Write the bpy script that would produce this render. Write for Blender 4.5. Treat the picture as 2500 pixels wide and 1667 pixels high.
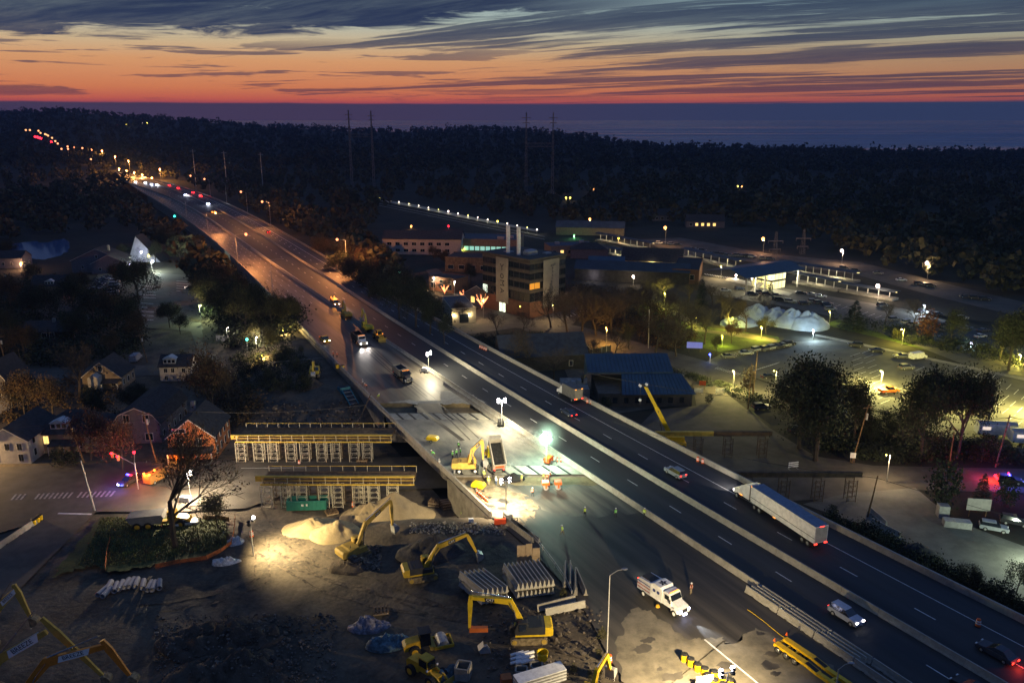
import bpy, math, random
import numpy as np
from mathutils import Vector, Matrix, noise
for _o in list(bpy.data.objects):
 bpy.data.objects.remove(_o)
SC = bpy.context.scene
COL = SC.collection
rnd = random.Random(11)
R = math.radians
PI = math.pi
# ------------------------------------------------------------------ camera (metres; z=0 is the local street, z=6 the highway)
FPX, CX, CY, HZ, CAMZ = 1943.0, 1250.0, 833.5, 293.0, 72.0
PITCH = math.atan((CY - HZ) / FPX)
cam_data = bpy.data.cameras.new('camera')
cam = bpy.data.objects.new('camera', cam_data)
COL.objects.link(cam)
cam.location = (0, 0, CAMZ)
cam.rotation_euler = (R(90) - PITCH, 0, 0)
cam_data.sensor_width = 36
cam_data.lens = 36 * FPX / 2500
cam_data.clip_start = 1
cam_data.clip_end = 120000
SC.camera = cam
SC.view_settings.view_transform = 'Standard'
SC.view_settings.look = 'None'
SC.view_settings.gamma = 1
SC.view_settings.use_curve_mapping = False
SC.view_settings.exposure = 0.12
SC.render.engine = 'CYCLES'
cy = SC.cycles
cy.use_denoising = True
try:
 cy.denoiser = 'OPENIMAGEDENOISE'
 cy.denoising_input_passes = 'RGB_ALBEDO_NORMAL'
except Exception:
 pass
cy.max_bounces = 4
cy.diffuse_bounces = 2
cy.glossy_bounces = 2
cy.transmission_bounces = 2
cy.transparent_max_bounces = 6
cy.volume_bounces = 0
cy.sample_clamp_indirect = 3.0
cy.sample_clamp_direct = 0.0
cy.use_light_tree = True
cy.caustics_reflective = False
cy.caustics_refractive = False
cy.light_sampling_threshold = 0.005
class NT:
 """tiny node-tree writer"""
 def __init__(s, tree):
  s.t = tree
  s.n = tree.nodes
  s.l = tree.links
 def add(s, kind, **kw):
  n = s.n.new(kind)
  for k, v in kw.items():
   setattr(n, k, v)
  return n
 def put(s, sock, v):
  if v is None:
   return
  if isinstance(v, bpy.types.NodeSocket):
   s.l.new(v, sock)
  else:
   sock.default_value = v
 def m(s, op, a, b=None, c=None, clamp=False):
  n = s.n.new('ShaderNodeMath')
  n.operation = op
  n.use_clamp = clamp
  for i, v in enumerate((a, b, c)):
   s.put(n.inputs[i], v)
  return n.outputs[0]
 def vec(s, x, y, z):
  n = s.n.new('ShaderNodeCombineXYZ')
  for i, v in enumerate((x, y, z)):
   s.put(n.inputs[i], v)
  return n.outputs[0]
 def noise(s, v, scale, detail=4, rough=.55, dist=0.0):
  n = s.n.new('ShaderNodeTexNoise')
  s.put(n.inputs['Vector'], v)
  n.inputs['Scale'].default_value = scale
  n.inputs['Detail'].default_value = detail
  n.inputs['Roughness'].default_value = rough
  n.inputs['Distortion'].default_value = dist
  return n.outputs[0]
 def step(s, v, a, b, o0=0.0, o1=1.0):
  n = s.n.new('ShaderNodeMapRange')
  n.interpolation_type = 'SMOOTHSTEP'
  for i, q in enumerate((v, a, b, o0, o1)):
   s.put(n.inputs[i], q)
  return n.outputs[0]
 def mix(s, f, a, b):
  n = s.n.new('ShaderNodeMix')
  n.data_type = 'RGBA'
  s.put(n.inputs[0], f)
  s.put(n.inputs[6], a)
  s.put(n.inputs[7], b)
  return n.outputs[2]
 def ramp(s, f, stops, interp='LINEAR'):
  n = s.n.new('ShaderNodeValToRGB')
  e = n.color_ramp.elements
  n.color_ramp.interpolation = interp
  while len(e) < len(stops):
   e.new(.5)
  for q, (p, c) in zip(e, stops):
   q.position = p
   q.color = (*c, 1)
  s.put(n.inputs[0], f)
  return n.outputs[0]
def lin(r, g, b):
 return tuple(((c / 255) / 12.92 if c / 255 <= .04045 else ((c / 255 + .055) / 1.055) ** 2.4) for c in (r, g, b))
# ------------------------------------------------------------------ dusk sky
W = bpy.data.worlds.new('World')
SC.world = W
W.use_nodes = True
W.node_tree.nodes.clear()
k = NT(W.node_tree)
tc = k.add('ShaderNodeTexCoord')
sep = k.add('ShaderNodeSeparateXYZ')
k.l.new(tc.outputs['Generated'], sep.inputs[0])
X, Y, Z = sep.outputs
el = k.m('MAXIMUM', Z, 0.0)
# clear-sky colour by elevation (position = sin(elevation)*4, clamped)
pos = k.m('MULTIPLY', el, 4.0, clamp=True)
warm = k.ramp(pos, [(0.0, lin(66, 52, 76)), (0.062, lin(82, 54, 78)), (0.078, lin(168, 76, 78)), (0.093, lin(192, 92, 74)), (0.14, lin(204, 120, 80)),
 (0.26, lin(208, 150, 104)), (0.34, lin(198, 174, 138)), (0.44, lin(168, 180, 170)), (0.60, lin(134, 158, 168)),
 (0.85, lin(62, 84, 118)), (1.0, lin(46, 64, 98))])
cool = k.ramp(pos, [(0.0, lin(40, 48, 74)), (0.062, lin(52, 52, 76)), (0.080, lin(146, 76, 76)), (0.098, lin(168, 90, 74)), (0.16, lin(172, 116, 84)),
 (0.28, lin(160, 136, 106)), (0.36, lin(148, 154, 140)), (0.48, lin(118, 146, 156)), (0.66, lin(92, 120, 142)),
 (0.85, lin(52, 72, 102)), (1.0, lin(40, 56, 88))])
night = k.ramp(pos, [(0.0, lin(76, 88, 124)), (0.3, lin(80, 102, 146)), (1.0, lin(76, 102, 156))])
az = k.m('ARCTAN2', X, Y)      # 0 = straight ahead, + to the right
fw = k.step(az, -0.25, 0.62)
clear = k.mix(fw, warm, cool)
back = k.step(k.m('ABSOLUTE', k.m('ADD', az, 0.25)), 0.95, 2.3)
clear = k.mix(back, clear, night)
zen = k.step(Z, 0.25, 0.8)
clear = k.mix(zen, clear, (*lin(80, 110, 166), 1))
# cloud sheets: a flat layer seen in perspective, bands running towards the far left
inv = k.m('DIVIDE', 1.0, k.m('ADD', el, 0.012))
u = k.m('MULTIPLY', X, inv)
v = k.m('MULTIPLY', Y, inv)
A0 = R(-54)
ca, sa = math.cos(A0), math.sin(A0)
along = k.m('ADD', k.m('MULTIPLY', u, sa), k.m('MULTIPLY', v, ca))
across = k.m('SUBTRACT', k.m('MULTIPLY', u, ca), k.m('MULTIPLY', v, sa))
wob = k.m('MULTIPLY', k.m('SUBTRACT', k.noise(k.vec(along, across, 3.0), .12, 3), .5), 2.2)
acw = k.m('ADD', across, wob)
c_band = k.vec(k.m('MULTIPLY', along, .10), k.m('MULTIPLY', acw, .62), 0.0)
nb = k.noise(c_band, .62, 6, .6, .25)
c_fine = k.vec(k.m('MULTIPLY', along, .42), k.m('MULTIPLY', acw, 1.5), 5.0)
nf = k.noise(c_fine, 1.3, 6, .68, .4)
band = k.m('ADD', k.m('MULTIPLY', nb, .80), k.m('MULTIPLY', nf, .22))
cover = k.m('SUBTRACT', k.step(el, .015, .06, -.026, .030), k.step(el, .08, .14, .0, .022))
cover = k.m('ADD', cover, k.step(az, -.50, .10, -.085, .03))
band = k.m('ADD', band, cover)
m_band = k.step(band, .528, .582)
# thick cloud mass, upper left, broken edge
c_m = k.vec(k.m('MULTIPLY', u, .9), k.m('MULTIPLY', v, .9), 9.0)
nm = k.noise(c_m, 1.15, 8, .66, .5)
edge = k.step(az, -.65, .30, .088, .132)          # lower rim climbs to the right
d_m = k.m('SUBTRACT', el, edge)
d_m = k.m('ADD', d_m, k.m('MULTIPLY', k.m('SUBTRACT', nm, .40), .06))
m_mass = k.m('MULTIPLY', k.step(d_m, -.004, .007), k.step(az, -.02, .30, 1.0, .12))
m_mass = k.m('MULTIPLY', m_mass, k.step(k.m('ADD', nm, k.m('MULTIPLY', k.m('SUBTRACT', el, edge), 4.0)), .30, .42))
# small lens clouds low on the left
c_s = k.vec(k.m('MULTIPLY', az, 6.0), k.m('MULTIPLY', k.m('SUBTRACT', el, k.m('MULTIPLY', az, .012)), 110.0), 2.0)
ns = k.noise(c_s, .9, 5, .6, .3)
m_low = k.m('MULTIPLY', k.step(ns, .51, .57), k.m('MULTIPLY', k.step(el, .018, .028), k.step(el, .075, .095, 1.0, 0.0)))
m_low = k.m('MULTIPLY', m_low, k.step(az, -.2, .3, .9, .15))
# far bank just over the sea
nh = k.noise(k.vec(k.m('MULTIPLY', az, 9.0), 0.0, 0.0), 1.0, 4, .6)
top = k.m('ADD', .0185, k.m('MULTIPLY', k.m('SUBTRACT', nh, .5), .0035))
m_bank = k.m('SUBTRACT', 1.0, k.step(k.m('SUBTRACT', el, top), -.0012, .0012))
ccol = k.ramp(pos, [(0.0, lin(60, 44, 70)), (0.08, lin(96, 58, 76)), (0.14, lin(98, 62, 74)), (0.24, lin(74, 66, 84)), (0.36, lin(50, 60, 86)),
 (0.5, lin(40, 52, 80)), (0.7, lin(30, 42, 72)), (1.0, lin(26, 36, 62))])
ccol = k.mix(k.m('MULTIPLY', k.step(az, -.1, .6), .45), ccol, (*lin(46, 54, 76), 1))
ccol = k.mix(k.m('MULTIPLY', k.step(nf, .35, .75), .18), ccol, clear)
ccol = k.mix(back, ccol, (*lin(24, 30, 52), 1))
fade = k.step(el, .25, .7, 1.0, .5)
mt = k.m('MAXIMUM', k.m('MULTIPLY', m_band, .92), m_mass)
mt = k.m('MAXIMUM', mt, k.m('MULTIPLY', m_low, .85))
mt = k.m('MULTIPLY', mt, fade)
sky = k.mix(mt, clear, ccol)
bankc = k.mix(k.step(az, -.35, .45), (*lin(70, 56, 80), 1), (*lin(50, 60, 90), 1))
sky = k.mix(m_bank, sky, bankc)
bg = k.add('ShaderNodeBackground')
k.put(bg.inputs[0], sky)
bg.inputs[1].default_value = 1.0
wo = k.add('ShaderNodeOutputWorld')
k.l.new(bg.outputs[0], wo.inputs[0])
# ------------------------------------------------------------------ projecting helpers (used while placing things)
_cp, _sp = math.cos(PITCH), math.sin(PITCH)
def ray(px, py):
 x, y = px - CX, CY - py
 return np.array([x, FPX * _cp + y * _sp, -FPX * _sp + y * _cp]) / FPX
def at(px, py, z=0.0):
 d = ray(px, py)
 t = (z - CAMZ) / d[2]
 return (d[0] * t, d[1] * t, z)
def atd(px, py, dist):
 """point on the sight line at a given distance straight ahead"""
 d = ray(px, py)
 t = dist / d[1]
 return (d[0] * t, d[1] * t, CAMZ + d[2] * t)
def proj(x, y, z):
 zz = z - CAMZ
 w = y * _cp - zz * _sp
 return (CX + FPX * x / w, CY - FPX * (y * _sp + zz * _cp) / w, w)
def heading(p, q, z=0.0):
 a, b = at(*p, z), at(*q, z)
 return math.atan2(b[1] - a[1], b[0] - a[0])
# ------------------------------------------------------------------ materials
MATS = {}
def M(name, col=(.5, .5, .5), rough=.8, metal=0.0, var=.3, scale=1.5, col2=None, bump=0.0, rot=0.0, stretch=1.0, emit=None, es=0.0,
 fine=0.0, rand=False, island=False, spec=.4, wave=None):
 if name in MATS:
  return MATS[name]
 m = bpy.data.materials.new(name)
 m.use_nodes = True
 q = NT(m.node_tree)
 b = q.n['Principled BSDF']
 b.inputs['Roughness'].default_value = rough
 b.inputs['Metallic'].default_value = metal
 b.inputs['Specular IOR Level'].default_value = spec
 if emit is not None:
  b.inputs['Emission Color'].default_value = (*emit, 1)
  b.inputs['Emission Strength'].default_value = es
  m.cycles.emission_sampling = 'NONE'
  b.inputs['Base Color'].default_value = (*col, 1)
  MATS[name] = m
  return m
 c1 = tuple(min(1, c * (1 + var)) for c in col)
 c0 = col2 if col2 else tuple(c * (1 - var) for c in col)
 co = q.add('ShaderNodeTexCoord').outputs['Object']
 if rot or stretch != 1.0:
  mp = q.add('ShaderNodeMapping')
  mp.vector_type = 'TEXTURE'
  q.l.new(co, mp.inputs[0])
  mp.inputs['Rotation'].default_value = (0, 0, rot)
  mp.inputs['Scale'].default_value = (stretch, 1, 1)
  co = mp.outputs[0]
 n1 = q.noise(co, 1.0 / scale, 5, .6)
 f = q.step(n1, .34, .66)
 if fine:
  n2 = q.noise(co, fine, 3, .7)
  f = q.m('ADD', q.m('MULTIPLY', f, .6), q.m('MULTIPLY', q.step(n2, .3, .7), .4))
 c = q.mix(f, (*c0, 1), (*c1, 1))
 if rand or island:
  if island:
   g = q.add('ShaderNodeNewGeometry').outputs['Random Per Island']
  else:
   g = q.add('ShaderNodeObjectInfo').outputs['Random']
  hv = q.add('ShaderNodeHueSaturation')
  hv.inputs['Hue'].default_value = .5
  q.put(hv.inputs['Value'], q.step(g, 0, 1, .55, 1.5))
  q.put(hv.inputs['Hue'], q.m('ADD', .48, q.m('MULTIPLY', g, .035)))
  q.put(hv.inputs['Color'], c)
  c = hv.outputs[0]
 q.put(b.inputs['Base Color'], c)
 if bump:
  bp = q.add('ShaderNodeBump')
  bp.inputs['Strength'].default_value = bump
  bp.inputs['Distance'].default_value = .3
  q.put(bp.inputs['Height'], q.noise(co, 2.5 / scale if not fine else fine, 4, .6))
  q.l.new(bp.outputs[0], b.inputs['Normal'])
 MATS[name] = m
 return m
# ------------------------------------------------------------------ mesh builder
class MB:
 def __init__(s):
  s.v, s.f = [], []
 def _a(s, vs, fs):
  o = len(s.v)
  s.v += [tuple(p) for p in vs]
  s.f += [tuple(i + o for i in q) for q in fs]
  return s
 def box(s, x0, x1, y0, y1, z0, z1, tf=None, taper=0.0):
  t = taper
  v = [(x0, y0, z0), (x1, y0, z0), (x1, y1, z0), (x0, y1, z0),
 (x0 + t, y0 + t, z1), (x1 - t, y0 + t, z1), (x1 - t, y1 - t, z1), (x0 + t, y1 - t, z1)]
  if tf:
   v = [tf(*p) for p in v]
  return s._a(v, [(0, 3, 2, 1), (4, 5, 6, 7), (0, 1, 5, 4), (1, 2, 6, 5), (2, 3, 7, 6), (3, 0, 4, 7)])
 def cbox(s, c, size, rz=0.0, ry=0.0, rx=0.0):
  mt_ = Matrix.Rotation(rz, 3, 'Z') @ Matrix.Rotation(ry, 3, 'Y') @ Matrix.Rotation(rx, 3, 'X')
  c = Vector(c)
  h = [q / 2 for q in size]
  return s.box(-h[0], h[0], -h[1], h[1], -h[2], h[2], lambda x, y, z: tuple(c + mt_ @ Vector((x, y, z))))
 def prism(s, pts, a0, a1, axis='y', inset=0.0):
  """extrude the polygon pts along an axis. axis y: pts are (x,z); x: (y,z); z: (x,y). inset shrinks nothing but the span for upper points"""
  n = len(pts)
  hi = max(p[1] for p in pts)
  lo = min(p[1] for p in pts)
  def P(p, a):
   if inset:
    kf = (p[1] - lo) / (hi - lo)
    mid = (a0 + a1) / 2
    a = a + (inset * kf if a < mid else -inset * kf)
   return {'y': (p[0], a, p[1]), 'x': (a, p[0], p[1]), 'z': (p[0], p[1], a)}[axis]
  v = [P(p, a0) for p in pts] + [P(p, a1) for p in pts]
  f = [tuple(range(n)), tuple(range(2 * n - 1, n - 1, -1))] + [(i, i + n, (i + 1) % n + n, (i + 1) % n) for i in range(n)]
  return s._a(v, f)
 def tube(s, p0, p1, r0, r1=None, n=6, cap=True):
  r1 = r0 if r1 is None else r1
  p0, p1 = Vector(p0), Vector(p1)
  d = (p1 - p0)
  if d.length < 1e-6:
   return s
  d.normalize()
  a = d.orthogonal().normalized()
  b = d.cross(a)
  v = []
  for p, r in ((p0, r0), (p1, r1)):
   for i in range(n):
    t = 2 * PI * (i + .5) / n
    v.append(p + (a * math.cos(t) + b * math.sin(t)) * r)
  f = [(i, (i + 1) % n, (i + 1) % n + n, i + n) for i in range(n)]
  if cap:
   f += [tuple(range(n - 1, -1, -1)), tuple(range(n, 2 * n))]
  return s._a(v, f)
 def path(s, pts, r, n=5):
  for a, b in zip(pts, pts[1:]):
   s.tube(a, b, r, n=n)
  return s
 def lathe(s, prof, n=12, c=(0, 0, 0)):
  v = []
  for r, z in prof:
   for i in range(n):
    t = 2 * PI * i / n
    v.append((c[0] + r * math.cos(t), c[1] + r * math.sin(t), c[2] + z))
  f = []
  for j in range(len(prof) - 1):
   for i in range(n):
    f.append((j * n + i, j * n + (i + 1) % n, (j + 1) * n + (i + 1) % n, (j + 1) * n + i))
  f += [tuple(range(n - 1, -1, -1)), tuple(range((len(prof) - 1) * n, len(prof) * n))]
  return s._a(v, f)
 def ball(s, c, r, n=8, m=5, sq=(1, 1, 1)):
  v = [(c[0], c[1], c[2] - r * sq[2])]
  for j in range(1, m):
   ph = -PI / 2 + PI * j / m
   for i in range(n):
    t = 2 * PI * i / n
    v.append((c[0] + r * sq[0] * math.cos(ph) * math.cos(t), c[1] + r * sq[1] * math.cos(ph) * math.sin(t), c[2] + r * sq[2] * math.sin(ph)))
  v.append((c[0], c[1], c[2] + r * sq[2]))
  f = [(0, 1 + (i + 1) % n, 1 + i) for i in range(n)]
  for j in range(m - 2):
   for i in range(n):
    a = 1 + j * n
    f.append((a + i, a + (i + 1) % n, a + n + (i + 1) % n, a + n + i))
  L = len(v) - 1
  a = 1 + (m - 2) * n
  f += [(a + i, a + (i + 1) % n, L) for i in range(n)]
  return s._a(v, f)
 def quad(s, *p):
  return s._a(p, [tuple(range(len(p)))])
 def mesh(s, name, mat=None, smooth=False):
  me = bpy.data.meshes.new(name)
  me.from_pydata(s.v, [], s.f)
  if smooth:
   me.polygons.foreach_set('use_smooth', [True] * len(me.polygons))
  if mat:
   me.materials.append(mat)
  me.update()
  return me
def ob(name, mb, mat, parent=None, smooth=False, label=None, loc=None, rz=0.0):
 me = mb.mesh(name, mat, smooth) if isinstance(mb, MB) else mb
 o = bpy.data.objects.new(name, me)
 COL.objects.link(o)
 if parent:
  o.parent = parent
 if label:
  o['label'] = label
 if loc:
  o.location = loc
 o.rotation_euler[2] = rz
 return o
def structure(name, mb, mat, smooth=False, kind='structure'):
 o = ob(name, mb, mat, None, smooth)
 o['kind'] = kind
 return o
def tag(o, label, cat, group=None):
 o['label'] = label
 o['category'] = cat
 if group:
  o['group'] = group
 return o
def thing(name, label, cat, loc=(0, 0, 0), rz=0.0, group=None, s=1.0):
 o = bpy.data.objects.new(name, None)
 o.empty_display_size = .2
 COL.objects.link(o)
 o.location = loc
 o.rotation_euler = (0, 0, rz)
 o.scale = (s, s, s)
 return tag(o, label, cat, group)
def _kids(o):
 return [c for c in KID.get(o.name, [])]
KID = {}
def index_kids():
 KID.clear()
 for o in bpy.data.objects:
  if o.parent:
   KID.setdefault(o.parent.name, []).append(o)
def dup(root, loc, rz, label=None, group=None, s=None, kids=None):
 r = root.copy()
 COL.objects.link(r)
 r.location = loc
 r.rotation_euler = (0, 0, rz)
 if s is not None:
  r.scale = (s, s, s) if not isinstance(s, tuple) else s
 if label:
  r['label'] = label
 if group:
  r['group'] = group
 for ch in (kids or PK[root.name]):
  c = ch[0].copy()
  COL.objects.link(c)
  c.parent = r
  for g in ch[1]:
   d = g.copy()
   COL.objects.link(d)
   d.parent = c
 return r
PK = {}
def proto(root):
 """remember a thing's children once, so that copies are cheap"""
 PK[root.name] = [(c, list(c.children)) for c in root.children]
 return root
def light(name, loc, col, power, parent=None, kind='POINT', radius=.15, spot=None, target=None, blend=.6):
 L = bpy.data.lights.new(name, kind)
 L.color = col
 L.energy = power
 L.shadow_soft_size = radius
 if kind == 'SPOT':
  L.spot_size = spot
  L.spot_blend = blend
 o = bpy.data.objects.new(name, L)
 COL.objects.link(o)
 o.location = loc
 if target is not None:
  o.rotation_euler = (Vector(target) - Vector(loc)).to_track_quat('-Z', 'Y').to_euler()
 if parent:
  o.parent = parent
 return o
def glow(name, col, es):
 return M('glow_' + name, col, .5, emit=col, es=es)
# ------------------------------------------------------------------ highway lines, read at the barrier tops (z=7)
LA = [(2500, 1501), (2289, 1400), (2025, 1275.6), (1765, 1142), (1496, 1000), (1303.6, 900.7), (1178.6, 833), (1000, 749), (847, 656), (760, 600.6), (607, 521.7), (506, 475.6), (387, 440)]
LB = [(2471, 1667), (2336, 1594.8), (2229.6, 1535), (2128.4, 1475.4), (2040, 1423.5), (1819, 1290), (1691, 1219), (1500, 1101.5), (1321.4, 1000), (1214, 936), (1107, 868.6), (1000, 800.7), (870, 719), (788.5, 660), (685, 606.5), (596, 547), (521, 502), (400, 455)]
LC = [(2172, 1631), (2066, 1558), (1865, 1436.6), (1733, 1344), (1604, 1260), (1500, 1189.6), (1408, 1123), (1245, 1024), (1143, 960), (1032, 883.5), (952, 840), (850, 766), (740, 690), (600, 592), (480, 516), (380, 468)]
LD = [(1191, 1235.5), (1093, 1145), (1009, 1072), (953, 1016), (932, 1000), (855, 925), (802, 862), (731, 774.5), (661, 716.7), (566, 627), (461.8, 544), (387.4, 490.5), (319, 450)]
ZH = 6.0
def _fit(L, deg=4):
 g = np.array([at(px, py, 7.0)[:2] for px, py in L])
 w = 1 / np.sqrt(g[:, 1])
 t = g[:, 1] / 400.0
 c = np.polyfit(t, g[:, 0], deg, w=w)
 y0, y1 = g[:, 1].min(), g[:, 1].max()
 d = np.polyder(c)
 def f(y):
  yc = min(max(y, y0), y1)
  x = np.polyval(c, yc / 400)
  return float(x + (y - yc) * np.polyval(d, yc / 400) / 400)
 return f
xA, xB, xC = _fit(LA, 4), _fit(LB, 4), _fit(LC, 4)
_xD = _fit(LD, 4)
Y_WALL_END = at(1200, 1262, ZH)[1]
# pavement edge below the wall end (joins the dirt yard)
LE = [(1204, 1262), (1300, 1345), (1400, 1450), (1440, 1510), (1490, 1610), (1530, 1667)]
_E = sorted([at(a, b, ZH)[:2] for a, b in LE], key=lambda p: p[1])
_ey = [p[1] for p in _E]
_ex = [p[0] for p in _E]
def xD(y):
 if y >= Y_WALL_END:
  return _xD(y)
 if y < _ey[0]:
  return _ex[0] + (y - _ey[0]) * (_ex[1] - _ex[0]) / (_ey[1] - _ey[0])
 return float(np.interp(y, _ey, _ex))
ROAD_ANG = math.atan2(100, xB(230) - xB(130))
YB0, YB1 = at(1250, 1158, ZH)[1], at(1100, 1010, ZH)[1]      # bridge deck span in y
YFAR = 1250.0
# ------------------------------------------------------------------ land height
TLx = [-2600, -900, 0, 130, 200, 300, 400, 520, 600, 700, 800, 1000, 1100, 1200, 1300, 1400, 1490, 1600, 1700, 1900, 2100, 2230, 2300, 2400, 2500, 3200, 5200]
TLy = [262, 266, 273, 267, 270, 278, 284, 291, 297, 302, 306, 311, 307, 304, 309, 318, 329, 338, 342, 347, 349, 354, 362, 366, 358, 352, 352]
RDx = [-2600, 0, 400, 800, 1300, 1700, 2500, 5200]
RDy = [3000, 3000, 2900, 2700, 2500, 2000, 1750, 1700]
def land(x, y):
 x = np.asarray(x, float)
 y = np.asarray(y, float)
 yy = np.maximum(y, 1.0)
 px = CX + FPX * x / (yy * _cp)
 rd = np.interp(px, RDx, RDy)
 ty = np.interp(px, TLx, TLy)
 ztop = CAMZ - (ty - HZ) * rd / FPX * 1.06
 g = np.maximum(ztop - 13.0, 0.0)
 t = np.clip((y - 750) / (rd - 750), 0, 1)
 up = t * t * (3 - 2 * t)
 tb = np.clip((y - rd) / 700, 0, 1)
 z = g * up * (1 - tb * tb * (3 - 2 * tb)) - 12 * tb
 z += 2.2 * np.sin(x / 61 + 1.3 * np.sin(y / 83)) * np.sin(y / 97) * np.clip((y - 620) / 500, 0, 1) * (1 - tb)
 return z
def _ss(a, b, t):
 t = np.clip((t - a) / (b - a), 0, 1)
 return t * t * (3 - 2 * t)
_ytab = np.linspace(20, 400, 381)
_xtab = np.array([xD(q) for q in _ytab])
def yard(x, y, rough=True):
 """ground of the construction yard left of the highway"""
 x = np.asarray(x, float)
 y = np.asarray(y, float)
 xe = np.interp(y, _ytab, _xtab)
 d = (xe - x) * math.sin(ROAD_ANG)                      # distance left of the pavement edge
 s = Y_WALL_END - y                                      # >0 nearer than the wall end
 ramp = _ss(-11, 1, s)                                  # climbs to road level by the wall end
 base = 5.85 - 3.6 * _ss(5, 34, d) - 1.9 * _ss(30, 62, d)
 z = base * ramp * _ss(84, 60, d)
 z = z + .0
 # spoil embankment left of the wall, beyond the bridge
 z = z + 4.6 * _ss(172, 196, y) * _ss(30, 4, d) * _ss(330, 260, y)
 if rough:
  z = z + .16 * np.sin(x * .9 + 2 * np.sin(y * .31)) * np.sin(y * .7 + x * .2) * _ss(0, 6, d)
 return z
def ground(x, y):
 x_, y_ = float(x), float(y)
 xe = xD(y_) if y_ < 400 else -1e9
 if y_ < 300 and xe <= x_ < xA(y_):
  return ZH
 if 40 < y_ < 330 and x_ < xe and x_ > xe - 95:
  return float(yard(x_, y_, False)) + .12
 return float(land(x_, y_))
def gat(px, py, f=None):
 """where the sight line meets the ground"""
 f = f or ground
 z = 0.0
 for _ in range(30):
  p = at(px, py, z)
  z2 = f(p[0], p[1])
  if abs(z2 - z) < .01:
   break
  z = .5 * z + .5 * z2
 return (p[0], p[1], z)
def hwy(px, py):
 return at(px, py, ZH + .02)
# ---- materials of the land
m_land = M('forest_floor', (.022, .020, .013), 1, var=.5, scale=20, fine=.3)
m_dirt = M('yard_dirt', (.105, .084, .057), .95, var=.3, scale=7, col2=(.034, .028, .021), bump=.5, fine=1.3)
m_asph = M('asphalt_dark', (.034, .036, .039), .7, var=.25, scale=4, rot=ROAD_ANG, stretch=14, fine=.0)
m_asph2 = M('asphalt_worn', (.052, .050, .047), .72, var=.35, scale=5, rot=ROAD_ANG, stretch=16)
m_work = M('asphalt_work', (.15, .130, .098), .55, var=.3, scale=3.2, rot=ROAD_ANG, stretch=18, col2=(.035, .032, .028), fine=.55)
m_far = M('asphalt_far', (.105, .088, .070), .6, var=.25, scale=3.0, rot=ROAD_ANG, stretch=30, col2=(.045, .040, .034))
m_fresh = M('asphalt_fresh', (.066, .058, .047), .62, var=.35, scale=2.6, rot=ROAD_ANG, stretch=14, fine=.4, col2=(.026, .024, .022))
m_old = M('old_pavement', (.175, .152, .112), .8, var=.2, scale=3.5, col2=(.09, .08, .06), fine=.7)
m_str = M('asphalt_street', (.080, .072, .058), .85, var=.42, scale=11, fine=.35)
m_lot = M('asphalt_lot', (.10, .094, .078), .85, var=.32, scale=13, fine=.4)
m_conc = M('concrete', (.36, .34, .29), .85, var=.2, scale=1.2, fine=3)
m_conc2 = M('concrete_weathered', (.27, .25, .21), .9, var=.3, scale=2, fine=2)
m_paint = M('road_paint', (.62, .62, .60), .6, var=.2, scale=.6)
m_painty = M('yellow_paint', (.55, .36, .05), .6, var=.2, scale=.6)
m_grass = M('grass', (.045, .060, .018), 1, var=.5, scale=3, fine=1.2, bump=.4)
# sea
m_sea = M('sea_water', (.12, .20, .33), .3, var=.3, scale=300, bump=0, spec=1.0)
q = NT(m_sea.node_tree)
_b = q.n['Principled BSDF']
_co = q.add('ShaderNodeTexCoord').outputs['Object']
_mp = q.add('ShaderNodeMapping')
q.l.new(_co, _mp.inputs[0])
_mp.inputs['Scale'].default_value = (.006, .02, 1)
_bp = q.add('ShaderNodeBump')
_bp.inputs['Strength'].default_value = .35
_bp.inputs['Distance'].default_value = 12
q.put(_bp.inputs['Height'], q.noise(_mp.outputs[0], 2.0, 8, .75))
q.l.new(_bp.outputs[0], _b.inputs['Normal'])
_mp2 = q.add('ShaderNodeMapping')
q.l.new(_co, _mp2.inputs[0])
_mp2.inputs['Scale'].default_value = (.00025, .0022, 1)
q.put(_b.inputs['Roughness'], q.step(q.noise(_mp2.outputs[0], 1.0, 5, .6), .48, .66, .34, .07))
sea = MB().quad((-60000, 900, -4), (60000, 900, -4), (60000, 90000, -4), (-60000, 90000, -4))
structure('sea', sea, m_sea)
def grid_mesh(xs, ys, zf):
 XX, YY = np.meshgrid(xs, ys)
 ZZ = zf(XX, YY)
 v = np.stack([XX, YY, ZZ], -1).reshape(-1, 3)
 n = len(xs)
 f = []
 for j in range(len(ys) - 1):
  for i in range(n - 1):
   a = j * n + i
   f.append((a, a + 1, a + n + 1, a + n))
 mb = MB()
 mb.v = v.tolist()
 mb.f = f
 return mb
xs = np.concatenate([np.linspace(-4200, -700, 36)[:-1], np.linspace(-700, 900, 65)[:-1], np.linspace(900, 4200, 34)])
ys = np.concatenate([np.linspace(-300, 700, 41)[:-1], np.linspace(700, 3800, 110)])
def coarse(XX, YY):
 z = land(XX, YY)
 xe = np.interp(YY, _ytab, _xtab)
 near = (YY > 20) & (YY < 360) & (XX < xe + 60) & (XX > xe - 130)
 return np.where(near, z - 1.2, z - .05)
structure('ground', grid_mesh(xs, ys, coarse), m_land, True)
# flat town ground, a thin sheet above the coarse land inside the flat part
# (split left and right of the yard so nothing covers it)
mb = MB()
yy = np.linspace(20, 360, 35)
for a, b in zip(yy, yy[1:]):
 xa, xb = np.interp(a, _ytab, _xtab), np.interp(b, _ytab, _xtab)
 mb.quad((xa - 420, a, 0), (xa - 92, a, 0), (xb - 92, b, 0), (xb - 420, b, 0))
 mb.quad((xA(a) - 1, a, 0), (xA(a) + 400, a, 0), (xA(b) + 400, b, 0), (xA(b) - 1, b, 0))
structure('verge_ground', mb, m_land)
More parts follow.
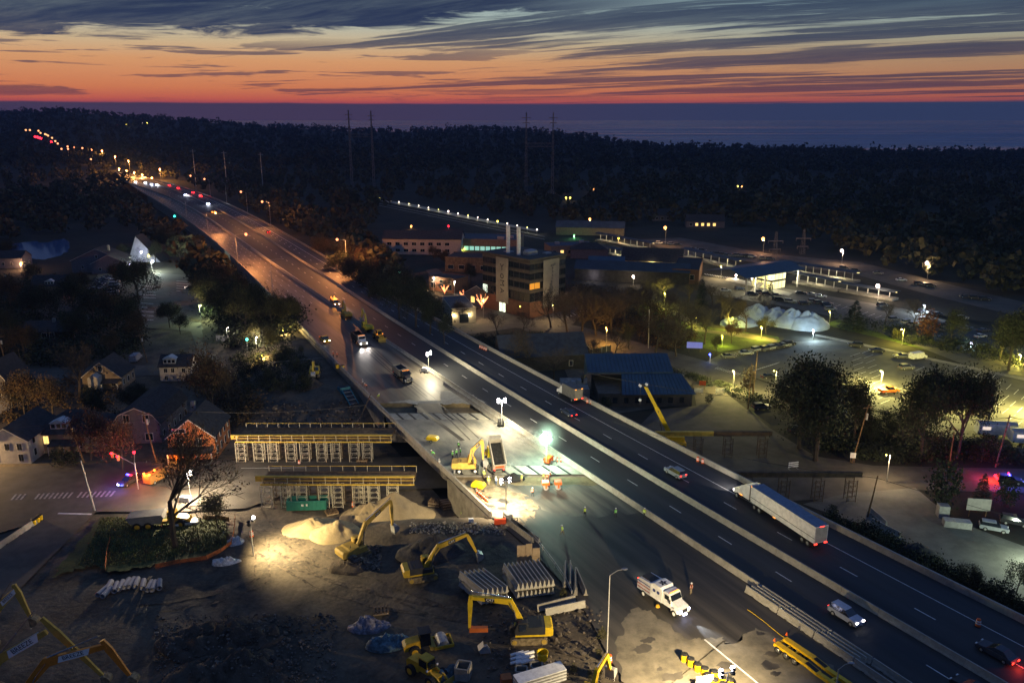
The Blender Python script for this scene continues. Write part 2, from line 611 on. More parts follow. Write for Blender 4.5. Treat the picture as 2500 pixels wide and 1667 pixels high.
# yard: fine grid that follows the pavement edge
def dirt_bump(x, y, c):
 kf = .25 if 128 < y < 168 else 1.0
 return kf * (.12 * noise.noise(Vector((x * .7, y * .7, 0))) + .05 * noise.noise(Vector((x * 2.1, y * 2.1, 0))) + .25 * noise.noise(Vector((x * .13, y * .13, 4))) * (c > 3)) - .04
rows = np.concatenate([np.arange(18, 200, 1.0), np.arange(200, 362, 4.0)])
cols = np.concatenate([np.arange(0, 60, 1.0), np.arange(60, 96, 4.0)])
v, f = [], []
for y in rows:
 xe = xD(y) - (.0 if y < Y_WALL_END else .4)
 for c in cols:
  x = xe - c
  z = float(yard(x, y))
  if c > 55:
   z = z * (1 - (c - 55) / 41)
  z += dirt_bump(x, y, c)
  v.append((x, y, z if c > 0 else min(z, 5.9)))
n = len(cols)
for j in range(len(rows) - 1):
 for i in range(n - 1):
  a = j * n + i
  f.append((a, a + n, a + n + 1, a + 1))
mb = MB()
mb.v, mb.f = v, f
structure('dirt_ground', mb, m_dirt, True)
def drape(name, poly, off, mat, step=.8, kind='structure', zf=None):
 """a sheet that follows the ground inside a picture polygon"""
 w = [gat(*p)[:2] for p in poly]
 x0, x1 = min(p[0] for p in w), max(p[0] for p in w)
 y0, y1 = min(p[1] for p in w), max(p[1] for p in w)
 mb = MB()
 idx = {}
 nx, ny = int((x1 - x0) / step) + 1, int((y1 - y0) / step) + 1
 gx, gy = np.meshgrid(np.arange(nx), np.arange(ny))
 c = inside(x0 + (gx + .5) * step, y0 + (gy + .5) * step, w)
 def vid(i, j):
  if (i, j) not in idx:
   x, y = x0 + i * step, y0 + j * step
   x += .25 * step * math.sin(i * 12.9 + j * 4.1)
   y += .25 * step * math.sin(i * 3.7 + j * 9.3)
   idx[(i, j)] = len(mb.v)
   mb.v.append((x, y, (zf or ground)(x, y) + off + .06 * noise.noise(Vector((x * .5, y * .5, 2)))))
  return idx[(i, j)]
 for j, i in zip(*np.nonzero(c)):
  i, j = int(i), int(j)
  mb.f.append((vid(i, j), vid(i + 1, j), vid(i + 1, j + 1), vid(i, j + 1)))
 return structure(name, mb, mat, True, kind=kind)
def inside(px, py, poly):
 px = np.asarray(px)
 py = np.asarray(py)
 c = np.zeros(px.shape, bool)
 n = len(poly)
 for i in range(n):
  x1, y1 = poly[i]
  x2, y2 = poly[(i + 1) % n]
  cond = ((y1 > py) != (y2 > py)) & (px < (x2 - x1) * (py - y1) / (y2 - y1 + 1e-9) + x1)
  c ^= cond
 return c
def sheet(name, pts, z, mat, kind='structure', world=False):
 """flat polygon from picture points"""
 mb = MB()
 w = [(p[0], p[1], z) for p in pts] if world else [at(p[0], p[1], z) for p in pts]
 mb.quad(*w)
 return structure(name, mb, mat, kind=kind)
# ------------------------------------------------------------------ highway
def strip(xl, xr, y0, y1, z, step=8.0, off0=0.0, off1=0.0):
 mb = MB()
 n = max(1, int((y1 - y0) / step))
 ysn = np.linspace(y0, y1, n + 1)
 for a, b in zip(ysn, ysn[1:]):
  mb.quad((xl(a) + off0, a, z), (xr(a) + off1, a, z), (xr(b) + off1, b, z), (xl(b) + off0, b, z))
 return mb
Y0 = 18.0
structure('highway_road', strip(xC, xA, Y0, YFAR, ZH, off0=.3, off1=.3), m_asph)
# work-side carriageway in stretches: near pavement, soil trench, bridge deck, soil trench, far pavement
yT0, yT1 = at(1100, 1185, ZH)[1], at(1100, 1160, ZH)[1]
yS0, yS1 = YB0, at(1100, 1136, ZH)[1]
yS2, yS3 = at(1100, 1024, ZH)[1], at(1100, 1008, ZH)[1]
yT2, yT3 = yS3, at(1100, 984, ZH)[1]
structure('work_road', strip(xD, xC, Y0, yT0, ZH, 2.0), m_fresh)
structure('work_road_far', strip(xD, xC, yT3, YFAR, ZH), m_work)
m_soil = M('trench_soil', (.17, .13, .07), .95, var=.35, scale=2.5, fine=1.5, bump=.4)
mb = strip(xD, xC, yT0, yT1, ZH - .35, 1.0)
mb.quad((xD(yT0), yT0, ZH), (xC(yT0), yT0, ZH), (xC(yT0), yT0 + .3, ZH - .36), (xD(yT0), yT0 + .3, ZH - .36))
structure('trench_soil', mb, m_soil)
mb = strip(xD, xC, yT2, yT3, ZH - 1.0, 1.0)
mb.quad((xD(yT3), yT3 - .3, ZH - 1), (xC(yT3), yT3 - .3, ZH - 1), (xC(yT3), yT3, ZH), (xD(yT3), yT3, ZH))
structure('trench_soil_far', mb, m_soil)
# asphalt ramp across the far trench
xr0 = at(1022, 996, ZH)[0]
xr1 = at(1086, 996, ZH)[0]
mb = MB()
mb._a([(xr0, yT2, ZH + .01), (xr1, yT2, ZH + .01), (xr1 - 1.5, yT3, ZH + .01), (xr0 - .6, yT3, ZH + .01),
 (xr0 - .5, yT2, ZH - 1), (xr1 + .8, yT2, ZH - 1), (xr1 - .7, yT3, ZH - 1), (xr0 - 1.2, yT3, ZH - 1)],
 [(0, 1, 2, 3), (0, 3, 7, 4), (1, 5, 6, 2), (0, 4, 5, 1), (3, 2, 6, 7)])
structure('ramp_path', mb, m_asph2)
# bridge over the local street
bridge = thing('highway_bridge', 'concrete bridge deck carrying the work-side lanes over the local street', 'bridge', (0, 0, 0))
m_deck = M('bridge_deck_concrete', (.24, .23, .19), .7, var=.3, scale=7, rot=ROAD_ANG, stretch=2.2, col2=(.055, .06, .065), fine=.35)
ob('deck', strip(xD, xC, yS1, yS2, ZH, 2.0), m_deck, bridge)
m_slabc = M('slab_concrete', (.33, .32, .26), .85, var=.25, scale=1.5, fine=2)
m_black = M('joint_black', (.015, .015, .016), .8)
for (ya, yb, n_) in ((yS0, yS1, 9), (yS2, yS3, 9)):
 ob('slab_joint', strip(xD, xC, ya, yb, ZH - .03, 4.0), m_black, bridge)
 for i in range(n_):
  t0, t1 = (i + .11) / n_, (i + .89) / n_
  if i == 0:
   t0 = 0
  xa, xb = xD(ya), xC(ya)
  xc, xd = xD(yb), xC(yb)
  g = MB()
  lo = [(xa + (xb - xa) * t0, ya + .12), (xa + (xb - xa) * t1, ya + .12), (xc + (xd - xc) * t1, yb - .12), (xc + (xd - xc) * t0, yb - .12)]
  g._a([(*p, ZH - .05) for p in lo] + [(*p, ZH) for p in lo], [(4, 5, 6, 7), (0, 1, 5, 4), (1, 2, 6, 5), (2, 3, 7, 6), (3, 0, 4, 7)])
  ob('slab', g, m_slabc, bridge)
# deck underside and abutments
mb = MB()
for (fa, fb) in ((xD, xC), (xC, xA)):
 ysn = np.linspace(YB0 + .5, YB1 - .5, 8)
 for a, b in zip(ysn, ysn[1:]):
  mb._a([(fa(a), a, ZH - .2), (fb(a), a, ZH - .2), (fb(b), b, ZH - .2), (fa(b), b, ZH - .2),
 (fa(a), a, ZH - 1.5), (fb(a), a, ZH - 1.5), (fb(b), b, ZH - 1.5), (fa(b), b, ZH - 1.5)],
 [(4, 7, 6, 5), (0, 4, 5, 1), (2, 6, 7, 3), (0, 3, 7, 4), (1, 5, 6, 2)])
ob('girder', mb, m_conc2, bridge)
for i, ya in enumerate((YB0 - .2, YB1 - 1.6)):
 mb = MB()
 mb._a([(xD(ya), ya, -.5), (xA(ya), ya, -.5), (xA(ya), ya + 1.8, -.5), (xD(ya), ya + 1.8, -.5), (xD(ya), ya, ZH - .25), (xA(ya), ya, ZH - .25),
 (xA(ya), ya + 1.8, ZH - .25), (xD(ya), ya + 1.8, ZH - .25)], [(0, 1, 5, 4), (1, 2, 6, 5), (2, 3, 7, 6), (3, 0, 4, 7), (4, 5, 6, 7)])
 ob('abutment', mb, m_conc2, bridge)
JERSEY = [(-.30, 0), (-.30, .08), (-.17, .33), (-.08, .81), (-.075, 1.0), (.075, 1.0), (.08, .81), (.17, .33), (.30, .08), (.30, 0)]
FLATW = [(-.22, 0), (-.16, 1.07), (.16, 1.07), (.22, 0)]
def barrier_run(fx, y0, y1, seg, prof, gap, off, mat, parent, name='segment', z=ZH, hs=1.0, ws=1.0, skip=()):
 y = y0
 i = 0
 while y < y1:
  dy = seg * math.sin(math.atan2(10, fx(y + 10) - fx(y)))
  ye = min(y + dy, y1)
  a = Vector((fx(y) + off, y, z))
  b = Vector((fx(ye) + off, ye, z))
  d = (b - a).normalized()
  a += d * gap / 2
  b -= d * gap / 2
  nrm = Vector((d.y, -d.x, 0))
  n = len(prof)
  vs = [tuple(p + nrm * q0 * ws + Vector((0, 0, q1 * hs))) for p in (a, b) for q0, q1 in prof]
  mb = MB()
  mb._a(vs, [tuple(range(n - 1, -1, -1)), tuple(range(n, 2 * n))] + [(k2, k2 + 1, k2 + 1 + n, k2 + n) for k2 in range(n - 1)])
  if i not in skip:
   ob(name, mb, mat, parent)
  y = ye
  i += 1
 return i
med = thing('median_barrier', 'long pale concrete median barrier between the two open dark carriageways', 'barrier')
barrier_run(xB, Y0 + 20, 420, 6.1, JERSEY, .05, 0, m_conc, med, ws=1.25)
barrier_run(xB, 420, YFAR, 40, JERSEY, 0, 0, m_conc, med, ws=1.25)
par = thing('parapet_wall', 'pale concrete outer parapet along the right edge of the highway', 'barrier')
barrier_run(xA, Y0 + 20, 360, 6.1, FLATW, .04, 0, m_conc, par)
barrier_run(xA, 360, YFAR, 40, FLATW, 0, 0, m_conc2, par)
lpar = thing('work_parapet', 'grey concrete parapet and retaining wall on the left of the work lanes', 'barrier')
barrier_run(xD, Y_WALL_END, 330, 6.1, FLATW, .04, 0, m_conc, lpar)
barrier_run(xD, 330, YFAR, 40, FLATW, 0, 0, m_conc2, lpar)
# walls under both edges (left: cast panels with open joints; open over the street)
m_wallp = M('wall_panel_concrete', (.24, .22, .18), .9, var=.3, scale=2.5, fine=1.0)
for (fx, par_, off) in ((xD, lpar, -.15), (xA, par, .15)):
 y = 60.0 if fx is xA else Y_WALL_END
 i = 0
 while y < 700:
  st = 3.2 if y < 330 else 30
  ye = y + st
  if not (ye > YB0 + 1 and y < YB1 - 1):
   mb = MB()
   a, b = fx(y) + off, fx(ye - .05) + off
   t = .3
   mb._a([(a - t, y, -1.5), (b - t, ye - .05, -1.5), (b + t, ye - .05, -1.5), (a + t, y, -1.5),
 (a - t, y, ZH - .02), (b - t, ye - .05, ZH - .02), (b + t, ye - .05, ZH - .02), (a + t, y, ZH - .02)],
 [(0, 1, 5, 4), (1, 2, 6, 5), (2, 3, 7, 6), (3, 0, 4, 7), (4, 5, 6, 7)])
   ob('panel', mb, m_wallp, par_)
  y = ye
  i += 1
# barrier between works and traffic: single precast units
wb = thing('work_barrier', 'line of precast concrete units between the open dark lanes and the roadworks', 'barrier')
yCend = at(1865, 1437, ZH)[1]
barrier_run(xC, yCend, 420, 6.1, JERSEY, .06, 0, m_conc, wb, ws=1.2)
barrier_run(xC, 420, 900, 40, JERSEY, 0, 0, m_conc2, wb)
# second row in the middle stretch
wb2 = thing('work_barrier', 'second row of concrete barrier behind the row at the bridge slab', 'barrier')
barrier_run(xC, at(1412, 1125, ZH)[1], at(1110, 940, ZH)[1], 6.1, JERSEY, .05, -1.9, m_conc, wb2, ws=1.2)
# lane paint
def dashes(frac, fl, fr, y0, y1, length=3.05, period=12.19, phase=None, w=.16, mat=m_paint, name='lane_dashes', off=0.0):
 mb = MB()
 fx = lambda y: fl(y) + (fr(y) - fl(y)) * frac + off
 y = y0 if phase is None else phase
 sn = math.sin(ROAD_ANG)
 while y < y1:
  ye = y + length * sn
  w2 = w * (1 if y < 250 else 1.0 + (y - 250) / 300) / 2 / sn
  mb.quad((fx(y) - w2, y, ZH + .012), (fx(y) + w2, y, ZH + .012), (fx(ye) + w2, ye, ZH + .012), (fx(ye) - w2, ye, ZH + .012))
  y += period * sn
 return structure(name, mb, mat)
_p = at(2199, 1583.6, ZH)
def _frac(px, py, fl, fr):
 p = at(px, py, ZH)
 return (p[0] - fl(p[1])) / (fr(p[1]) - fl(p[1]))
dashes(np.mean([_frac(*p, xC, xB) for p in ((1605, 1215.6), (1852, 1369.7), (2011, 1467), (1719, 1287))]), xC, xB, 40, 800, phase=_p[1] - 1.3 - 12.19 * 3)
_q = [(1532, 1090), (1734, 1207), (1857, 1274), (2000, 1357), (2168, 1453)]
dashes(np.mean([_frac(*p, xB, xA) for p in _q]), xB, xA, 40, 800, phase=at(2168, 1453, ZH)[1] - 1.3 - 12.19 * 3)
_q = [(1500, 1047), (1640, 1120), (1770, 1195), (2100, 1380), (2350, 1540)]
dashes(np.mean([_frac(*p, xB, xA) for p in _q[:3]]), xB, xA, 40, 900, length=12.3, period=12.19, w=.13, name='edge_line')
dashes(.10, xC, xB, 40, 900, length=12.3, period=12.19, w=.12, name='edge_line')
for fr_ in (.30, .48, .66, .84):
 dashes(fr_, xD, xC, 290, 900, name='lane_dashes')
dashes(.5, xB, xA, 420, 900, name='lane_dashes')
# ------------------------------------------------------------------ picture areas kept free of far trees (base or crown)
HW_POLY = [(318, 437), (380, 435), (507, 472), (610, 516), (760, 594), (1000, 742), (1180, 826), (1500, 995), (1840, 1178), (2500, 1490), (2500, 1667), (1500, 1667), (1200, 1260),
 (1000, 1070), (930, 1000), (740, 790), (664, 724), (566, 632), (460, 550), (387, 496), (318, 460)]
TOWN = [(900, 560), (1000, 520), (920, 500), (1000, 480), (1200, 530), (1560, 560), (1600, 545), (1900, 560), (2100, 640), (2300, 690), (2500, 740), (2500, 1700), (1800, 1700), (1200, 900), (1080, 790), (1060, 690), (1000, 640)]
LEFT = [(0, 590), (160, 585), (330, 560), (430, 650), (470, 720), (530, 800), (700, 850), (950, 1050), (900, 1667), (-300, 1667), (-300, 600)]
def far_forest(name, n, y0, y1, hmin, hmax, quads, qs, seed, mat):
 g = np.random.RandomState(seed)
 y = np.exp(g.uniform(np.log(y0), np.log(y1), n))
 r = g.uniform(-.92, .95, n)
 x = r * y
 z = land(x, y)
 h = g.uniform(hmin, hmax, n) * np.where(g.rand(n) < .10, 1.45, 1.0)
 w = y * _cp - (z - CAMZ) * _sp
 px = CX + FPX * x / w
 py = CY - FPX * (y * _sp + (z - CAMZ) * _cp) / w
 wt = y * _cp - (z + h - CAMZ) * _sp
 pty = CY - FPX * (y * _sp + (z + h - CAMZ) * _cp) / wt
 rad = h * .38 * FPX / w
 bad = np.zeros(n, bool)
 for poly in (HW_POLY, TOWN, LEFT):
  for (dx, yy_) in ((0, py), (0, pty), (-1, (py + pty) / 2), (1, (py + pty) / 2)):
   bad |= inside(px + dx * rad * .8, yy_, poly)
 rdm = np.interp(px, RDx, RDy)
 bad |= (y > rdm + 60)
 keep = ~bad
 x, y, z, h = x[keep], y[keep], z[keep], h[keep]
 m = len(x)
 # crown cards spread on an egg
 u1, u2 = g.rand(m, quads), g.rand(m, quads)
 th = 2 * PI * u1
 cz = 2 * u2 - 1
 rr = np.sqrt(1 - cz ** 2) * g.uniform(.55, 1.0, (m, quads))
 lump = 1 + .25 * np.sin(3 * th + g.uniform(0, 6, (m, 1)))
 cxp = x[:, None] + rr * np.cos(th) * h[:, None] * .40 * lump
 cyp = y[:, None] + rr * np.sin(th) * h[:, None] * .40 * lump
 czp = z[:, None] + h[:, None] * (.55 + .42 * cz * g.uniform(.7, 1, (m, quads)))
 C = np.stack([cxp, cyp, czp], -1).reshape(-1, 3)
 a = g.normal(size=C.shape)
 a /= np.linalg.norm(a, axis=1)[:, None]
 b = np.cross(a, g.normal(size=C.shape))
 b /= np.linalg.norm(b, axis=1)[:, None]
 s_ = (g.uniform(.6, 1.3, len(C)) * qs)[:, None]
 V = np.stack([C - a * s_ - b * s_ * .8, C + a * s_ - b * s_ * .6, C + a * s_ * .7 + b * s_, C - a * s_ * .9 + b * s_ * .7], 1).reshape(-1, 3)
 me = bpy.data.meshes.new(name)
 nv = len(V)
 nf = nv // 4
 me.vertices.add(nv)
 me.vertices.foreach_set('co', V.ravel())
 me.loops.add(nv)
 me.loops.foreach_set('vertex_index', np.arange(nv))
 me.polygons.add(nf)
 me.polygons.foreach_set('loop_start', np.arange(nf) * 4)
 me.polygons.foreach_set('loop_total', np.full(nf, 4))
 me.materials.append(mat)
 me.update()
 o = bpy.data.objects.new(name, me)
 COL.objects.link(o)
 o['kind'] = 'stuff'
 return o
m_farf = M('far_foliage', (.035, .037, .022), 1, var=.4, scale=40, island=False)
m_mid = M('mid_foliage', (.050, .042, .022), 1, var=.45, scale=25, island=True, col2=(.030, .036, .018))
o = far_forest('far_forest', 9000, 1150, 3300, 8, 17, 16, 2.3, 3, m_farf)
tag(o, 'dark continuous woodland rolling to the coast under the sunset', 'forest')
o = far_forest('woodland', 3400, 330, 1250, 9, 16, 55, 1.25, 5, m_mid)
tag(o, 'dark mass of autumn woods behind the town and the highway', 'forest')
# ------------------------------------------------------------------ trees
m_bark = M('bark', (.060, .048, .036), .95, var=.3, scale=.8)
m_leafd = M('leaves_dark_green', (.024, .030, .012), .9, var=.4, scale=3, island=True)
m_leafo = M('leaves_autumn', (.060, .034, .013), .9, var=.4, scale=3, island=True, col2=(.035, .027, .012))
m_leafy = M('leaves_olive', (.060, .056, .016), .9, var=.35, scale=3, island=True)
m_leafr = M('leaves_russet', (.075, .026, .014), .9, var=.35, scale=3, island=True)
m_needle = M('needles', (.018, .030, .018), .95, var=.3, scale=2, island=True)
def tree_mesh(kind, seed):
 g = random.Random(seed)
 wood = MB()
 tips = []
 def grow(p, d, L, r, lev, maxlev):
  seg = 3 if lev == 0 else 2
  q0 = p
  dd = d
  for i in range(seg):
   dd = (dd + Vector((g.uniform(-1, 1), g.uniform(-1, 1), g.uniform(-.2, .5))) * (.10 + .05 * lev)).normalized()
   q1 = q0 + dd * (L / seg)
   r1 = r * (1 - .22 * (i + 1) / seg * 1.4)
   wood.tube(q0, q1, max(r * (1 - .22 * i / seg * 1.4), .012), max(r1, .01), n=6 if lev == 0 else (4 if lev < 2 else 3), cap=False)
   q0 = q1
   if lev >= 1:
    tips.append((q0, lev))
   if lev < maxlev and (i > 0 or lev > 0):
    nb_ = g.choice((1, 2)) if lev else 2
    for _ in range(nb_):
     a = g.uniform(0, 2 * PI)
     sp = g.uniform(.55, 1.05)
     side = dd.orthogonal().normalized()
     side.rotate(Matrix.Rotation(a, 3, dd))
     grow(q0, (dd * math.cos(sp) + side * math.sin(sp)).normalized(), L * g.uniform(.5, .72), r1 * .55, lev + 1, maxlev)
  if lev < maxlev:
   for _ in range(3):
    a = g.uniform(0, 2 * PI)
    sp = g.uniform(.25, .75)
    side = dd.orthogonal().normalized()
    side.rotate(Matrix.Rotation(a, 3, dd))
    grow(q0, (dd * math.cos(sp) + side * math.sin(sp)).normalized(), L * g.uniform(.55, .8), r1 * .62, lev + 1, maxlev)
  else:
   tips.append((q0, lev + 1))
 leaf = MB()
 if kind == 'conifer':
  wood.tube((0, 0, 0), (0, 0, 9.8), .17, .03, n=5)
  for i in range(900):
   z = 1.0 + 9.0 * (1 - math.sqrt(g.random()))
   rr = (10 - z) * .27 * g.uniform(.35, 1) * (1 + .25 * math.sin(z * 5))
   a = g.uniform(0, 2 * PI)
   c = Vector((rr * math.cos(a), rr * math.sin(a), z - rr * .25))
   o = Vector((math.cos(a), math.sin(a), -.35))
   t = Vector((-math.sin(a), math.cos(a), g.uniform(-.3, .3)))
   s_ = g.uniform(.16, .34)
   leaf.quad(c - t * s_, c + o * s_ * 1.3 - t * s_ * .3, c + o * s_ * 1.5 + t * s_ * .4, c + t * s_)
  return wood, leaf
 if kind == 'bush':
  for i in range(5):
   a = g.uniform(0, 6.28)
   wood.tube((0, 0, 0), (math.cos(a) * 1.5, math.sin(a) * 1.5, 6), .08, .03, n=4, cap=False)
  for i in range(1100):
   d = Vector((g.gauss(0, 1), g.gauss(0, 1), g.gauss(0, 1))).normalized()
   rr = g.uniform(.5, 1) * (1 + .2 * math.sin(4 * d.x + 3 * d.y))
   c = Vector((d.x * 3.9 * rr, d.y * 3.9 * rr, 4.9 + d.z * 4.6 * rr))
   tips.append((c, 9))
  nleaf, spread, ls = 1, .2, .34
 else:
  ml = {'bare': 4, 'sparse': 4, 'leafy': 3, 'oak': 4}[kind]
  grow(Vector((0, 0, -.1)), Vector((g.uniform(-.05, .05), g.uniform(-.05, .05), 1)).normalized(), 4.0 if kind != 'oak' else 3.0, .24, 0, ml)
  zt = max(t[0].z for t in tips)
  sc = 9.6 / zt
  wood.v = [(x * sc, y * sc, z * sc) for x, y, z in wood.v]
  tips = [(t[0] * sc, t[1]) for t in tips]
  nleaf, spread, ls = {'bare': (0, 0, 0), 'sparse': (2, .35, .10), 'leafy': (9, .75, .16), 'oak': (9, .6, .15)}[kind]
 cap_ = {'sparse': 800, 'leafy': 5200, 'oak': 10000, 'bush': 1100, 'bare': 0}[kind]
 cand = [t for t in tips if t[1] >= 2]
 if cap_ and cand:
  nl = min(cap_, len(cand) * nleaf)
  for i in range(nl):
   t = g.choice(cand)[0]
   c = t + Vector((g.gauss(0, spread), g.gauss(0, spread), g.gauss(0, spread * .7)))
   a = Vector((g.gauss(0, 1), g.gauss(0, 1), g.gauss(0, 1))).normalized()
   b = a.orthogonal().normalized()
   b.rotate(Matrix.Rotation(g.uniform(0, 6.28), 3, a))
   s_ = ls * g.uniform(.6, 1.3)
   e = a.cross(b)
   leaf.quad(c - b * s_, c - e * s_ * .55, c + b * s_, c + e * s_ * .6)
 return wood, leaf
TP = {}
AUTO = set()
def tree_proto(kind, var, leafmat):
 key = (kind, var, leafmat.name if leafmat else '')
 if key not in TP:
  mk = (kind, var)
  if mk not in TP:
   w, l = tree_mesh(kind, 100 + var * 7 + len(kind))
   TP[mk] = (w.mesh('trunk', m_bark), l.mesh('crown') if l.v else None)
  w, l = TP[mk]
  if l is not None:
   l = l.copy()
   l.materials.append(leafmat)
  TP[key] = (w, l)
 return TP[key]
def tree(loc, h, kind, mat=None, label='', group=None, wide=1.0, name=None, cat='tree', var=None, rz=None):
 vr = var if var is not None else rnd.randrange(3)
 w, l = tree_proto(kind, vr, mat)
 name = name or {'conifer': 'pine_tree', 'bush': 'shrub', 'bare': 'bare_tree'}.get(kind, 'tree')
 t = thing(name, label, cat if kind != 'bush' else 'shrub', loc, rnd.uniform(0, 6.28) if rz is None else rz, group)
 s = h / 10
 if kind in ('oak', 'leafy'):
  wide *= .8
 t.scale = (s * wide, s * wide, s)
 o = bpy.data.objects.new('trunk', w)
 COL.objects.link(o)
 o.parent = t
 if l is not None:
  o = bpy.data.objects.new('crown', l)
  COL.objects.link(o)
  o.parent = t
 return t
def ptree(px, py, h, kind, mat, label, group=None, wide=1.0, **k_):
 if group in AUTO:
  label = tree_label(px, py, kind, mat, h)
 return tree(gat(px, py), h, kind, mat, label, group, wide, **k_)
ORD = ['first', 'second', 'third', 'fourth', 'fifth', 'sixth', 'seventh', 'eighth', 'ninth', 'tenth', 'eleventh', 'twelfth', 'thirteenth', 'fourteenth', 'fifteenth', 'sixteenth', 'seventeenth', 'eighteenth', 'nineteenth', 'twentieth'] + ['%dth' % i for i in range(21, 40)]
LMK = [(60, 610, 'the pond'), (350, 600, 'the pale A-frame'), (240, 640, 'the large dark gabled building'), (123, 700, 'the tan house by the slanting car row'), (118, 820, 'the low dark house'), (252, 920, 'the tan gable house'),
 (430, 890, 'the small white corner house'), (60, 980, 'the steep roofed left house'), (400, 730, 'the lit parking lot'), (545, 830, 'the pale slatted board'), (665, 715, 'the unlit lamp post on the left parapet'), (581, 640, 'the lit lamp post on the left parapet'),
 (610, 850, 'the yellow lit shrubs'), (330, 1060, 'the grey gambrel house'), (847, 650, 'the nearest lit highway lamp post'), (1030, 600, 'the long white building'), (1133, 775, 'the small cream building'), (1160, 640, 'the brown building'),
 (1290, 700, 'the dark glass office block'), (1480, 650, 'the blue roofed building'), (1560, 650, 'the navy roofed building'), (1672, 680, 'the brick gable ended building'), (1330, 870, 'the dark gabled house'), (1583, 800, 'the tall pale pole'),
 (1695, 850, 'the blue white sign board'), (1788, 780, 'the left yellow path lamp'), (1858, 800, 'the right yellow path lamp'), (1630, 760, 'the park lawn'), (1546, 680, 'the pinkish white lamp in the grove'), (1600, 930, 'the blue metal roofed building'),
 (1970, 780, 'the white wrapped humps'), (2202, 810, 'the pale lamp post on the lawn'), (2255, 750, 'the right station lot'), (2080, 1080, 'the leaning pole with the guy wire'), (2430, 1090, 'the dark pole by the white trailers'), (2236, 1350, 'the dark covered mound'),
 (2120, 1250, 'the leaning lamp pole'), (2425, 1290, 'the silver blue car'), (1930, 1050, 'the black suv under the oak'), (1005, 700, 'the pale yellow light by the highway')]
_seen = {}
def tree_label(px, py, kind, mat, h):
 look = {'leaves_dark_green': 'dark green', 'leaves_autumn': 'brown autumn', 'leaves_olive': 'olive', 'leaves_russet': 'russet', 'needles': 'dark'}.get(mat.name if mat else '', 'leafless')
 if kind == 'bare':
  look = 'leafless'
 if kind == 'sparse':
  look = 'thin leaved'
 lm = min(LMK, key=lambda q_: math.hypot((px - q_[0]), (py - q_[1]) * 1.3))
 dx, dy = px - lm[0], py - lm[1] - 10
 rel = ('right of' if dx > 0 else 'left of') if abs(dx) > abs(dy) * 1.2 else ('in front of' if dy > 0 else 'beyond')
 size = 'tall' if h > 15 else ('small' if h < 9 else 'mid sized')
 lb = '%s %s %s %s %s' % (size, look, {'bush': 'shrub', 'conifer': 'conifer'}.get(kind, 'tree'), rel, lm[2])
 i = _seen.get(lb, 0)
 _seen[lb] = i + 1
 return lb if i == 0 else lb.replace(size, ['another', 'a third', 'a fourth', 'a fifth', 'a sixth', 'a seventh'][min(i, 6) - 1] + ' ' + size, 1)
def thicket(name, poly, n, h, quads, qs, seed, mat):
 g = np.random.RandomState(seed)
 P = np.array(poly, float)
 pts = []
 while len(pts) < n:
  px, py = g.uniform(P[:, 0].min(), P[:, 0].max()), g.uniform(P[:, 1].min(), P[:, 1].max())
  if inside(px, py, poly):
   pts.append(gat(px, py))
 pts = np.array(pts)
 hh = g.uniform(.5, 1.2, n) * h
 C = pts[:, None, :] + g.normal(size=(n, quads, 3)) * np.array([.38, .38, .22]) * hh[:, None, None]
 C[:, :, 2] = pts[:, None, 2] + np.abs(C[:, :, 2] - pts[:, None, 2] + hh[:, None] * .45)
 C = C.reshape(-1, 3)
 a = g.normal(size=C.shape)
 a /= np.linalg.norm(a, axis=1)[:, None]
 b = np.cross(a, g.normal(size=C.shape))
 b /= np.linalg.norm(b, axis=1)[:, None]
 s_ = (g.uniform(.6, 1.3, len(C)) * qs)[:, None]
 V = np.stack([C - a * s_, C + b * s_ * .7, C + a * s_, C - b * s_ * .6], 1).reshape(-1, 3)
 me = bpy.data.meshes.new(name)
 nv = len(V)
 me.vertices.add(nv)
 me.vertices.foreach_set('co', V.ravel())
 me.loops.add(nv)
 me.loops.foreach_set('vertex_index', np.arange(nv))
 me.polygons.add(nv // 4)
 me.polygons.foreach_set('loop_start', np.arange(nv // 4) * 4)
 me.polygons.foreach_set('loop_total', np.full(nv // 4, 4))
 me.materials.append(mat)
 me.update()
 o = bpy.data.objects.new(name, me)
 COL.objects.link(o)
 o['kind'] = 'stuff'
 o['label'] = 'low undergrowth and bushes between the trees'
 return o
# ------------------------------------------------------------------ shared paints
P_ = {}
def paint(name, col, rough=.35, **k_):
 return M('paint_' + name, col, rough, var=.12, scale=.7, **k_)
m_yel = paint('machine_yellow', (.62, .36, .025), .45)
m_yel2 = paint('machine_yellow_dusty', (.42, .28, .05), .7)
m_yb = paint('bright_yellow', (.75, .50, .01), .4)
m_dark = paint('dark_steel', (.028, .028, .03), .6)
m_tyre = M('tyre_rubber', (.02, .02, .02), .9, var=.3, scale=.4)
m_glass = M('dark_glass', (.012, .016, .022), .08, var=.1, spec=.8)
m_chrome = M('chrome', (.55, .55, .55), .25, metal=.9, var=.1)
m_steel = M('galvanised_steel', (.38, .38, .37), .5, metal=.3, var=.15, scale=.6)
m_white = paint('white', (.78, .78, .76), .4)
m_orange = paint('safety_orange', (.80, .13, .02), .5)
m_refl = paint('reflective_white', (.85, .82, .78), .4)
m_track = M('dusty_track', (.20, .155, .09), .95, var=.4, scale=.5, bump=.5)
m_blackp = M('black_plastic', (.012, .012, .012), .6, var=.2)
m_mark = M('lettering_black', (.012, .012, .012), .6, var=.05)
m_markw = M('lettering_white', (.78, .78, .76), .6, var=.05)
g_head = glow('headlight', (1.0, .88, .80), 14)
g_headb = glow('headlight_cool', (.55, .60, 1.0), 16)
g_tail = glow('taillight', (1.0, .035, .02), 5)
g_amber = glow('amber', (1.0, .30, .03), 3.5)
g_blue = glow('police_blue', (.05, .06, 1.0), 12)
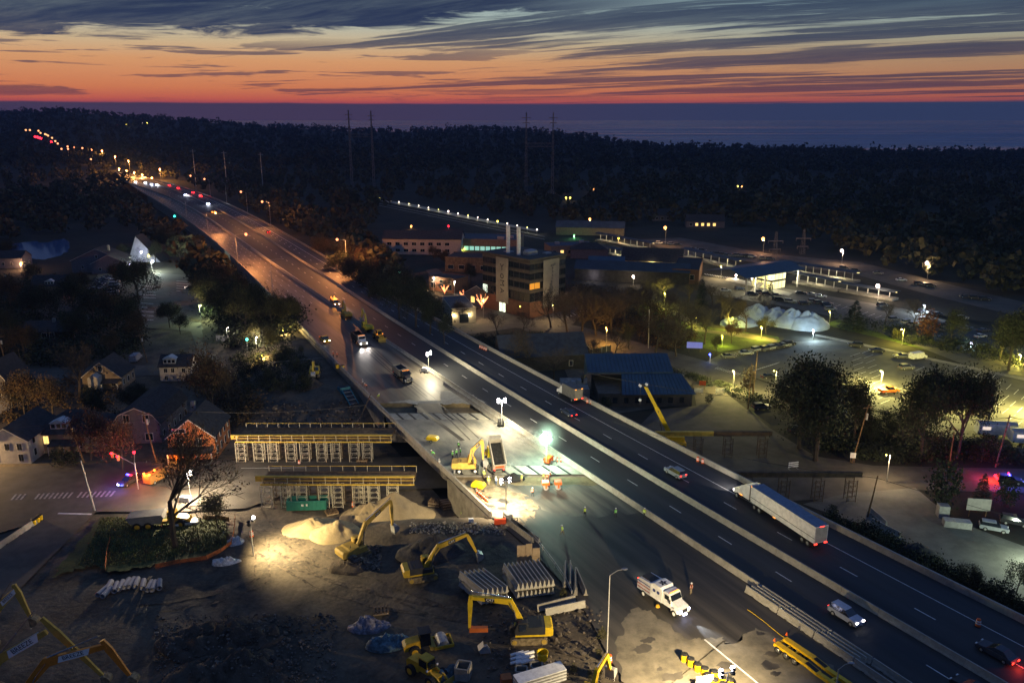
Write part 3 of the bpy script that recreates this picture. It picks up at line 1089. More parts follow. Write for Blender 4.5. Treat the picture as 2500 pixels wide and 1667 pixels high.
g_red = glow('police_red', (1.0, .02, .04), 5)
g_white = glow('tower_lamp', (1.0, .93, .95), 25)
g_green = glow('green_lamp', (.75, 1.0, .85), 160)
g_sod = glow('sodium', (1.0, .34, .15), 2.6)
def text(parent, s, size, loc, rot, mat, depth=.01, name='lettering', align='CENTER'):
 c = bpy.data.curves.new(name, 'FONT')
 c.body = s
 c.size = size
 c.extrude = depth
 c.align_x = align
 c.align_y = 'CENTER'
 c.resolution_u = 2
 c.materials.append(mat)
 o = bpy.data.objects.new('tmp', c)
 COL.objects.link(o)
 dg = bpy.context.evaluated_depsgraph_get()
 me = bpy.data.meshes.new_from_object(o.evaluated_get(dg))
 bpy.data.objects.remove(o)
 o = bpy.data.objects.new(name, me)
 COL.objects.link(o)
 o.location = loc
 o.rotation_euler = rot
 o.parent = parent
 return o
def wheel(parent, x, y, r, w, rim=None, name='wheel', out=None):
 """y = centre of the wheel; rim shows outwards"""
 key = ('wheel', round(r, 3), round(w, 3))
 if key not in P_:
  P_[key] = MB().tube((0, -w / 2, 0), (0, w / 2, 0), r, n=14).mesh('wheel', m_tyre)
  P_[('rim', round(r, 3), round(w, 3))] = {}
 o = bpy.data.objects.new(name, P_[key])
 COL.objects.link(o)
 o.parent = parent
 o.location = (x, y, r)
 rm = rim or m_steel
 d = P_[('rim', round(r, 3), round(w, 3))]
 if rm.name not in d:
  q_ = MB()
  for sg in (-1, 1):
   q_.tube((0, sg * w / 2, 0), (0, sg * (w / 2 + .02), 0), r * .56, r * .5, n=10)
   q_.tube((0, sg * (w / 2 + .02), 0), (0, sg * (w / 2 + .06), 0), r * .2, n=6)
  d[rm.name] = q_.mesh('rim', rm)
 o2 = bpy.data.objects.new('rim', d[rm.name])
 COL.objects.link(o2)
 o2.parent = o
 return o
CARS = {}
def car(loc, rz, kind='sedan', pm=None, label='', group=None, lights=None, name='parked_car', cat='car'):
 key = (kind, pm.name, lights)
 if key in CARS:
  return dup(CARS[key], loc, rz, label, group)
 t = thing(name, label, cat, loc, rz, group)
 CARS[key] = t
 if kind == 'sedan':
  body = [(-2.3, .32), (-2.36, .72), (-2.2, .93), (-1.5, .99), (1.0, .96), (2.05, .84), (2.34, .62), (2.3, .3)]
  cab = [(-1.85, .95), (-1.15, 1.40), (.05, 1.43), (.98, .95)]
  roof = [(-1.13, 1.405), (-1.05, 1.46), (.0, 1.48), (.08, 1.43)]
 elif kind == 'suv':
  body = [(-2.3, .38), (-2.36, 1.0), (-2.25, 1.1), (1.0, 1.08), (2.05, 1.0), (2.32, .75), (2.28, .35)]
  cab = [(-2.25, 1.07), (-2.0, 1.68), (.25, 1.70), (1.05, 1.07)]
  roof = [(-2.0, 1.68), (-1.95, 1.76), (.15, 1.78), (.28, 1.70)]
 elif kind == 'van':
  body = [(-2.8, .4), (-2.85, 2.2), (1.3, 2.25), (1.9, 1.35), (2.75, 1.15), (2.85, .75), (2.8, .4)]
  cab = [(.9, 1.35), (.95, 2.1), (1.42, 2.12), (1.98, 1.34)]
  roof = [(-2.8, 2.2), (-2.78, 2.28), (1.2, 2.32), (1.3, 2.25)]
 else:                                                   # pickup
  body = [(-2.8, .5), (-2.82, 1.12), (-.75, 1.12), (-.7, 1.1), (1.2, 1.12), (2.5, 1.05), (2.75, .8), (2.7, .45)]
  cab = [(-.72, 1.1), (-.58, 1.78), (.55, 1.8), (1.25, 1.1)]
  roof = [(-.6, 1.78), (-.55, 1.86), (.5, 1.88), (.58, 1.8)]
 w = .9 if kind in ('sedan', 'suv') else 1.0
 ob('body', MB().prism(body, -w, w, 'y'), pm, t)
 ob('windows', MB().prism(cab, -w + .03, w - .03, 'y', inset=.2), m_glass, t)
 ob('roof', MB().prism(roof, -w + .22, w - .22, 'y'), pm, t)
 if kind == 'pickup':
  ob('bed', MB().box(-2.72, -.85, -.85, .85, 1.122, 1.13), m_blackp, t)
  ob('tailgate', MB().box(-2.86, -2.8, -.95, .95, .7, 1.2), pm, t)
 xs_ = (-1.4, 1.45) if kind in ('sedan', 'suv') else (-1.75, 1.75)
 for x in xs_:
  for y in (-w + .08, w - .08):
   wheel(t, x, y, .33 if kind == 'sedan' else .38, .24)
 xf, zf = body[-2][0], (body[-2][1] + body[-3][1]) / 2
 xb, zb = body[1][0], body[1][1] - .06
 hl = {'head': g_head, 'run': g_head, 'tail': m_markw, 'cool': g_headb}.get(lights, m_markw)
 tl = g_tail if lights in ('tail', 'run', 'head') else M('lens_red', (.25, .01, .01), .3)
 for y in (-w + .25, w - .25):
  ob('headlight', MB().box(xf - .12, xf + .03, y - .18, y + .18, zf - .1, zf + .06), hl, t)
  ob('taillight', MB().box(xb - .05, xb + .05, y - .16, y + .16, zb - .12, zb + .08), tl, t)
 if lights in ('police',):
  for i, gm in enumerate((g_blue, g_red)):
   ob('beacon', MB().box(-.35, -.1, -.7 + i * .7, i * .7, roof[1][1] + .03, roof[1][1] + .2), gm, t)
 PK[t.name] = [(c, list(c.children)) for c in t.children]
 return t
def headlamps(t, x, y, z, power=900, col=(1, .9, .82), reach=14, spread=70):
 for s_ in (-1, 1):
  light('headlamp_beam', (x + .15, s_ * y, z), col, power, t, 'SPOT', .08, R(spread), (x + reach, s_ * y, -.3), .7)
def dump_truck(loc, rz, label, cabm, bedm, raised=0.0, lit='head', ribs=True, grille=None, load=None, name='dump_truck'):
 t = thing(name, label, 'dump truck', loc, rz)
 ob('chassis', MB().box(-4.6, 3.9, -.45, .45, .75, 1.05).box(-4.3, -1.0, -1.0, 1.0, .6, .72), m_dark, t)
 cabp = [(1.1, 1.0), (1.1, 2.75), (1.35, 2.95), (2.3, 2.95), (2.65, 1.95), (2.65, 1.0)]
 ob('cab', MB().prism(cabp, -1.1, 1.1, 'y', inset=.08), cabm, t)
 hood = [(2.65, .85), (2.65, 1.95), (3.9, 1.7), (4.25, 1.55), (4.3, .75), (3.2, .75)]
 ob('hood', MB().prism(hood, -.85, .85, 'y', inset=.1), cabm, t)
 for s_ in (-1, 1):
  ob('fender', MB().prism([(2.9, .75), (3.0, 1.15), (3.4, 1.3), (3.95, 1.2), (4.3, .75)], s_ * .82, s_ * 1.2, 'y'), cabm, t)
  ob('headlight', MB().box(4.25, 4.36, s_ * .95 - .17, s_ * .95 + .17, .85, 1.12), g_head if lit == 'head' else m_markw, t)
  ob('mirror', MB().box(2.4, 2.5, s_ * 1.3 - .1, s_ * 1.3 + .1, 1.7, 2.3), m_dark, t)
  ob('side_window', MB().box(1.55, 2.35, s_ * 1.075 - .02, s_ * 1.075 + .02, 1.9, 2.6), m_glass, t)
  wheel(t, 3.55, s_ * 1.0, .52, .32)
  for x in (-1.3, -2.6, -3.9):
   wheel(t, x, s_ * .95, .52, .55)
  ob('taillight', MB().box(-4.7, -4.6, s_ * .9 - .12, s_ * .9 + .12, .85, 1.05), g_tail, t)
 ob('windshield', MB()._a([(2.41, -.95, 2.72), (2.41, .95, 2.72), (2.69, 1.0, 2.0), (2.69, -1.0, 2.0)], [(0, 1, 2, 3)]), m_glass, t)
 ob('grille', MB().box(4.28, 4.36, -.55, .55, .95, 1.6), grille or m_chrome, t)
 ob('bumper', MB().box(4.2, 4.45, -1.2, 1.2, .5, .78), m_chrome, t)
 for y in (-.8, -.4, 0, .4, .8):
  ob('marker_light', MB().box(2.2, 2.32, y - .07, y + .07, 2.96, 3.06), g_amber, t)
 # bed, hinged at the rear
 bed = bpy.data.objects.new('bed', None)
 mb = MB()
 L, wd, z0, z1 = 5.5, 1.22, 1.12, 2.75
 mb.box(0, L, -wd, wd, 0, .1)
 for s_ in (-1, 1):
  mb.box(0, L, s_ * wd - .05, s_ * wd + .05, .1, z1 - z0)
  if ribs:
   for i in range(8):
    x = .2 + i * (L - .4) / 7
    mb.box(x - .05, x + .05, s_ * (wd + .1) - .05, s_ * (wd + .1) + .05, .05, z1 - z0)
  mb.box(0, L + .1, s_ * (wd + .02) - .11, s_ * (wd + .02) + .11, z1 - z0, z1 - z0 + .12)
 mb.box(L - .1, L, -wd + .05, wd - .05, .1, z1 - z0 + .25)
 mb.box(L, L + .8, -wd + .1, wd - .1, z1 - z0 + .2, z1 - z0 + .3)
 bedo = ob('bed', mb, bedm, t)
 bedo.location = (-4.5, 0, z0)
 bedo.rotation_euler = (0, -raised, 0)
 ob('bed_lining', MB().box(.05, L - .12, -wd + .06, wd - .06, .11, .2 if not load else load), M('asphalt_mix', (.02, .02, .02), .9, var=.5, scale=.4, bump=.6), bedo)
 tg = ob('tailgate', MB().box(-.12, -.02, -wd, wd, .0, z1 - z0), bedm, bedo)
 ob('tailgate_panel', MB().box(-.16, -.125, -.85, .85, .45, 1.2), m_orange, bedo)
 if raised:
  ob('hoist', MB().tube((1.0, 0, 1.0), (-4.5 + 4.2 * math.cos(raised), 0, z0 + 4.2 * math.sin(raised)), .12, n=6), m_chrome, t)
 if lit == 'head':
  headlamps(t, 4.4, .95, .95, 1500)
 return t
def limb(pts, wid, th, thick=None):
 """plate-sided box arm: pts (x,z), wid height across at each point"""
 up, dn = [], []
 n = len(pts)
 for i, (x, z) in enumerate(pts):
  a = pts[max(0, i - 1)]
  b = pts[min(n - 1, i + 1)]
  d = math.hypot(b[0] - a[0], b[1] - a[1])
  nx, nz = -(b[1] - a[1]) / d, (b[0] - a[0]) / d
  up.append((x + nx * wid[i] / 2, z + nz * wid[i] / 2))
  dn.append((x - nx * wid[i] / 2, z - nz * wid[i] / 2))
 mb = MB()
 for i in range(n - 1):
  mb.prism([dn[i], dn[i + 1], up[i + 1], up[i]], -th / 2, th / 2, 'y')
 return mb
def tracks(t, L=4.6, g_=1.25, w=.6, h=.95):
 for s_ in (-1, 1):
  r = h / 2
  pts = [(-L / 2 + r + r * math.cos(a), r + r * math.sin(a)) for a in np.linspace(PI / 2, 3 * PI / 2, 7)]
  pts += [(L / 2 - r + r * math.cos(a), r + r * math.sin(a)) for a in np.linspace(-PI / 2, PI / 2, 7)]
  tr = ob('track', MB().prism(pts, s_ * g_ - w / 2, s_ * g_ + w / 2, 'y'), m_track, t)
  mb = MB()
  for i in range(22):
   x = -L / 2 + r + (L - 2 * r) * i / 21
   mb.box(x - .04, x + .04, s_ * g_ - w / 2 - .01, s_ * g_ + w / 2 + .01, h, h + .05)
  ob('grouser', mb, m_track, tr)['kind'] = 'stuff'
  ob('drive_sprocket', MB().tube((-L / 2 + r, s_ * (g_ + w / 2), r), (-L / 2 + r, s_ * (g_ + w / 2 + .05), r), r * .7, n=10), m_yel2, tr)
  ob('idler', MB().tube((L / 2 - r, s_ * (g_ + w / 2), r), (L / 2 - r, s_ * (g_ + w / 2 + .05), r), r * .65, n=10), m_yel2, tr)
def excavator(loc, rz, label, boom, stick, swing=0.0, pm=None, ym=None, wheels=False, tool='bucket', mark='CAT', markpos=.45, logo_bg=True, s=1.0, cabm=None, brand_side=-1,
 marksize=.5, bucket_rot=0.0, name='excavator', hood=None, armm=None, fat=1.0):
 """boom: 3+ (x,z) points from foot to tip; stick: 2 points from boom tip on"""
 ym = ym or m_yel
 armm = armm or ym
 t = thing(name, label, 'excavator', loc, rz, s=s)
 if wheels:
  ob('undercarriage', MB().box(-2.3, 2.3, -.5, .5, .65, 1.05).box(-1.9, -1.2, -1.1, 1.1, .45, .7).box(1.2, 1.9, -1.1, 1.1, .45, .7), m_dark, t)
  for x in (-1.55, 1.55):
   for y in (-1.05, 1.05):
    wheel(t, x, y, .52, .45, m_white)
  ob('dozer_blade', MB().box(2.4, 2.5, -1.2, 1.2, .2, .85), m_steel, t)
  ob('stabiliser', MB().box(-2.6, -2.3, -1.2, -.7, .15, .8).box(-2.6, -2.3, .7, 1.2, .15, .8), m_steel, t)
 else:
  tracks(t)
  ob('undercarriage', MB().box(-1.2, 1.2, -1.0, 1.0, .45, .95), m_dark, t)
 top = bpy.data.objects.new('upper_structure', MB().box(-2.4, 1.7, -1.35, 1.35, 1.1, 1.35).mesh('upper_structure', ym))
 COL.objects.link(top)
 top.parent = t
 top.rotation_euler = (0, 0, swing)
 ob('turntable', MB().tube((0, 0, .95), (0, 0, 1.1), .7, n=12), m_dark, t)
 ob('engine_hood', MB().prism([(-2.0, 1.35), (-2.0, 2.2), (-1.6, 2.35), (.1, 2.3), (.1, 1.35)], -1.33, 1.33, 'y', inset=.08), hood or ym, top)
 ob('counterweight', MB().prism([(-2.95, 1.2), (-3.0, 1.9), (-2.8, 2.25), (-2.0, 2.25), (-2.0, 1.1), (-2.7, 1.1)], -1.33, 1.33, 'y', inset=.1), ym, top)
 cabp = [(.1, 1.35), (.1, 2.95), (.3, 3.05), (1.3, 3.02), (1.75, 2.1), (1.75, 1.35)]
 ob('cab', MB().prism(cabp, .45, 1.35, 'y', inset=.05), cabm or ym, top)
 ob('cab_window', MB().box(.35, 1.25, 1.345, 1.37, 1.85, 2.85).box(.35, 1.25, .43, .455, 1.85, 2.85), m_glass, top)
 ob('windshield', MB()._a([(1.325, .52, 3.0), (1.325, 1.28, 3.0), (1.78, 1.3, 2.1), (1.78, .5, 2.1)], [(0, 1, 2, 3)]), m_glass, top)
 ob('exhaust', MB().tube((-1.2, -.6, 2.3), (-1.2, -.6, 2.8), .07, n=6), m_dark, top)
 ob('side_box', MB().box(.1, 1.5, -1.33, -.75, 1.35, 1.95), hood or ym, top)
 nb = len(boom)
 wid = [.45] + [.85] * (nb - 2) + [.42]
 if nb > 3:
  wid[1] = .8
 wid = [w_ * fat for w_ in wid]
 bo = ob('boom', limb(boom, wid, .42), armm, top)
 so = ob('stick', limb([stick[0], (stick[0][0] * .75 + stick[1][0] * .25, stick[0][1] * .75 + stick[1][1] * .25), stick[1]], [.35 * fat, .62 * fat, .28 * fat], .34), armm, top)
 # cylinders
 e = boom[1]
 for y in (-.35, .35):
  ob('boom_cylinder', MB().tube((1.3, y, 1.4), ((boom[0][0] + 2 * e[0]) / 3 + .1, y, (boom[0][1] + 2 * e[1]) / 3), .10, n=6).tube(
 ((boom[0][0] + 2 * e[0]) / 3 + .1, y, (boom[0][1] + 2 * e[1]) / 3), (e[0], y, e[1]), .05, n=6), m_chrome, top)
 tip = boom[-1]
 mid = boom[-2]
 bx, bz = (mid[0] + tip[0]) / 2, (mid[1] + tip[1]) / 2 + .5
 ax, az_ = stick[0][0] * 1.12 - stick[1][0] * .12, stick[0][1] * 1.12 - stick[1][1] * .12
 ob('stick_cylinder', MB().tube((mid[0], 0, mid[1] + .5), ((mid[0] + ax) / 2, 0, (mid[1] + az_) / 2 + .25), .11, n=6).tube(
 ((mid[0] + ax) / 2, 0, (mid[1] + az_) / 2 + .25), (ax, 0, az_), .06, n=6), m_chrome, top)
 sx, sz = stick[1]
 if tool == 'bucket':
  a = bucket_rot
  prof = [(-.1, .1), (.35, .15), (.95, -.25), (1.05, -.75), (.7, -1.15), (.1, -1.3), (.05, -1.2), (.0, -.5)]
  prof = [(sx + x * math.cos(a) - z * math.sin(a), sz + x * math.sin(a) + z * math.cos(a)) for x, z in prof]
  b_ = ob('bucket', MB().prism(prof, -.6, .6, 'y'), m_track if fat > 1 else (m_dark if ym is m_yel else m_steel), top)
  mb = MB()
  for i in range(5):
   x, z = prof[5]
   mb.box(x - .07, x + .07, -.6 + i * .27, -.48 + i * .27, z - .22, z)
  ob('tooth', mb, m_steel, b_)['kind'] = 'stuff'
 elif tool == 'hammer':
  a = bucket_rot
  d = (math.cos(a), math.sin(a))
  ob('hammer', limb([(sx, sz), (sx + d[0] * 2.3, sz + d[1] * 2.3)], [.62, .55], .55), paint('hammer_orange', (.55, .14, .03), .5), top)
  ob('chisel', MB().tube((sx + d[0] * 2.3, 0, sz + d[1] * 2.3), (sx + d[0] * 3.2, 0, sz + d[1] * 3.2), .11, n=6), m_dark, top)
 if mark:
  i = nb // 2 - (1 if nb % 2 == 0 else 0)
  p, q_ = boom[-3] if markpos < 0 else boom[1], boom[2]
  cx_, cz_ = p[0] + (q_[0] - p[0]) * abs(markpos), p[1] + (q_[1] - p[1]) * abs(markpos)
  an = math.atan2(q_[1] - p[1], q_[0] - p[0])
  for sd in (-1, 1):
   rot = (PI / 2, -an, 0) if sd < 0 else (PI / 2, an, PI)
   if logo_bg:
    pts = [(-len(mark) * marksize * .42, -marksize * .55), (len(mark) * marksize * .36, -marksize * .55), (len(mark) * marksize * .46, marksize * .5), (-len(mark) * marksize * .34, marksize * .5)]
    c_, s2 = math.cos(an), math.sin(an)
    pl = [(cx_ + x * c_ - z * s2, cz_ + x * s2 + z * c_) for x, z in pts]
    ob('logo_plate', MB().prism(pl, sd * .215, sd * .225, 'y'), m_mark if mark == 'CAT' else m_markw, top)
   o = text(top, mark, marksize, (cx_, sd * .235, cz_), (0, 0, 0), m_markw if mark == 'CAT' else m_mark)
   mt_ = Matrix.Translation((cx_, sd * .235, cz_)) @ Matrix.Rotation(-an, 4, 'Y') @ (Matrix.Rotation(PI / 2, 4, 'X') if sd < 0 else Matrix.Rotation(PI, 4, 'Z') @ Matrix.Rotation(PI / 2, 4, 'X'))
   o.matrix_basis = mt_
 return t
def loader(loc, rz, label, lit=False):
 t = thing('wheel_loader', label, 'wheel loader', loc, rz)
 ob('engine_hood', MB().prism([(-3.0, .9), (-3.1, 1.7), (-2.8, 2.1), (-.9, 2.25), (-.9, .9)], -.85, .85, 'y', inset=.1), m_yel, t)
 ob('cab', MB().prism([(-.9, 1.2), (-.9, 3.1), (.6, 3.1), (.75, 1.2)], -.75, .75, 'y', inset=.08), m_yel, t)
 ob('cab_window', MB().box(-.75, .5, -.79, .79, 2.0, 2.95).box(.55, .78, -.6, .6, 1.8, 2.9), m_glass, t)
 ob('front_frame', MB().box(.7, 2.2, -.5, .5, .7, 1.4), m_yel, t)
 for s_ in (-1, 1):
  ob('lift_arm', limb([(.9, 1.7), (2.3, 1.3), (3.1, .6)], [.4, .4, .3], .2).box(0, 0, 0, 0, 0, 0), m_yel, t).location = (0, s_ * .6, 0)
  for x in (-2.0, 1.6):
   wheel(t, x, s_ * 1.05, .8, .55, m_yel)
  ob('headlight', MB().box(.75, .9, s_ * .9 - .12, s_ * .9 + .12, 1.9, 2.1), g_amber if lit else m_markw, t)
 ob('bucket', MB().prism([(3.0, .15), (3.0, 1.1), (3.3, 1.3), (3.35, .4), (4.1, .2), (4.1, .1)], -1.4, 1.4, 'y'), m_yel2, t)
 return t
def soil_roller(loc, rz, label):
 t = thing('soil_roller', label, 'road roller', loc, rz)
 ob('engine_hood', MB().prism([(-3.0, .8), (-3.1, 1.4), (-2.7, 1.8), (-.9, 2.05), (-.8, .9)], -.8, .8, 'y', inset=.12), m_yel, t)
 ob('cab', MB().prism([(-.8, 1.1), (-.85, 2.95), (.5, 2.95), (.6, 1.1)], -.75, .75, 'y', inset=.05), m_glass, t)
 ob('cab_roof', MB().box(-.95, .65, -.85, .85, 2.95, 3.07), m_dark, t)
 for s_ in (-1, 1):
  wheel(t, -1.7, s_ * 1.0, .78, .5, m_yel)
  ob('drum_frame', MB().box(.9, 3.5, s_ * 1.2 - .08, s_ * 1.2 + .08, .55, .95), m_yel, t)
 ob('front_bar', MB().box(3.4, 3.6, -1.2, 1.2, .55, .95), m_yel, t)
 ob('frame_joint', MB().box(.4, 1.1, -1.2, 1.2, .6, 1.1), m_yel2, t)
 ob('drum', MB().tube((2.2, -1.1, .78), (2.2, 1.1, .78), .78, n=20), m_steel, t, smooth=False)
 return t
def tandem_roller(loc, rz, label):
 t = thing('tandem_roller', label, 'road roller', loc, rz)
 for x in (-1.15, 1.15):
  ob('drum', MB().tube((x, -.75, .5), (x, .75, .5), .5, n=16), m_steel, t)
  ob('drum_cover', MB().box(x - .65, x + .65, -.7, .7, 1.0, 1.5).box(x - .15, x + .15, -.86, -.78, .4, 1.1).box(x - .15, x + .15, .78, .86, .4, 1.1), m_orange, t)
 ob('seat', MB().box(-.3, .15, -.35, .35, 1.0, 1.25).box(-.42, -.3, -.35, .35, 1.2, 1.75), m_blackp, t)
 ob('roll_bar', MB().path([(-.5, -.6, 1.0), (-.5, -.6, 2.5), (-.5, .6, 2.5), (-.5, .6, 1.0)], .05), m_dark, t)
 ob('steering_wheel', MB().tube((.35, 0, 1.5), (.3, 0, 1.55), .2, n=8), m_blackp, t)
 return t
def light_tower(loc, rz, label, hgt, col, power, lampm, lit=4, gr=None, spread=None, body=None, aim=None, vol=0, bodytx=None):
 t = thing('light_tower', label, 'light tower', loc, rz, gr)
 ob('trailer', MB().box(-1.0, 1.0, -.6, .6, .45, 1.35, taper=.06), body or m_white, t)
 ob('drawbar', MB().box(1.0, 2.2, -.05, .05, .4, .5), m_dark, t)
 for s_ in (-1, 1):
  wheel(t, -.1, s_ * .72, .32, .2)
  ob('outrigger', MB().box(.6, .7, s_ * .6, s_ * 1.5, .35, .45).box(.6, .7, s_ * 1.45, s_ * 1.55, 0, .45), m_dark, t)
 ob('mast', MB().box(-1.06, -.9, -.08, .08, .6, hgt * .5).box(-1.04, -.92, -.06, .06, hgt * .5, hgt), m_steel, t)
 ob('crossbar', MB().box(-1.05, -.95, -.9, .9, hgt - .05, hgt + .03), m_steel, t)
 n_ = 0
 for (y, z) in ((-.75, .25), (.75, .25), (-.75, -.3), (.75, -.3)):
  h_ = ob('lamp', MB().tube((-.8, y, hgt + z), (-1.15, y, hgt + z), .14, .30, n=10), m_dark, t)
  ob('lens', MB().ball((-1.17, y, hgt + z), .3, 8, 4), lampm if n_ < lit else m_blackp, h_)
  n_ += 1
 if spread is None:
  light('tower_light', (-1.7, 0, hgt), col, power, t, 'POINT', .35)
 else:
  light('tower_light', (-1.8, 0, hgt), col, power, t, 'SPOT', .35, R(spread), aim or (-14, 0, 0), 1.0)
 return t
# ------------------------------------------------------------------ people
def person_mesh(pose):
 me = bpy.data.meshes.new('body')
 V, E_, Rr = [], [], []
 def a(p, r, link=None):
  V.append(p)
  Rr.append(r)
  if link is not None:
   E_.append((link, len(V) - 1))
  return len(V) - 1
 lean = {'stand': 0, 'walk': .08, 'bend': .55, 'point': 0}[pose]
 stp = {'stand': .1, 'walk': .32, 'bend': .2, 'point': .12}[pose]
 pel = a((0, 0, .95), .15)
 c1 = a((lean * .3, 0, 1.15), .14, pel)
 c2 = a((lean * .75, 0, 1.38), .16, c1)
 nk = a((lean * .95, 0, 1.50), .065, c2)
 hd = a((lean * 1.1 + .02, 0, 1.62), .095, nk)
 a((lean * 1.15 + .02, 0, 1.73), .085, hd)
 for s_ in (-1, 1):
  h = a((0, s_ * .10, .90), .10, pel)
  kn = a((s_ * stp * .5 + .03, s_ * .12, .50), .065, h)
  an = a((s_ * stp, s_ * .13, .09), .045, kn)
  a((s_ * stp + .17, s_ * .15, .04), .04, an)
  sh = a((lean * .8, s_ * .20, 1.40), .07, c2)
  if pose == 'point' and s_ > 0:
   el_, ha = (.2, .35, 1.25), (.45, .42, 1.35)
  elif pose == 'bend':
   el_, ha = (.5, s_ * .25, 1.15), (.62, s_ * .15, .95)
  else:
   el_, ha = (.02 - s_ * stp * .4, s_ * .27, 1.12), (.16 - s_ * stp * .3, s_ * .26, .88)
  e = a(el_, .045, sh)
  w_ = a(ha, .032, e)
  d = (Vector(ha) - Vector(el_)).normalized()
  pm_ = a(tuple(Vector(ha) + d * .06), .032, w_)
  for i in range(4):
   off = Vector((0, 0, 1)).cross(d)
   if off.length < .1:
    off = Vector((1, 0, 0))
   off.normalize()
   q1 = Vector(ha) + d * (.13 + .012 * (i in (1, 2))) + off * (i - 1.5) * .019
   f1 = a(tuple(q1), .010, pm_)
   a(tuple(q1 + d * .03 + Vector((-.012, 0, -.012))), .009, f1)
  a(tuple(Vector(ha) + d * .07 + off * .06), .011, w_)
 me.from_pydata(V, E_, [])
 me.update()
 o = bpy.data.objects.new('tmp', me)
 COL.objects.link(o)
 sk = o.modifiers.new('s', 'SKIN')
 sv = me.skin_vertices[0].data
 for i, r in enumerate(Rr):
  sv[i].radius = (r, r * (1.0))
 sv[0].use_root = True
 su = o.modifiers.new('b', 'SUBSURF')
 su.levels = su.render_levels = 1
 dg = bpy.context.evaluated_depsgraph_get()
 m2 = bpy.data.meshes.new_from_object(o.evaluated_get(dg))
 bpy.data.objects.remove(o)
 m2.name = 'body'
 return m2
PM = {}
m_skin = M('skin', (.42, .24, .16), .6, var=.1)
m_jean = M('trousers_blue', (.05, .08, .16), .9, var=.2)
m_khaki = M('trousers_khaki', (.30, .24, .15), .9, var=.2)
m_navy = M('trousers_dark', (.02, .022, .03), .9, var=.2)
m_hiv = M('hi_vis_yellow', (.55, .80, .05), .7, var=.1)
m_hivg = M('hi_vis_green', (.20, .72, .12), .7, var=.1)
m_hivo = M('hi_vis_orange', (.85, .20, .05), .7, var=.1)
m_boot = M('boots', (.05, .035, .02), .9, var=.2)
m_helm = M('helmet_white', (.80, .80, .78), .4, var=.05)
m_helmy = M('helmet_yellow', (.70, .55, .04), .4, var=.05)
def person(loc, rz, label, pose='stand', vest=None, legs=None, shirt=None, helmet=None, group='highway workers', s=1.0):
 vest = vest or m_hiv
 legs = legs or m_jean
 shirt = shirt or vest
 key = (pose, legs.name, shirt.name)
 if pose not in PM:
  PM[pose] = person_mesh(pose)
 if key not in PM:
  me = PM[pose].copy()
  me.materials.clear()
  for m_ in (legs, shirt, m_skin, m_boot):
   me.materials.append(m_)
  for p in me.polygons:
   z = p.center.z
   y = abs(p.center.y)
   x = p.center.x
   p.material_index = 3 if z < .12 else (2 if z > 1.50 or (y > .12 and z < .96 and (x > .1 or y > .23) and z > .7) else (0 if z < .98 else 1))
  PM[key] = me
 t = thing('person', label, 'person', loc, rz, group, s=s)
 o = bpy.data.objects.new('body', PM[key])
 COL.objects.link(o)
 o.parent = t
 lean = {'stand': 0, 'walk': .08, 'bend': .55, 'point': 0}[pose]
 hx = lean * 1.12 + .02
 vk = ('vest', pose, vest.name)
 if vk not in PM:
  mb = MB()
  pr = [(.0, .97, .155, .19), (lean * .3, 1.15, .155, .185), (lean * .72, 1.36, .17, .20), (lean * .85, 1.45, .13, .15)]
  n = 10
  v_ = []
  for (x, z, rx, ry) in pr:
   for i in range(n):
    a_ = 2 * PI * i / n
    v_.append((x + rx * math.cos(a_), ry * math.sin(a_) * 1.05, z))
  mb._a(v_, [(j * n + i, j * n + (i + 1) % n, (j + 1) * n + (i + 1) % n, (j + 1) * n + i) for j in range(3) for i in range(n)])
  PM[vk] = mb.mesh('vest', vest)
  mb = MB()
  for z, x in ((1.12, lean * .27), (1.24, lean * .47)):
   mb.lathe([(.192, z), (.192, z + .045)], 10, (x, 0, 0))
  PM[('stripe', pose)] = mb.mesh('reflective_stripe', m_refl)
  hm = MB().lathe([(.15, 0), (.15, .02), (.118, .03), (.112, .08), (.07, .135), (.01, .15)], 10, (hx, 0, 1.70))
  hm.box(hx + .1, hx + .2, -.08, .08, 1.70, 1.72)
  PM[('helm', pose)] = hm
  fc = MB()
  for s_ in (-1, 1):
   fc.box(hx + .082, hx + .094, s_ * .035 - .012, s_ * .035 + .012, 1.635, 1.65)
  fc.box(hx + .08, hx + .115, -.012, .012, 1.59, 1.63)
  fc.box(hx + .08, hx + .092, -.025, .025, 1.56, 1.57)
  PM[('face', pose)] = fc.mesh('face', M('face_dark', (.10, .05, .04), .8))
 hk = ('helm', pose, (helmet or m_helm).name)
 if hk not in PM:
  PM[hk] = PM[('helm', pose)].mesh('helmet', helmet or m_helm)
 for nm, me in (('vest', PM[vk]), ('reflective_stripe', PM[('stripe', pose)]), ('helmet', PM[hk]), ('face', PM[('face', pose)])):
  c = bpy.data.objects.new(nm, me)
  COL.objects.link(c)
  c.parent = t
 return t
# ------------------------------------------------------------------ the roadworks
RA = ROAD_ANG
FWD = RA - PI          # towards the camera along the road
def base_from_head(px, py, z0, h):
 p = at(px, py, z0 + h)
 return (p[0], p[1], z0)
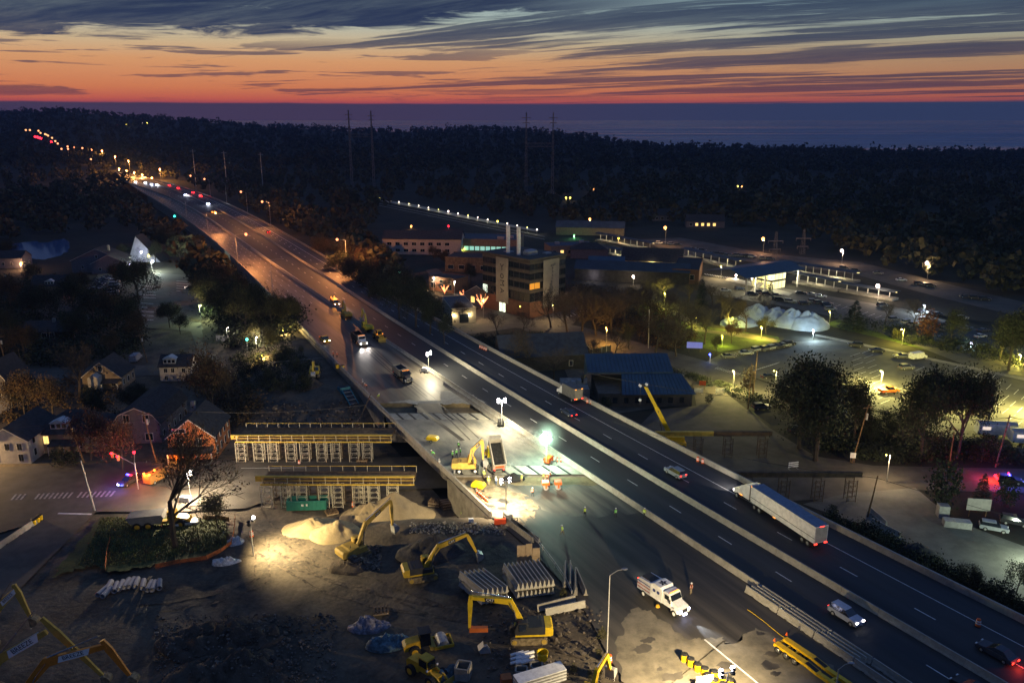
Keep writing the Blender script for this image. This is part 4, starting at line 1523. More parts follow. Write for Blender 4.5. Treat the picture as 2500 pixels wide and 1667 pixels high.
# light towers
WARM = (1.0, .86, .60)
light_tower(base_from_head(1038, 861, ZH, 5.6), R(150), 'white light tower beside the barrier behind the black dump truck', 5.6, (1.0, .88, .60), 11000, g_white)
light_tower(base_from_head(1223, 973, ZH, 6.4), R(100), 'light tower at the far slab joints beside the white barrier', 6.4, (1.0, .86, .56), 16000, g_white, body=m_dark)
light_tower(base_from_head(1340, 1064, ZH, 5.8), R(60), 'brightest light tower, glowing green white over the bridge slab', 5.8, (.64, 1.0, .74), 8500, g_green, body=m_orange)
light_tower(base_from_head(1240, 1180, ZH, 6.8), R(-70), 'tall light tower standing at the end of the retaining wall', 6.8, (1.0, .84, .56), 34000, g_white, body=m_steel, spread=168, aim=(-9, 2.5, 0))
t5 = base_from_head(597, 1270, .1, 8.3)
light_tower(t5, R(170), 'light tower with one lit lamp on the sandy yard beside the grass island', 8.3, (1.0, .78, .42), 36000, g_white, lit=1, body=m_dark, spread=148, aim=(-10, -4, 0))
light_tower(base_from_head(446, 1158, 0, 6.0), R(175), 'light tower half hidden by the big street tree at the crossing', 6.0, (1.0, .78, .52), 27000, g_white, lit=2)
light_tower(base_from_head(1790, 1655, ZH, 7.0), R(-70), 'light tower at the bottom edge behind the yellow sand barrels', 7.0, (1.0, .78, .44), 48000, g_white, lit=3, spread=155, aim=(-16, 0, -3))
# machines on the closed carriageway
dump_truck(hwy(984, 925), FWD, 'black dump truck with a ribbed empty bed driving past the light tower', paint('truck_black', (.03, .03, .035)), paint('bed_grey', (.22, .21, .19), .6), lit='head0')
dump_truck(hwy(878, 838), FWD, 'white dump truck with its headlights on, second behind the yellow pickup', paint('truck_white', (.7, .7, .7)), paint('bed_black', (.04, .04, .04), .6))
d_ = R(103)
_c = hwy(1219, 1157)
dump_truck((_c[0] + 4.7 * math.cos(d_), _c[1] + 4.7 * math.sin(d_), _c[2]), d_, 'dump truck with raised bed tipping asphalt beside the wheeled excavator', m_yb, paint('bed_tan', (.40, .36, .30), .6), raised=R(38), lit='off', ribs=False, load=.5)
car(hwy(793, 834), FWD, 'pickup', m_yb, 'yellow pickup with headlights and a beacon beside the left parapet', None, 'run', 'pickup_truck', 'pickup truck')
t_ = car(hwy(818, 745), FWD, 'van', paint('attenuator_amber', (.5, .22, .04)), 'orange lit service truck at the head of the parked machines', None, 'run', 'service_truck', 'truck')
for (x, y, z) in ((-2.5, -.6, 2.5), (-2.5, .6, 2.5), (1.0, 0, 2.5)):
 ob('beacon', MB().lathe([(.22, 0), (.2, .25), (.08, .35)], 8, (x, y, z)), g_amber, t_)
light('beacon_light', (0, 0, 3.4), (1, .35, .05), 900, t_)
headlamps(t_, 3.0, .6, .9, 2500)
loader(hwy(926, 829), FWD, 'yellow wheel loader parked first in line along the concrete units', True)
excavator(hwy(897, 808), FWD, 'yellow excavator with its boom folded, parked behind the wheel loader', [(.3, 1.7), (1.6, 5.0), (4.0, 6.6)], [(4.0, 6.6), (5.2, 3.4)], swing=PI, ym=paint('excavator_yellow', (.60, .48, .03), .45), mark=None)
excavator(hwy(846, 776), FWD, 'dark yellow excavator behind the bright yellow excavator on the closed lane', [(.3, 1.7), (1.4, 4.4), (3.2, 5.6)], [(3.2, 5.6), (4.3, 2.8)], swing=PI, ym=m_yel2, mark=None)
excavator(hwy(1141, 1150), R(2), 'yellow wheeled excavator reaching over the dump truck on the bridge', [(.3, 1.7), (1.1, 4.5), (3.0, 6.5)], [(3.0, 6.5), (3.1, 2.4)], wheels=True, ym=paint('excavator_pale', (.66, .42, .08), .5),
 marksize=.42, markpos=.5)
tandem_roller(hwy(1347, 1192), R(4), 'small orange double drum roller compacting beside the soil strip')
# steaming asphalt heap
MOUNDS = []
def mound(px, py, rx, ry, h, mat, label, z=None, name='sand_pile', cat='pile', seed=0, n=26, rough=.16, pw=1.25, group=None, rz=0):
 p = at(px, py, z) if z is not None else gat(px, py)
 MOUNDS.append((p, rx, ry, h, pw))
 mb = MB()
 rings = 18
 n = int(n * 1.6)
 g = Vector((seed * 7.3, seed * 3.1, 0))
 vs = [(0, 0, h)]
 for j in range(1, rings + 1):
  for i in range(n):
   a = 2 * PI * i / n
   t = j / rings
   w_ = 1 + .22 * noise.noise(Vector((math.cos(a) * 1.2, math.sin(a) * 1.2, t)) + g)
   x, y = rx * t * w_ * math.cos(a), ry * t * w_ * math.sin(a)
   zz = h * (1 - t) ** pw + rough * h * (noise.noise(Vector((x * .7, y * .7, 0)) + g) + .5 * noise.noise(Vector((x * 2.1, y * 2.1, 3)) + g)) * min(1, (1 - t) * 2.5) * 1.3
   if t > .99:
    zz = -.6
   vs.append((x, y, zz))
 fs = [(0, 1 + i, 1 + (i + 1) % n) for i in range(n)]
 for j in range(rings - 1):
  for i in range(n):
   a = 1 + j * n
   fs.append((a + i, a + n + i, a + n + (i + 1) % n, a + (i + 1) % n))
 mb._a(vs, fs)
 o = ob(name, mb, mat, None, True, loc=p, rz=rz)
 return tag(o, label, cat, group)
m_sand = M('sand', (.29, .225, .125), .95, var=.15, scale=1.6, fine=5, bump=.35)
m_grav = M('dark_gravel', (.05, .045, .04), .95, var=.4, scale=1.0, fine=5, bump=.5)
m_spoil = M('spoil_soil', (.075, .058, .042), 1, var=.4, scale=2, fine=3, bump=.6)
m_hot = M('hot_asphalt', (.014, .013, .013), .9, var=.4, scale=.5, bump=.6)
mound(1254, 1166, 2.1, 1.5, 1.1, m_hot, 'black heap of steaming asphalt behind the raised dump bed', ZH, 'asphalt_pile', seed=3)
# steam, and a volume added to give the green tower its halo
m_st = bpy.data.materials.new('steam')
m_st.use_nodes = True
q = NT(m_st.node_tree)
q.n.remove(q.n['Principled BSDF'])
pv = q.add('ShaderNodeVolumePrincipled')
pv.inputs['Color'].default_value = (.9, .95, .92, 1)
oc = q.add('ShaderNodeTexCoord').outputs['Object']
ln = q.add('ShaderNodeVectorMath')
ln.operation = 'LENGTH'
q.l.new(oc, ln.inputs[0])
den = q.m('MULTIPLY', q.step(q.noise(oc, 2.2, 4, .6), .46, .72), q.step(ln.outputs[1], .2, 1.0, 1.0, 0.0))
q.put(pv.inputs['Density'], q.m('MULTIPLY', den, .55))
q.l.new(pv.outputs[0], q.n['Material Output'].inputs['Volume'])
for (px, py, zz, sx, sy, sz) in ((1245, 1158, 1.6, 2.4, 1.4, 1.9), (1285, 1098, 3.0, 4.6, 3.2, 2.4)):
 p = at(px, py, ZH)
 o = ob('steam', MB().ball((0, 0, 0), 1.0, 12, 8), m_st, None, True, loc=(p[0], p[1], ZH + zz))
 o.scale = (sx, sy, sz)
 o['kind'] = 'stuff'
 o['label'] = 'steam drifting from the fresh asphalt'
_h = at(1340, 1064, ZH + 5.8)
m_halo = bpy.data.materials.new('lamp_halo_volume')
m_halo.use_nodes = True
q = NT(m_halo.node_tree)
q.n.remove(q.n['Principled BSDF'])
pv = q.add('ShaderNodeVolumePrincipled')
pv.inputs['Color'].default_value = (.85, 1, .9, 1)
ln = q.add('ShaderNodeVectorMath')
ln.operation = 'LENGTH'
q.l.new(q.add('ShaderNodeTexCoord').outputs['Object'], ln.inputs[0])
q.put(pv.inputs['Density'], q.step(ln.outputs[1], .0, 1.0, .035, 0.0))
q.l.new(pv.outputs[0], q.n['Material Output'].inputs['Volume'])
o = ob('lamp_halo_volume', MB().ball((0, 0, 0), 1.0, 14, 9), m_halo, None, True, loc=_h)  # scattering ball added round the lamp heads to imitate their bloom
o.scale = (4.2, 4.2, 3.8)
o['kind'] = 'stuff'
o['label'] = 'thin volume added as a halo round the green white light tower'
# sweeper truck
def sweeper(loc, rz):
 t = thing('sweeper_truck', 'white street sweeper truck with amber roof lights driving down the lane', 'street sweeper', loc, rz)
 ob('chassis', MB().box(-4.4, 3.3, -.5, .5, .7, 1.0), m_dark, t)
 ob('cab', MB().prism([(.7, .95), (.7, 2.75), (.9, 2.95), (1.9, 2.95), (2.3, 1.95), (2.3, .95)], -1.1, 1.1, 'y', inset=.08), m_white, t)
 ob('hood', MB().prism([(2.3, .8), (2.3, 1.95), (3.5, 1.65), (3.85, 1.45), (3.9, .7)], -.95, .95, 'y', inset=.1), m_white, t)
 ob('windshield', MB()._a([(2.0, -.95, 2.75), (2.0, .95, 2.75), (2.33, 1.0, 2.0), (2.33, -1.0, 2.0)], [(0, 1, 2, 3)]), m_glass, t)
 ob('hopper', MB().prism([(-1.6, .95), (-1.6, 2.9), (-1.1, 3.2), (.3, 3.2), (.6, 2.7), (.6, .95)], -1.2, 1.2, 'y', inset=.05), m_white, t)
 rb = ob('rear_body', MB().prism([(-4.3, .9), (-4.3, 2.3), (-3.9, 2.7), (-1.62, 2.85), (-1.62, .9)], -1.2, 1.2, 'y', inset=.05), paint('body_light_grey', (.55, .55, .57)), t)
 ob('roof_hatch', MB().box(-3.8, -1.9, -.8, .8, 2.8, 2.9), m_dark, t)
 mb = MB()
 for i in range(5):
  a = 2 * PI * i / 5 + .3
  mb.quad((-.4, 0, 3.215), (-.4 + .45 * math.cos(a + .5), .45 * math.sin(a + .5), 3.215), (-.4 + .7 * math.cos(a), .7 * math.sin(a), 3.215), (-.4 + .35 * math.cos(a - .5), .35 * math.sin(a - .5), 3.215))
 ob('roof_emblem', mb, m_mark, t)
 for s_ in (-1, 1):
  for z_ in (1.25, 1.75, 2.2):
   ob('side_stripe', MB().box(-4.2, -1.7, s_ * 1.205 - .01, s_ * 1.205 + .01, z_, z_ + .14), M('stripe_red', (.35, .05, .04), .5) if z_ < 2 else M('stripe_blue', (.04, .06, .22), .5), t)
  for x_ in (-.9, -.1):
   ob('side_emblem', MB().tube((x_, s_ * 1.19, 2.2), (x_, s_ * 1.215, 2.2), .26, n=12), M('stripe_blue', (.04, .06, .22), .5), t)
  ob('headlight', MB().box(3.75, 3.92, s_ * .78 - .2, s_ * .78 + .2, 1.0, 1.3), g_headb, t)
  ob('fender', MB().prism([(2.3, .75), (2.45, 1.2), (2.9, 1.35), (3.4, 1.2), (3.6, .75)], s_ * .93, s_ * 1.15, 'y'), m_white, t)
  wheel(t, 2.95, s_ * 1.0, .52, .32, m_white)
  wheel(t, -3.0, s_ * .95, .52, .5, m_white)
  ob('gutter_broom', MB().lathe([(.34, .05), (.25, .3), (.1, .45)], 10, (0, s_ * 1.25, 0)), m_yel, t)
  ob('mirror', MB().box(2.2, 2.3, s_ * 1.3 - .1, s_ * 1.3 + .1, 1.8, 2.3), m_dark, t)
  ob('side_window', MB().box(1.05, 1.85, s_ * 1.08 - .02, s_ * 1.08 + .02, 1.95, 2.6), m_glass, t)
  ob('taillight', MB().box(-4.36, -4.3, s_ * 1.0 - .12, s_ * 1.0 + .12, 2.2, 2.4), g_tail, t)
 ob('grille', MB().box(3.88, 3.95, -.5, .5, .9, 1.4), m_dark, t)
 ob('bumper_lamp', MB().box(3.85, 4.05, -.35, .35, .5, .62), g_headb, t)
 for y in (-.7, -.35, 0, .35, .7):
  ob('marker_light', MB().box(1.7, 1.85, y - .08, y + .08, 2.96, 3.06), g_amber, t)
 ob('work_lamp', MB().box(-4.5, -4.3, .9, 1.1, .9, 1.1), g_headb, t)
 light('headlamp_beam', (4.15, .2, .75), (.75, .85, 1.0), 5200, t, 'SPOT', .06, R(34), (15, 0, -.4), .8)
 light('work_beam', (-4.6, 1.1, 1.0), (.95, 1, .85), 700, t, 'SPOT', .06, R(80), (-7, 2.6, 0), .8)
 return t
hd = heading((1586, 1471), (1630, 1501), ZH)
sweeper(hwy(1621, 1474), hd)
# people
def pp(px, py, lab, pose='stand', face=0, z=ZH + .02, **k_):
 p = at(px, py, z) if z is not None else gat(px, py)
 return person(p, R(face), lab, pose, **k_)
pp(1187, 1151, 'worker in pale shirt standing behind the raised dump truck wheels', face=200, vest=m_white, legs=m_khaki)
pp(1182, 1168, 'worker in white and yellow vest at the truck shadow edge', face=60, legs=m_khaki)
pp(1193, 1184, 'worker in yellow jacket and khaki trousers facing the raised dump truck', face=80, legs=m_khaki)
pp(1211, 1184, 'worker in white shirt and blue jeans before the asphalt heap', face=60, vest=m_white, legs=m_jean, pose='point')
pp(1274, 1178, 'worker in a pale yellow jacket right of the asphalt heap', face=150, legs=m_khaki)
pp(1327, 1174, 'tall worker in olive clothes on the soil strip behind the roller', face=220, vest=m_hiv, legs=m_navy, shirt=m_khaki)
pp(1336, 1176, 'worker in an orange vest on the soil strip behind the roller', face=250, vest=m_hivo, legs=m_navy)
pp(1343, 1172, 'worker with a dark jacket beside the orange vest worker', face=200, vest=m_hivo, legs=m_jean, shirt=m_navy)
pp(1300, 1212, 'worker in an orange vest standing alone between tower and roller', face=100, vest=m_hivo, legs=m_navy, shirt=m_khaki)
pp(1428, 1260, 'worker in yellow vest and grey trousers alone on the open pavement', face=130, legs=m_navy)
pp(1373, 1305, 'worker in bright vest striding across the pavement with legs apart', 'walk', 160, legs=m_khaki)
pp(1503, 1263, 'worker with a lit white helmet in green vest near the units', face=120, vest=m_hivg, legs=m_navy)
pp(1572, 1263, 'worker in pale vest walking right beside the concrete units', 'walk', 40, legs=m_navy)
pp(1687, 1450, 'worker with a backpack blower beside the sweeper truck', face=170, vest=m_hivo, legs=m_khaki, shirt=m_navy, helmet=m_helm, s=1.05)
pp(1105, 1120, 'worker in a green vest, left of the four behind the wheeled excavator', face=0, vest=m_hivg, legs=m_navy)
pp(1115, 1116, 'worker in a green vest, second of the four behind the wheeled excavator', face=300, vest=m_hivg, legs=m_navy)
pp(1124, 1113, 'worker in a green vest, right of the four behind the wheeled excavator', face=200, vest=m_hivg, legs=m_navy)
pp(1120, 1097, 'worker in dark clothes farthest back of the four behind the excavator', face=260, vest=m_hivg, legs=m_navy, shirt=m_navy)
pp(1061, 1117, 'worker in a pale green vest leaning at the bridge parapet', 'bend', 200, vest=m_hivg, legs=m_khaki)
pp(1073, 1140, 'worker in white clothes at the broken end of the bridge parapet', face=210, vest=m_white, legs=m_khaki)
pp(1129, 1266, 'worker in a yellow vest on the gravel below the retaining wall', face=120, z=None, legs=m_jean)
pp(814, 872, 'worker in an orange jacket behind the barrels at the parapet', face=240, vest=m_hivo, legs=m_navy)
pp(823, 874, 'second worker in orange by the barrels on the far pavement', face=100, vest=m_hivo, legs=m_navy)
pp(886, 942, 'worker with a blue helmet at the parapet work bench', face=210, vest=m_white, legs=m_navy)
pp(896, 950, 'worker in an orange vest leaning over the parapet planks', 'bend', 230, vest=m_hivo, legs=m_navy)
pp(922, 976, 'worker in a yellow jacket bending at the trench corner', 'bend', 320, legs=m_khaki)
# compressor with cones, small roller and things on the bridge
def compressor(loc, rz, label, pm):
 t = thing('compressor', label, 'compressor', loc, rz)
 ob('housing', MB().prism([(-1.2, .5), (-1.3, .9), (-1.0, 1.35), (.9, 1.4), (1.2, .9), (1.2, .5)], -.7, .7, 'y', inset=.12), pm, t)
 ob('drawbar', MB().box(1.2, 2.0, -.05, .05, .45, .55), m_dark, t)
 for s_ in (-1, 1):
  wheel(t, 0, s_ * .75, .33, .2)
 return t
compressor(hwy(1168, 1193), R(155), 'yellow towed compressor against the retaining wall behind the cones', m_yb)
compressor(hwy(1056, 1078), R(160), 'yellow towed machine in smoke behind the bridge parapet', m_yb)
def drum(loc, label, group=None, s=1.0, cone=False):
 t = thing('traffic_drum', label, 'traffic drum', loc, rnd.uniform(0, 3), group, s=s)
 ob('base', MB().lathe([(.36, 0), (.36, .08)], 10), m_blackp, t)
 ob('drum_body', MB().lathe([(.30, .08), (.28, .4), (.25, .75), (.22, 1.0), (.06, 1.05)], 12), m_orange, t)
 for z, r in ((.38, .295), (.66, .275)):
  ob('reflective_band', MB().lathe([(r, z), (r - .012, z + .16)], 12), m_refl, t)
 PK[t.name] = [(c, list(c.children)) for c in t.children]
 return t
DR = None
def drums(pts, labels, group, z=ZH + .02, s=1.0):
 global DR
 for (px, py), lb in zip(pts, labels):
  loc = at(px, py, z) if z is not None else gat(px, py)
  if DR is None:
   DR = drum(loc, lb, group, s)
  else:
   dup(DR, loc, rnd.uniform(0, 3), lb, group, s)
drums([(1172, 850), (1177, 852), (1182, 854), (1187, 856)], ['first orange drum of four by the far parapet, leftmost', 'second from left of four orange drums by the far parapet',
 'third from left of four orange drums by the far parapet', 'rightmost of four orange drums by the far parapet'], 'drums along the parapet', s=1.0)
drums([(1434, 984), (1444, 986)], ['left drum of the pair behind the box truck', 'right drum of the pair behind the box truck'], 'drums along the parapet')
drums([(1703, 1126), (1715, 1131)], ['left drum of the pair above the long semi trailer', 'right drum of the pair above the long semi trailer'], 'drums along the parapet')
drums([(2387, 1528)], ['orange drum on the shoulder at the far right of the highway'], 'drums along the parapet', s=1.15)
drums([(1488, 1616)], ['orange drum at the foot of the tall unlit lamp post'], None, s=1.1)
drums([(863, 1237)], ['orange drum on the sandy pile left edge by the dumpster'], None, z=None, s=1.1)
drums([(731, 1134)], ['orange drum between the two falsework spans'], None, z=0)
drums([(615, 1310)], ['orange and white drum lit beside the yard light tower'], None, z=None, s=1.15)
for i, (px, py) in enumerate([(1165, 1204), (1170, 1208), (1174, 1211), (1178, 1215), (1182, 1218), (1186, 1222), (1190, 1225), (1361, 1127), (1369, 1127)]):
 key = 'cone'
 if key not in P_:
  t = thing('traffic_cone', '', 'traffic cone')
  ob('base', MB().box(-.2, .2, -.2, .2, 0, .05), m_blackp, t)
  ob('cone_body', MB().lathe([(.15, .05), (.03, 1.05)], 8), m_orange, t)
  ob('reflective_band', MB().lathe([(.11, .45), (.085, .65)], 8), m_refl, t)
  PK[t.name] = [(c, []) for c in t.children]
  P_[key] = t
 else:
  t = dup(P_[key], (0, 0, 0), 0)
 t.location = hwy(px, py)
 t['label'] = ('orange traffic cone in the row along the retaining wall' if i < 7 else 'slim orange cone beside the green light tower')
 t['group'] = 'cones along the retaining wall' if i < 7 else 'cones beside the green light tower'
# sand barrels
BR = None
def sand_barrel(loc, label, group, s=1.0):
 global BR
 if BR is None:
  t = thing('sand_barrel', label, 'barrel', loc, 0, group, s=s)
  ob('barrel_body', MB().lathe([(.40, 0), (.42, .1), (.40, .45), (.43, .5), (.41, .9), (.44, .95)], 14), m_yb, t)
  ob('barrel_lid', MB().lathe([(.46, .95), (.46, 1.03), (.25, 1.12), (.02, 1.13)], 14), m_blackp, t)
  PK[t.name] = [(c, []) for c in t.children]
  BR = t
 else:
  dup(BR, loc, 0, label, group, s)
ords = ['farthest', 'second farthest', 'third farthest', 'fourth farthest']
for i, (px, py) in enumerate([(1670, 1612), (1686, 1623), (1703, 1636), (1720, 1646)]):
 sand_barrel(hwy(px, py), ords[i] + ' yellow sand barrel of the row near the bottom edge', 'yellow sand barrels')
for i, (px, py) in enumerate([(1744, 1654), (1727, 1661), (1762, 1668), (1744, 1674), (1764, 1684), (1782, 1674), (1800, 1690)]):
 sand_barrel(hwy(px, py), 'yellow sand barrel in the crowded cluster at the bottom edge', 'yellow sand barrels in the cluster')
for i, (px, py, lb) in enumerate([(824, 899, 'left of two yellow barrels on the far pavement by the parapet'), (836, 902, 'right of two yellow barrels on the far pavement by the parapet')]):
 sand_barrel(hwy(px, py), lb, 'yellow barrels on the far pavement', 1.2)
sb = thing('sign_board', 'white double sign board standing before the yellow sand barrels', 'sign', hwy(1719, 1678), R(10))
ob('panel', MB().box(-1.1, -.05, -.03, .03, .7, 1.7), m_white, sb)
ob('panel', MB().box(.05, 1.1, -.03, .03, .75, 1.75), m_white, sb)
ob('post', MB().box(-.05, .05, .03, .1, 0, 1.6), m_dark, sb)
# precast concrete units of 6 m lying about
def jersey(loc, rz, label, L=6.0, group=None, flip=False, mat=None, z=0.0):
 key = ('jersey', L, (mat or m_conc).name)
 if key not in P_:
  P_[key] = MB().prism([(a * 1.1, b) for a, b in JERSEY], -L / 2, L / 2, 'x').mesh('concrete_barrier', mat or m_conc)
  P_[('slot', L)] = MB().box(-L / 2 + 1.2, -L / 2 + 1.7, -.335, .335, -.01, .1).box(L / 2 - 1.7, L / 2 - 1.2, -.335, .335, -.01, .1).mesh('drain_slot', m_dark)
 o = bpy.data.objects.new('concrete_barrier', P_[key])
 COL.objects.link(o)
 o.location = loc
 o.rotation_euler = (0, 0, rz)
 tag(o, label, 'concrete barrier', group)
 c = bpy.data.objects.new('drain_slot', P_[('slot', L)])
 COL.objects.link(c)
 c.parent = o
 return o
# rows of stored units beside the open lanes, bottom right
for k_ in range(4):
 y = yCend - .5
 j = 0
 while y > 46:
  dy = 6.15 * math.sin(RA)
  ym = y - dy / 2
  x = xC(ym) - k_ * .78
  lay = ['traffic', 'second', 'third', 'works'][k_]
  a_ = math.atan2(10, xC(ym + 5) - xC(ym - 5))
  if not (k_ in (1, 2) and j == 3):
   jersey((x, ym, ZH + .005 + (.0 if k_ in (0, 3) else .0)), a_, '%s precast barrier from the far end of the stored %s row, bottom right' % (ORD[j], lay), 6.0, 'stored barriers, %s row' % lay)
  y -= dy
  j += 1
# two stacks in the yard
def stack(near0, near1, far, n_, layers, label, zoff=0.0):
 a, b, c = gat(*near0), gat(*near1), gat(*far)
 rz = math.atan2(c[1] - a[1], c[0] - a[0])
 L = 6.0
 dz = Vector((math.cos(rz), math.sin(rz), 0))
 for l_ in range(layers):
  for i in range(n_):
   t = i / (n_ - 1)
   p = Vector(a).lerp(Vector(b), t) + dz * L / 2
   p.z = max(a[2], b[2]) + .05 + l_ * 1.35 + zoff
   lv = ['bottom', 'top'][l_ if layers > 1 else 1]
   jersey(p, rz, '%s pale barrier from the left in the %s layer of the %s' % (ORD[i], lv, label), L, '%s layer of the %s' % (lv, label))
  if l_ < layers - 1:
   m1 = (Vector(a) + Vector(b)) / 2
   for q_ in (.6, 5.4):
    o = ob('timber_bearer', MB().cbox((0, 0, 0), ((Vector(b) - Vector(a)).length + .8, .5, .3), math.atan2(b[1] - a[1], b[0] - a[0])), m_conc, loc=tuple(m1 + dz * q_ + Vector((0, 0, max(a[2], b[2]) - a[2] * 0 + 1.2 + zoff - m1.z))))
    tag(o, 'pale flat bearer between the layers of the %s' % label, 'bearer', 'bearers in the %s' % label)
stack((1266, 1462), (1350, 1450), (1228, 1404), 9, 2, 'right barrier stack')
stack((1180, 1480), (1238, 1466), (1116, 1430), 6, 2, 'left barrier stack')
p, q2 = gat(1329, 1502), gat(1430, 1480)
jersey(((p[0] + q2[0]) / 2, (p[1] + q2[1]) / 2, p[2] + .1), math.atan2(q2[1] - p[1], q2[0] - p[0]), 'long pale concrete barrier lying in front of the barrier stacks')
p, q2 = gat(1315, 1494), gat(1400, 1472)
jersey(((p[0] + q2[0]) / 2, (p[1] + q2[1]) / 2 + .3, p[2] + .1), math.atan2(q2[1] - p[1], q2[0] - p[0]), 'concrete barrier just behind the long pale front barrier', mat=m_conc2)
for i, (a, b) in enumerate([((1378, 1442), (1381, 1376)), ((1392, 1440), (1392, 1378)), ((1404, 1462), (1405, 1392)), ((1429, 1452), (1408, 1402))]):
 p, q2 = gat(*a), gat(*b)
 jersey(((p[0] + q2[0]) / 2, (p[1] + q2[1]) / 2, p[2] + .1), math.atan2(q2[1] - p[1], q2[0] - p[0]), ['leftmost', 'second', 'third', 'slanting rightmost'][i] + ' of four loose barriers pointing away beside the pavement edge', mat=m_conc2)
for i, off in enumerate((0, 1.0)):
 for j in range(2):
  a, b = gat(1240 + j * 24, 1278 + j * 18), gat(1264 + j * 24, 1296 + j * 18)
  jersey(((a[0] + b[0]) / 2 + off, (a[1] + b[1]) / 2, ZH - .1), math.atan2(b[1] - a[1], b[0] - a[0]), '%s concrete barrier of the %s row just past the wall end' % (['nearer', 'farther'][1 - j], ['left', 'right'][i]), mat=m_conc2)
# low fence along the pavement edge
fn = thing('edge_fence', 'low dark rail fence along the pavement edge beyond the wall end', 'fence')
pts = [at(*p, ZH - .1) for p in [(1296, 1310), (1325, 1345), (1355, 1385), (1380, 1422), (1396, 1455)]]
for a, b in zip(pts, pts[1:]):
 ob('rail', MB().tube((a[0], a[1], a[2] + 1), (b[0], b[1], b[2] + 1), .05).tube((a[0], a[1], a[2] + .5), (b[0], b[1], b[2] + .5), .04), m_steel, fn)
for a in pts:
 ob('post', MB().box(a[0] - .06, a[0] + .06, a[1] - .06, a[1] + .06, a[2] - .3, a[2] + 1.05), m_steel, fn)
# plywood panels
pl = thing('plywood_panels', 'tall plywood form panels standing beside the edge fence', 'form panels', gat(1290, 1385), R(6))
m_ply = M('plywood', (.36, .27, .17), .8, var=.2, scale=1, fine=3)
for x0, x1, h in ((-1.75, -.45, 3.9), (-.4, .55, 4.1), (.6, 1.75, 3.3)):
 ob('panel', MB().box(x0, x1, -.06, .06, .2, h), m_ply, pl)
 ob('batten', MB().box(x0, x1, -.14, -.061, h * .55, h * .55 + .12), m_ply, pl)
ob('brace', MB().tube((.6, -.2, .3), (1.7, -.2, 1.7), .05), m_dark, pl)
# ------------------------------------------------------------------ new bridge spans parked on falsework
m_wood = M('timber_dark', (.16, .10, .05), .9, var=.35, scale=.8)
m_alu = M('shoring_aluminium', (.66, .60, .46), .5, metal=.2, var=.15)
m_ybeam = M('form_beam_yellow', (.62, .42, .06), .6, var=.2, scale=1.2)
m_brown = M('rusty_girder', (.10, .065, .035), .8, var=.3, scale=1.0)
def shore_proto(h, w=2.0, mat=None):
 t = thing('shoring_tower', '', 'shoring tower')
 for x in (-w / 2, w / 2):
  for y in (-.8, .8):
   ob('leg', MB().tube((x, y, 0), (x, y, h), .07, n=5), mat or m_alu, t)
 for y in (-.8, .8):
  mb = MB()
  nz = int(h / 1.15)
  for i in range(nz + 1):
   z = .25 + i * (h - .5) / nz
   mb.tube((-w / 2, y, z), (w / 2, y, z), .045, n=4)
   if i < nz:
    z2 = .25 + (i + 1) * (h - .5) / nz
    zm = (z + z2) / 2
    for sx in (-1, 1):
     mb.tube((sx * w / 2, y, zm), (sx * w / 4, y, z2), .03, n=3)
     mb.tube((sx * w / 2, y, zm), (sx * w / 4, y, z), .03, n=3)
  ob('frame_brace', mb, mat or m_alu, t)
 mb = MB()
 for x in (-w / 2, w / 2):
  mb.tube((x, -.8, .4), (x, .8, h * .5), .03, n=3).tube((x, .8, h * .5), (x, -.8, h - .3), .03, n=3)
 ob('cross_brace', mb, mat or m_alu, t)
 PK[t.name] = [(c, []) for c in t.children]
 return t
SH = shore_proto(4.7)
SHW = shore_proto(4.7, 1.7, m_brown)
_used = {'a': False, 'b': False}
def put_shore(x, y, label, group, wood=False):
 k_ = 'b' if wood else 'a'
 p_ = SHW if wood else SH
 if not _used[k_]:
  _used[k_] = True
  p_.location = (x, y, .02)
  p_['label'] = label
  p_['group'] = group
  if wood:
   p_.name = 'girder_tower'
   PK[p_.name] = [(c, []) for c in p_.children]
 else:
  dup(p_, (x, y, .02), 0, label, group)
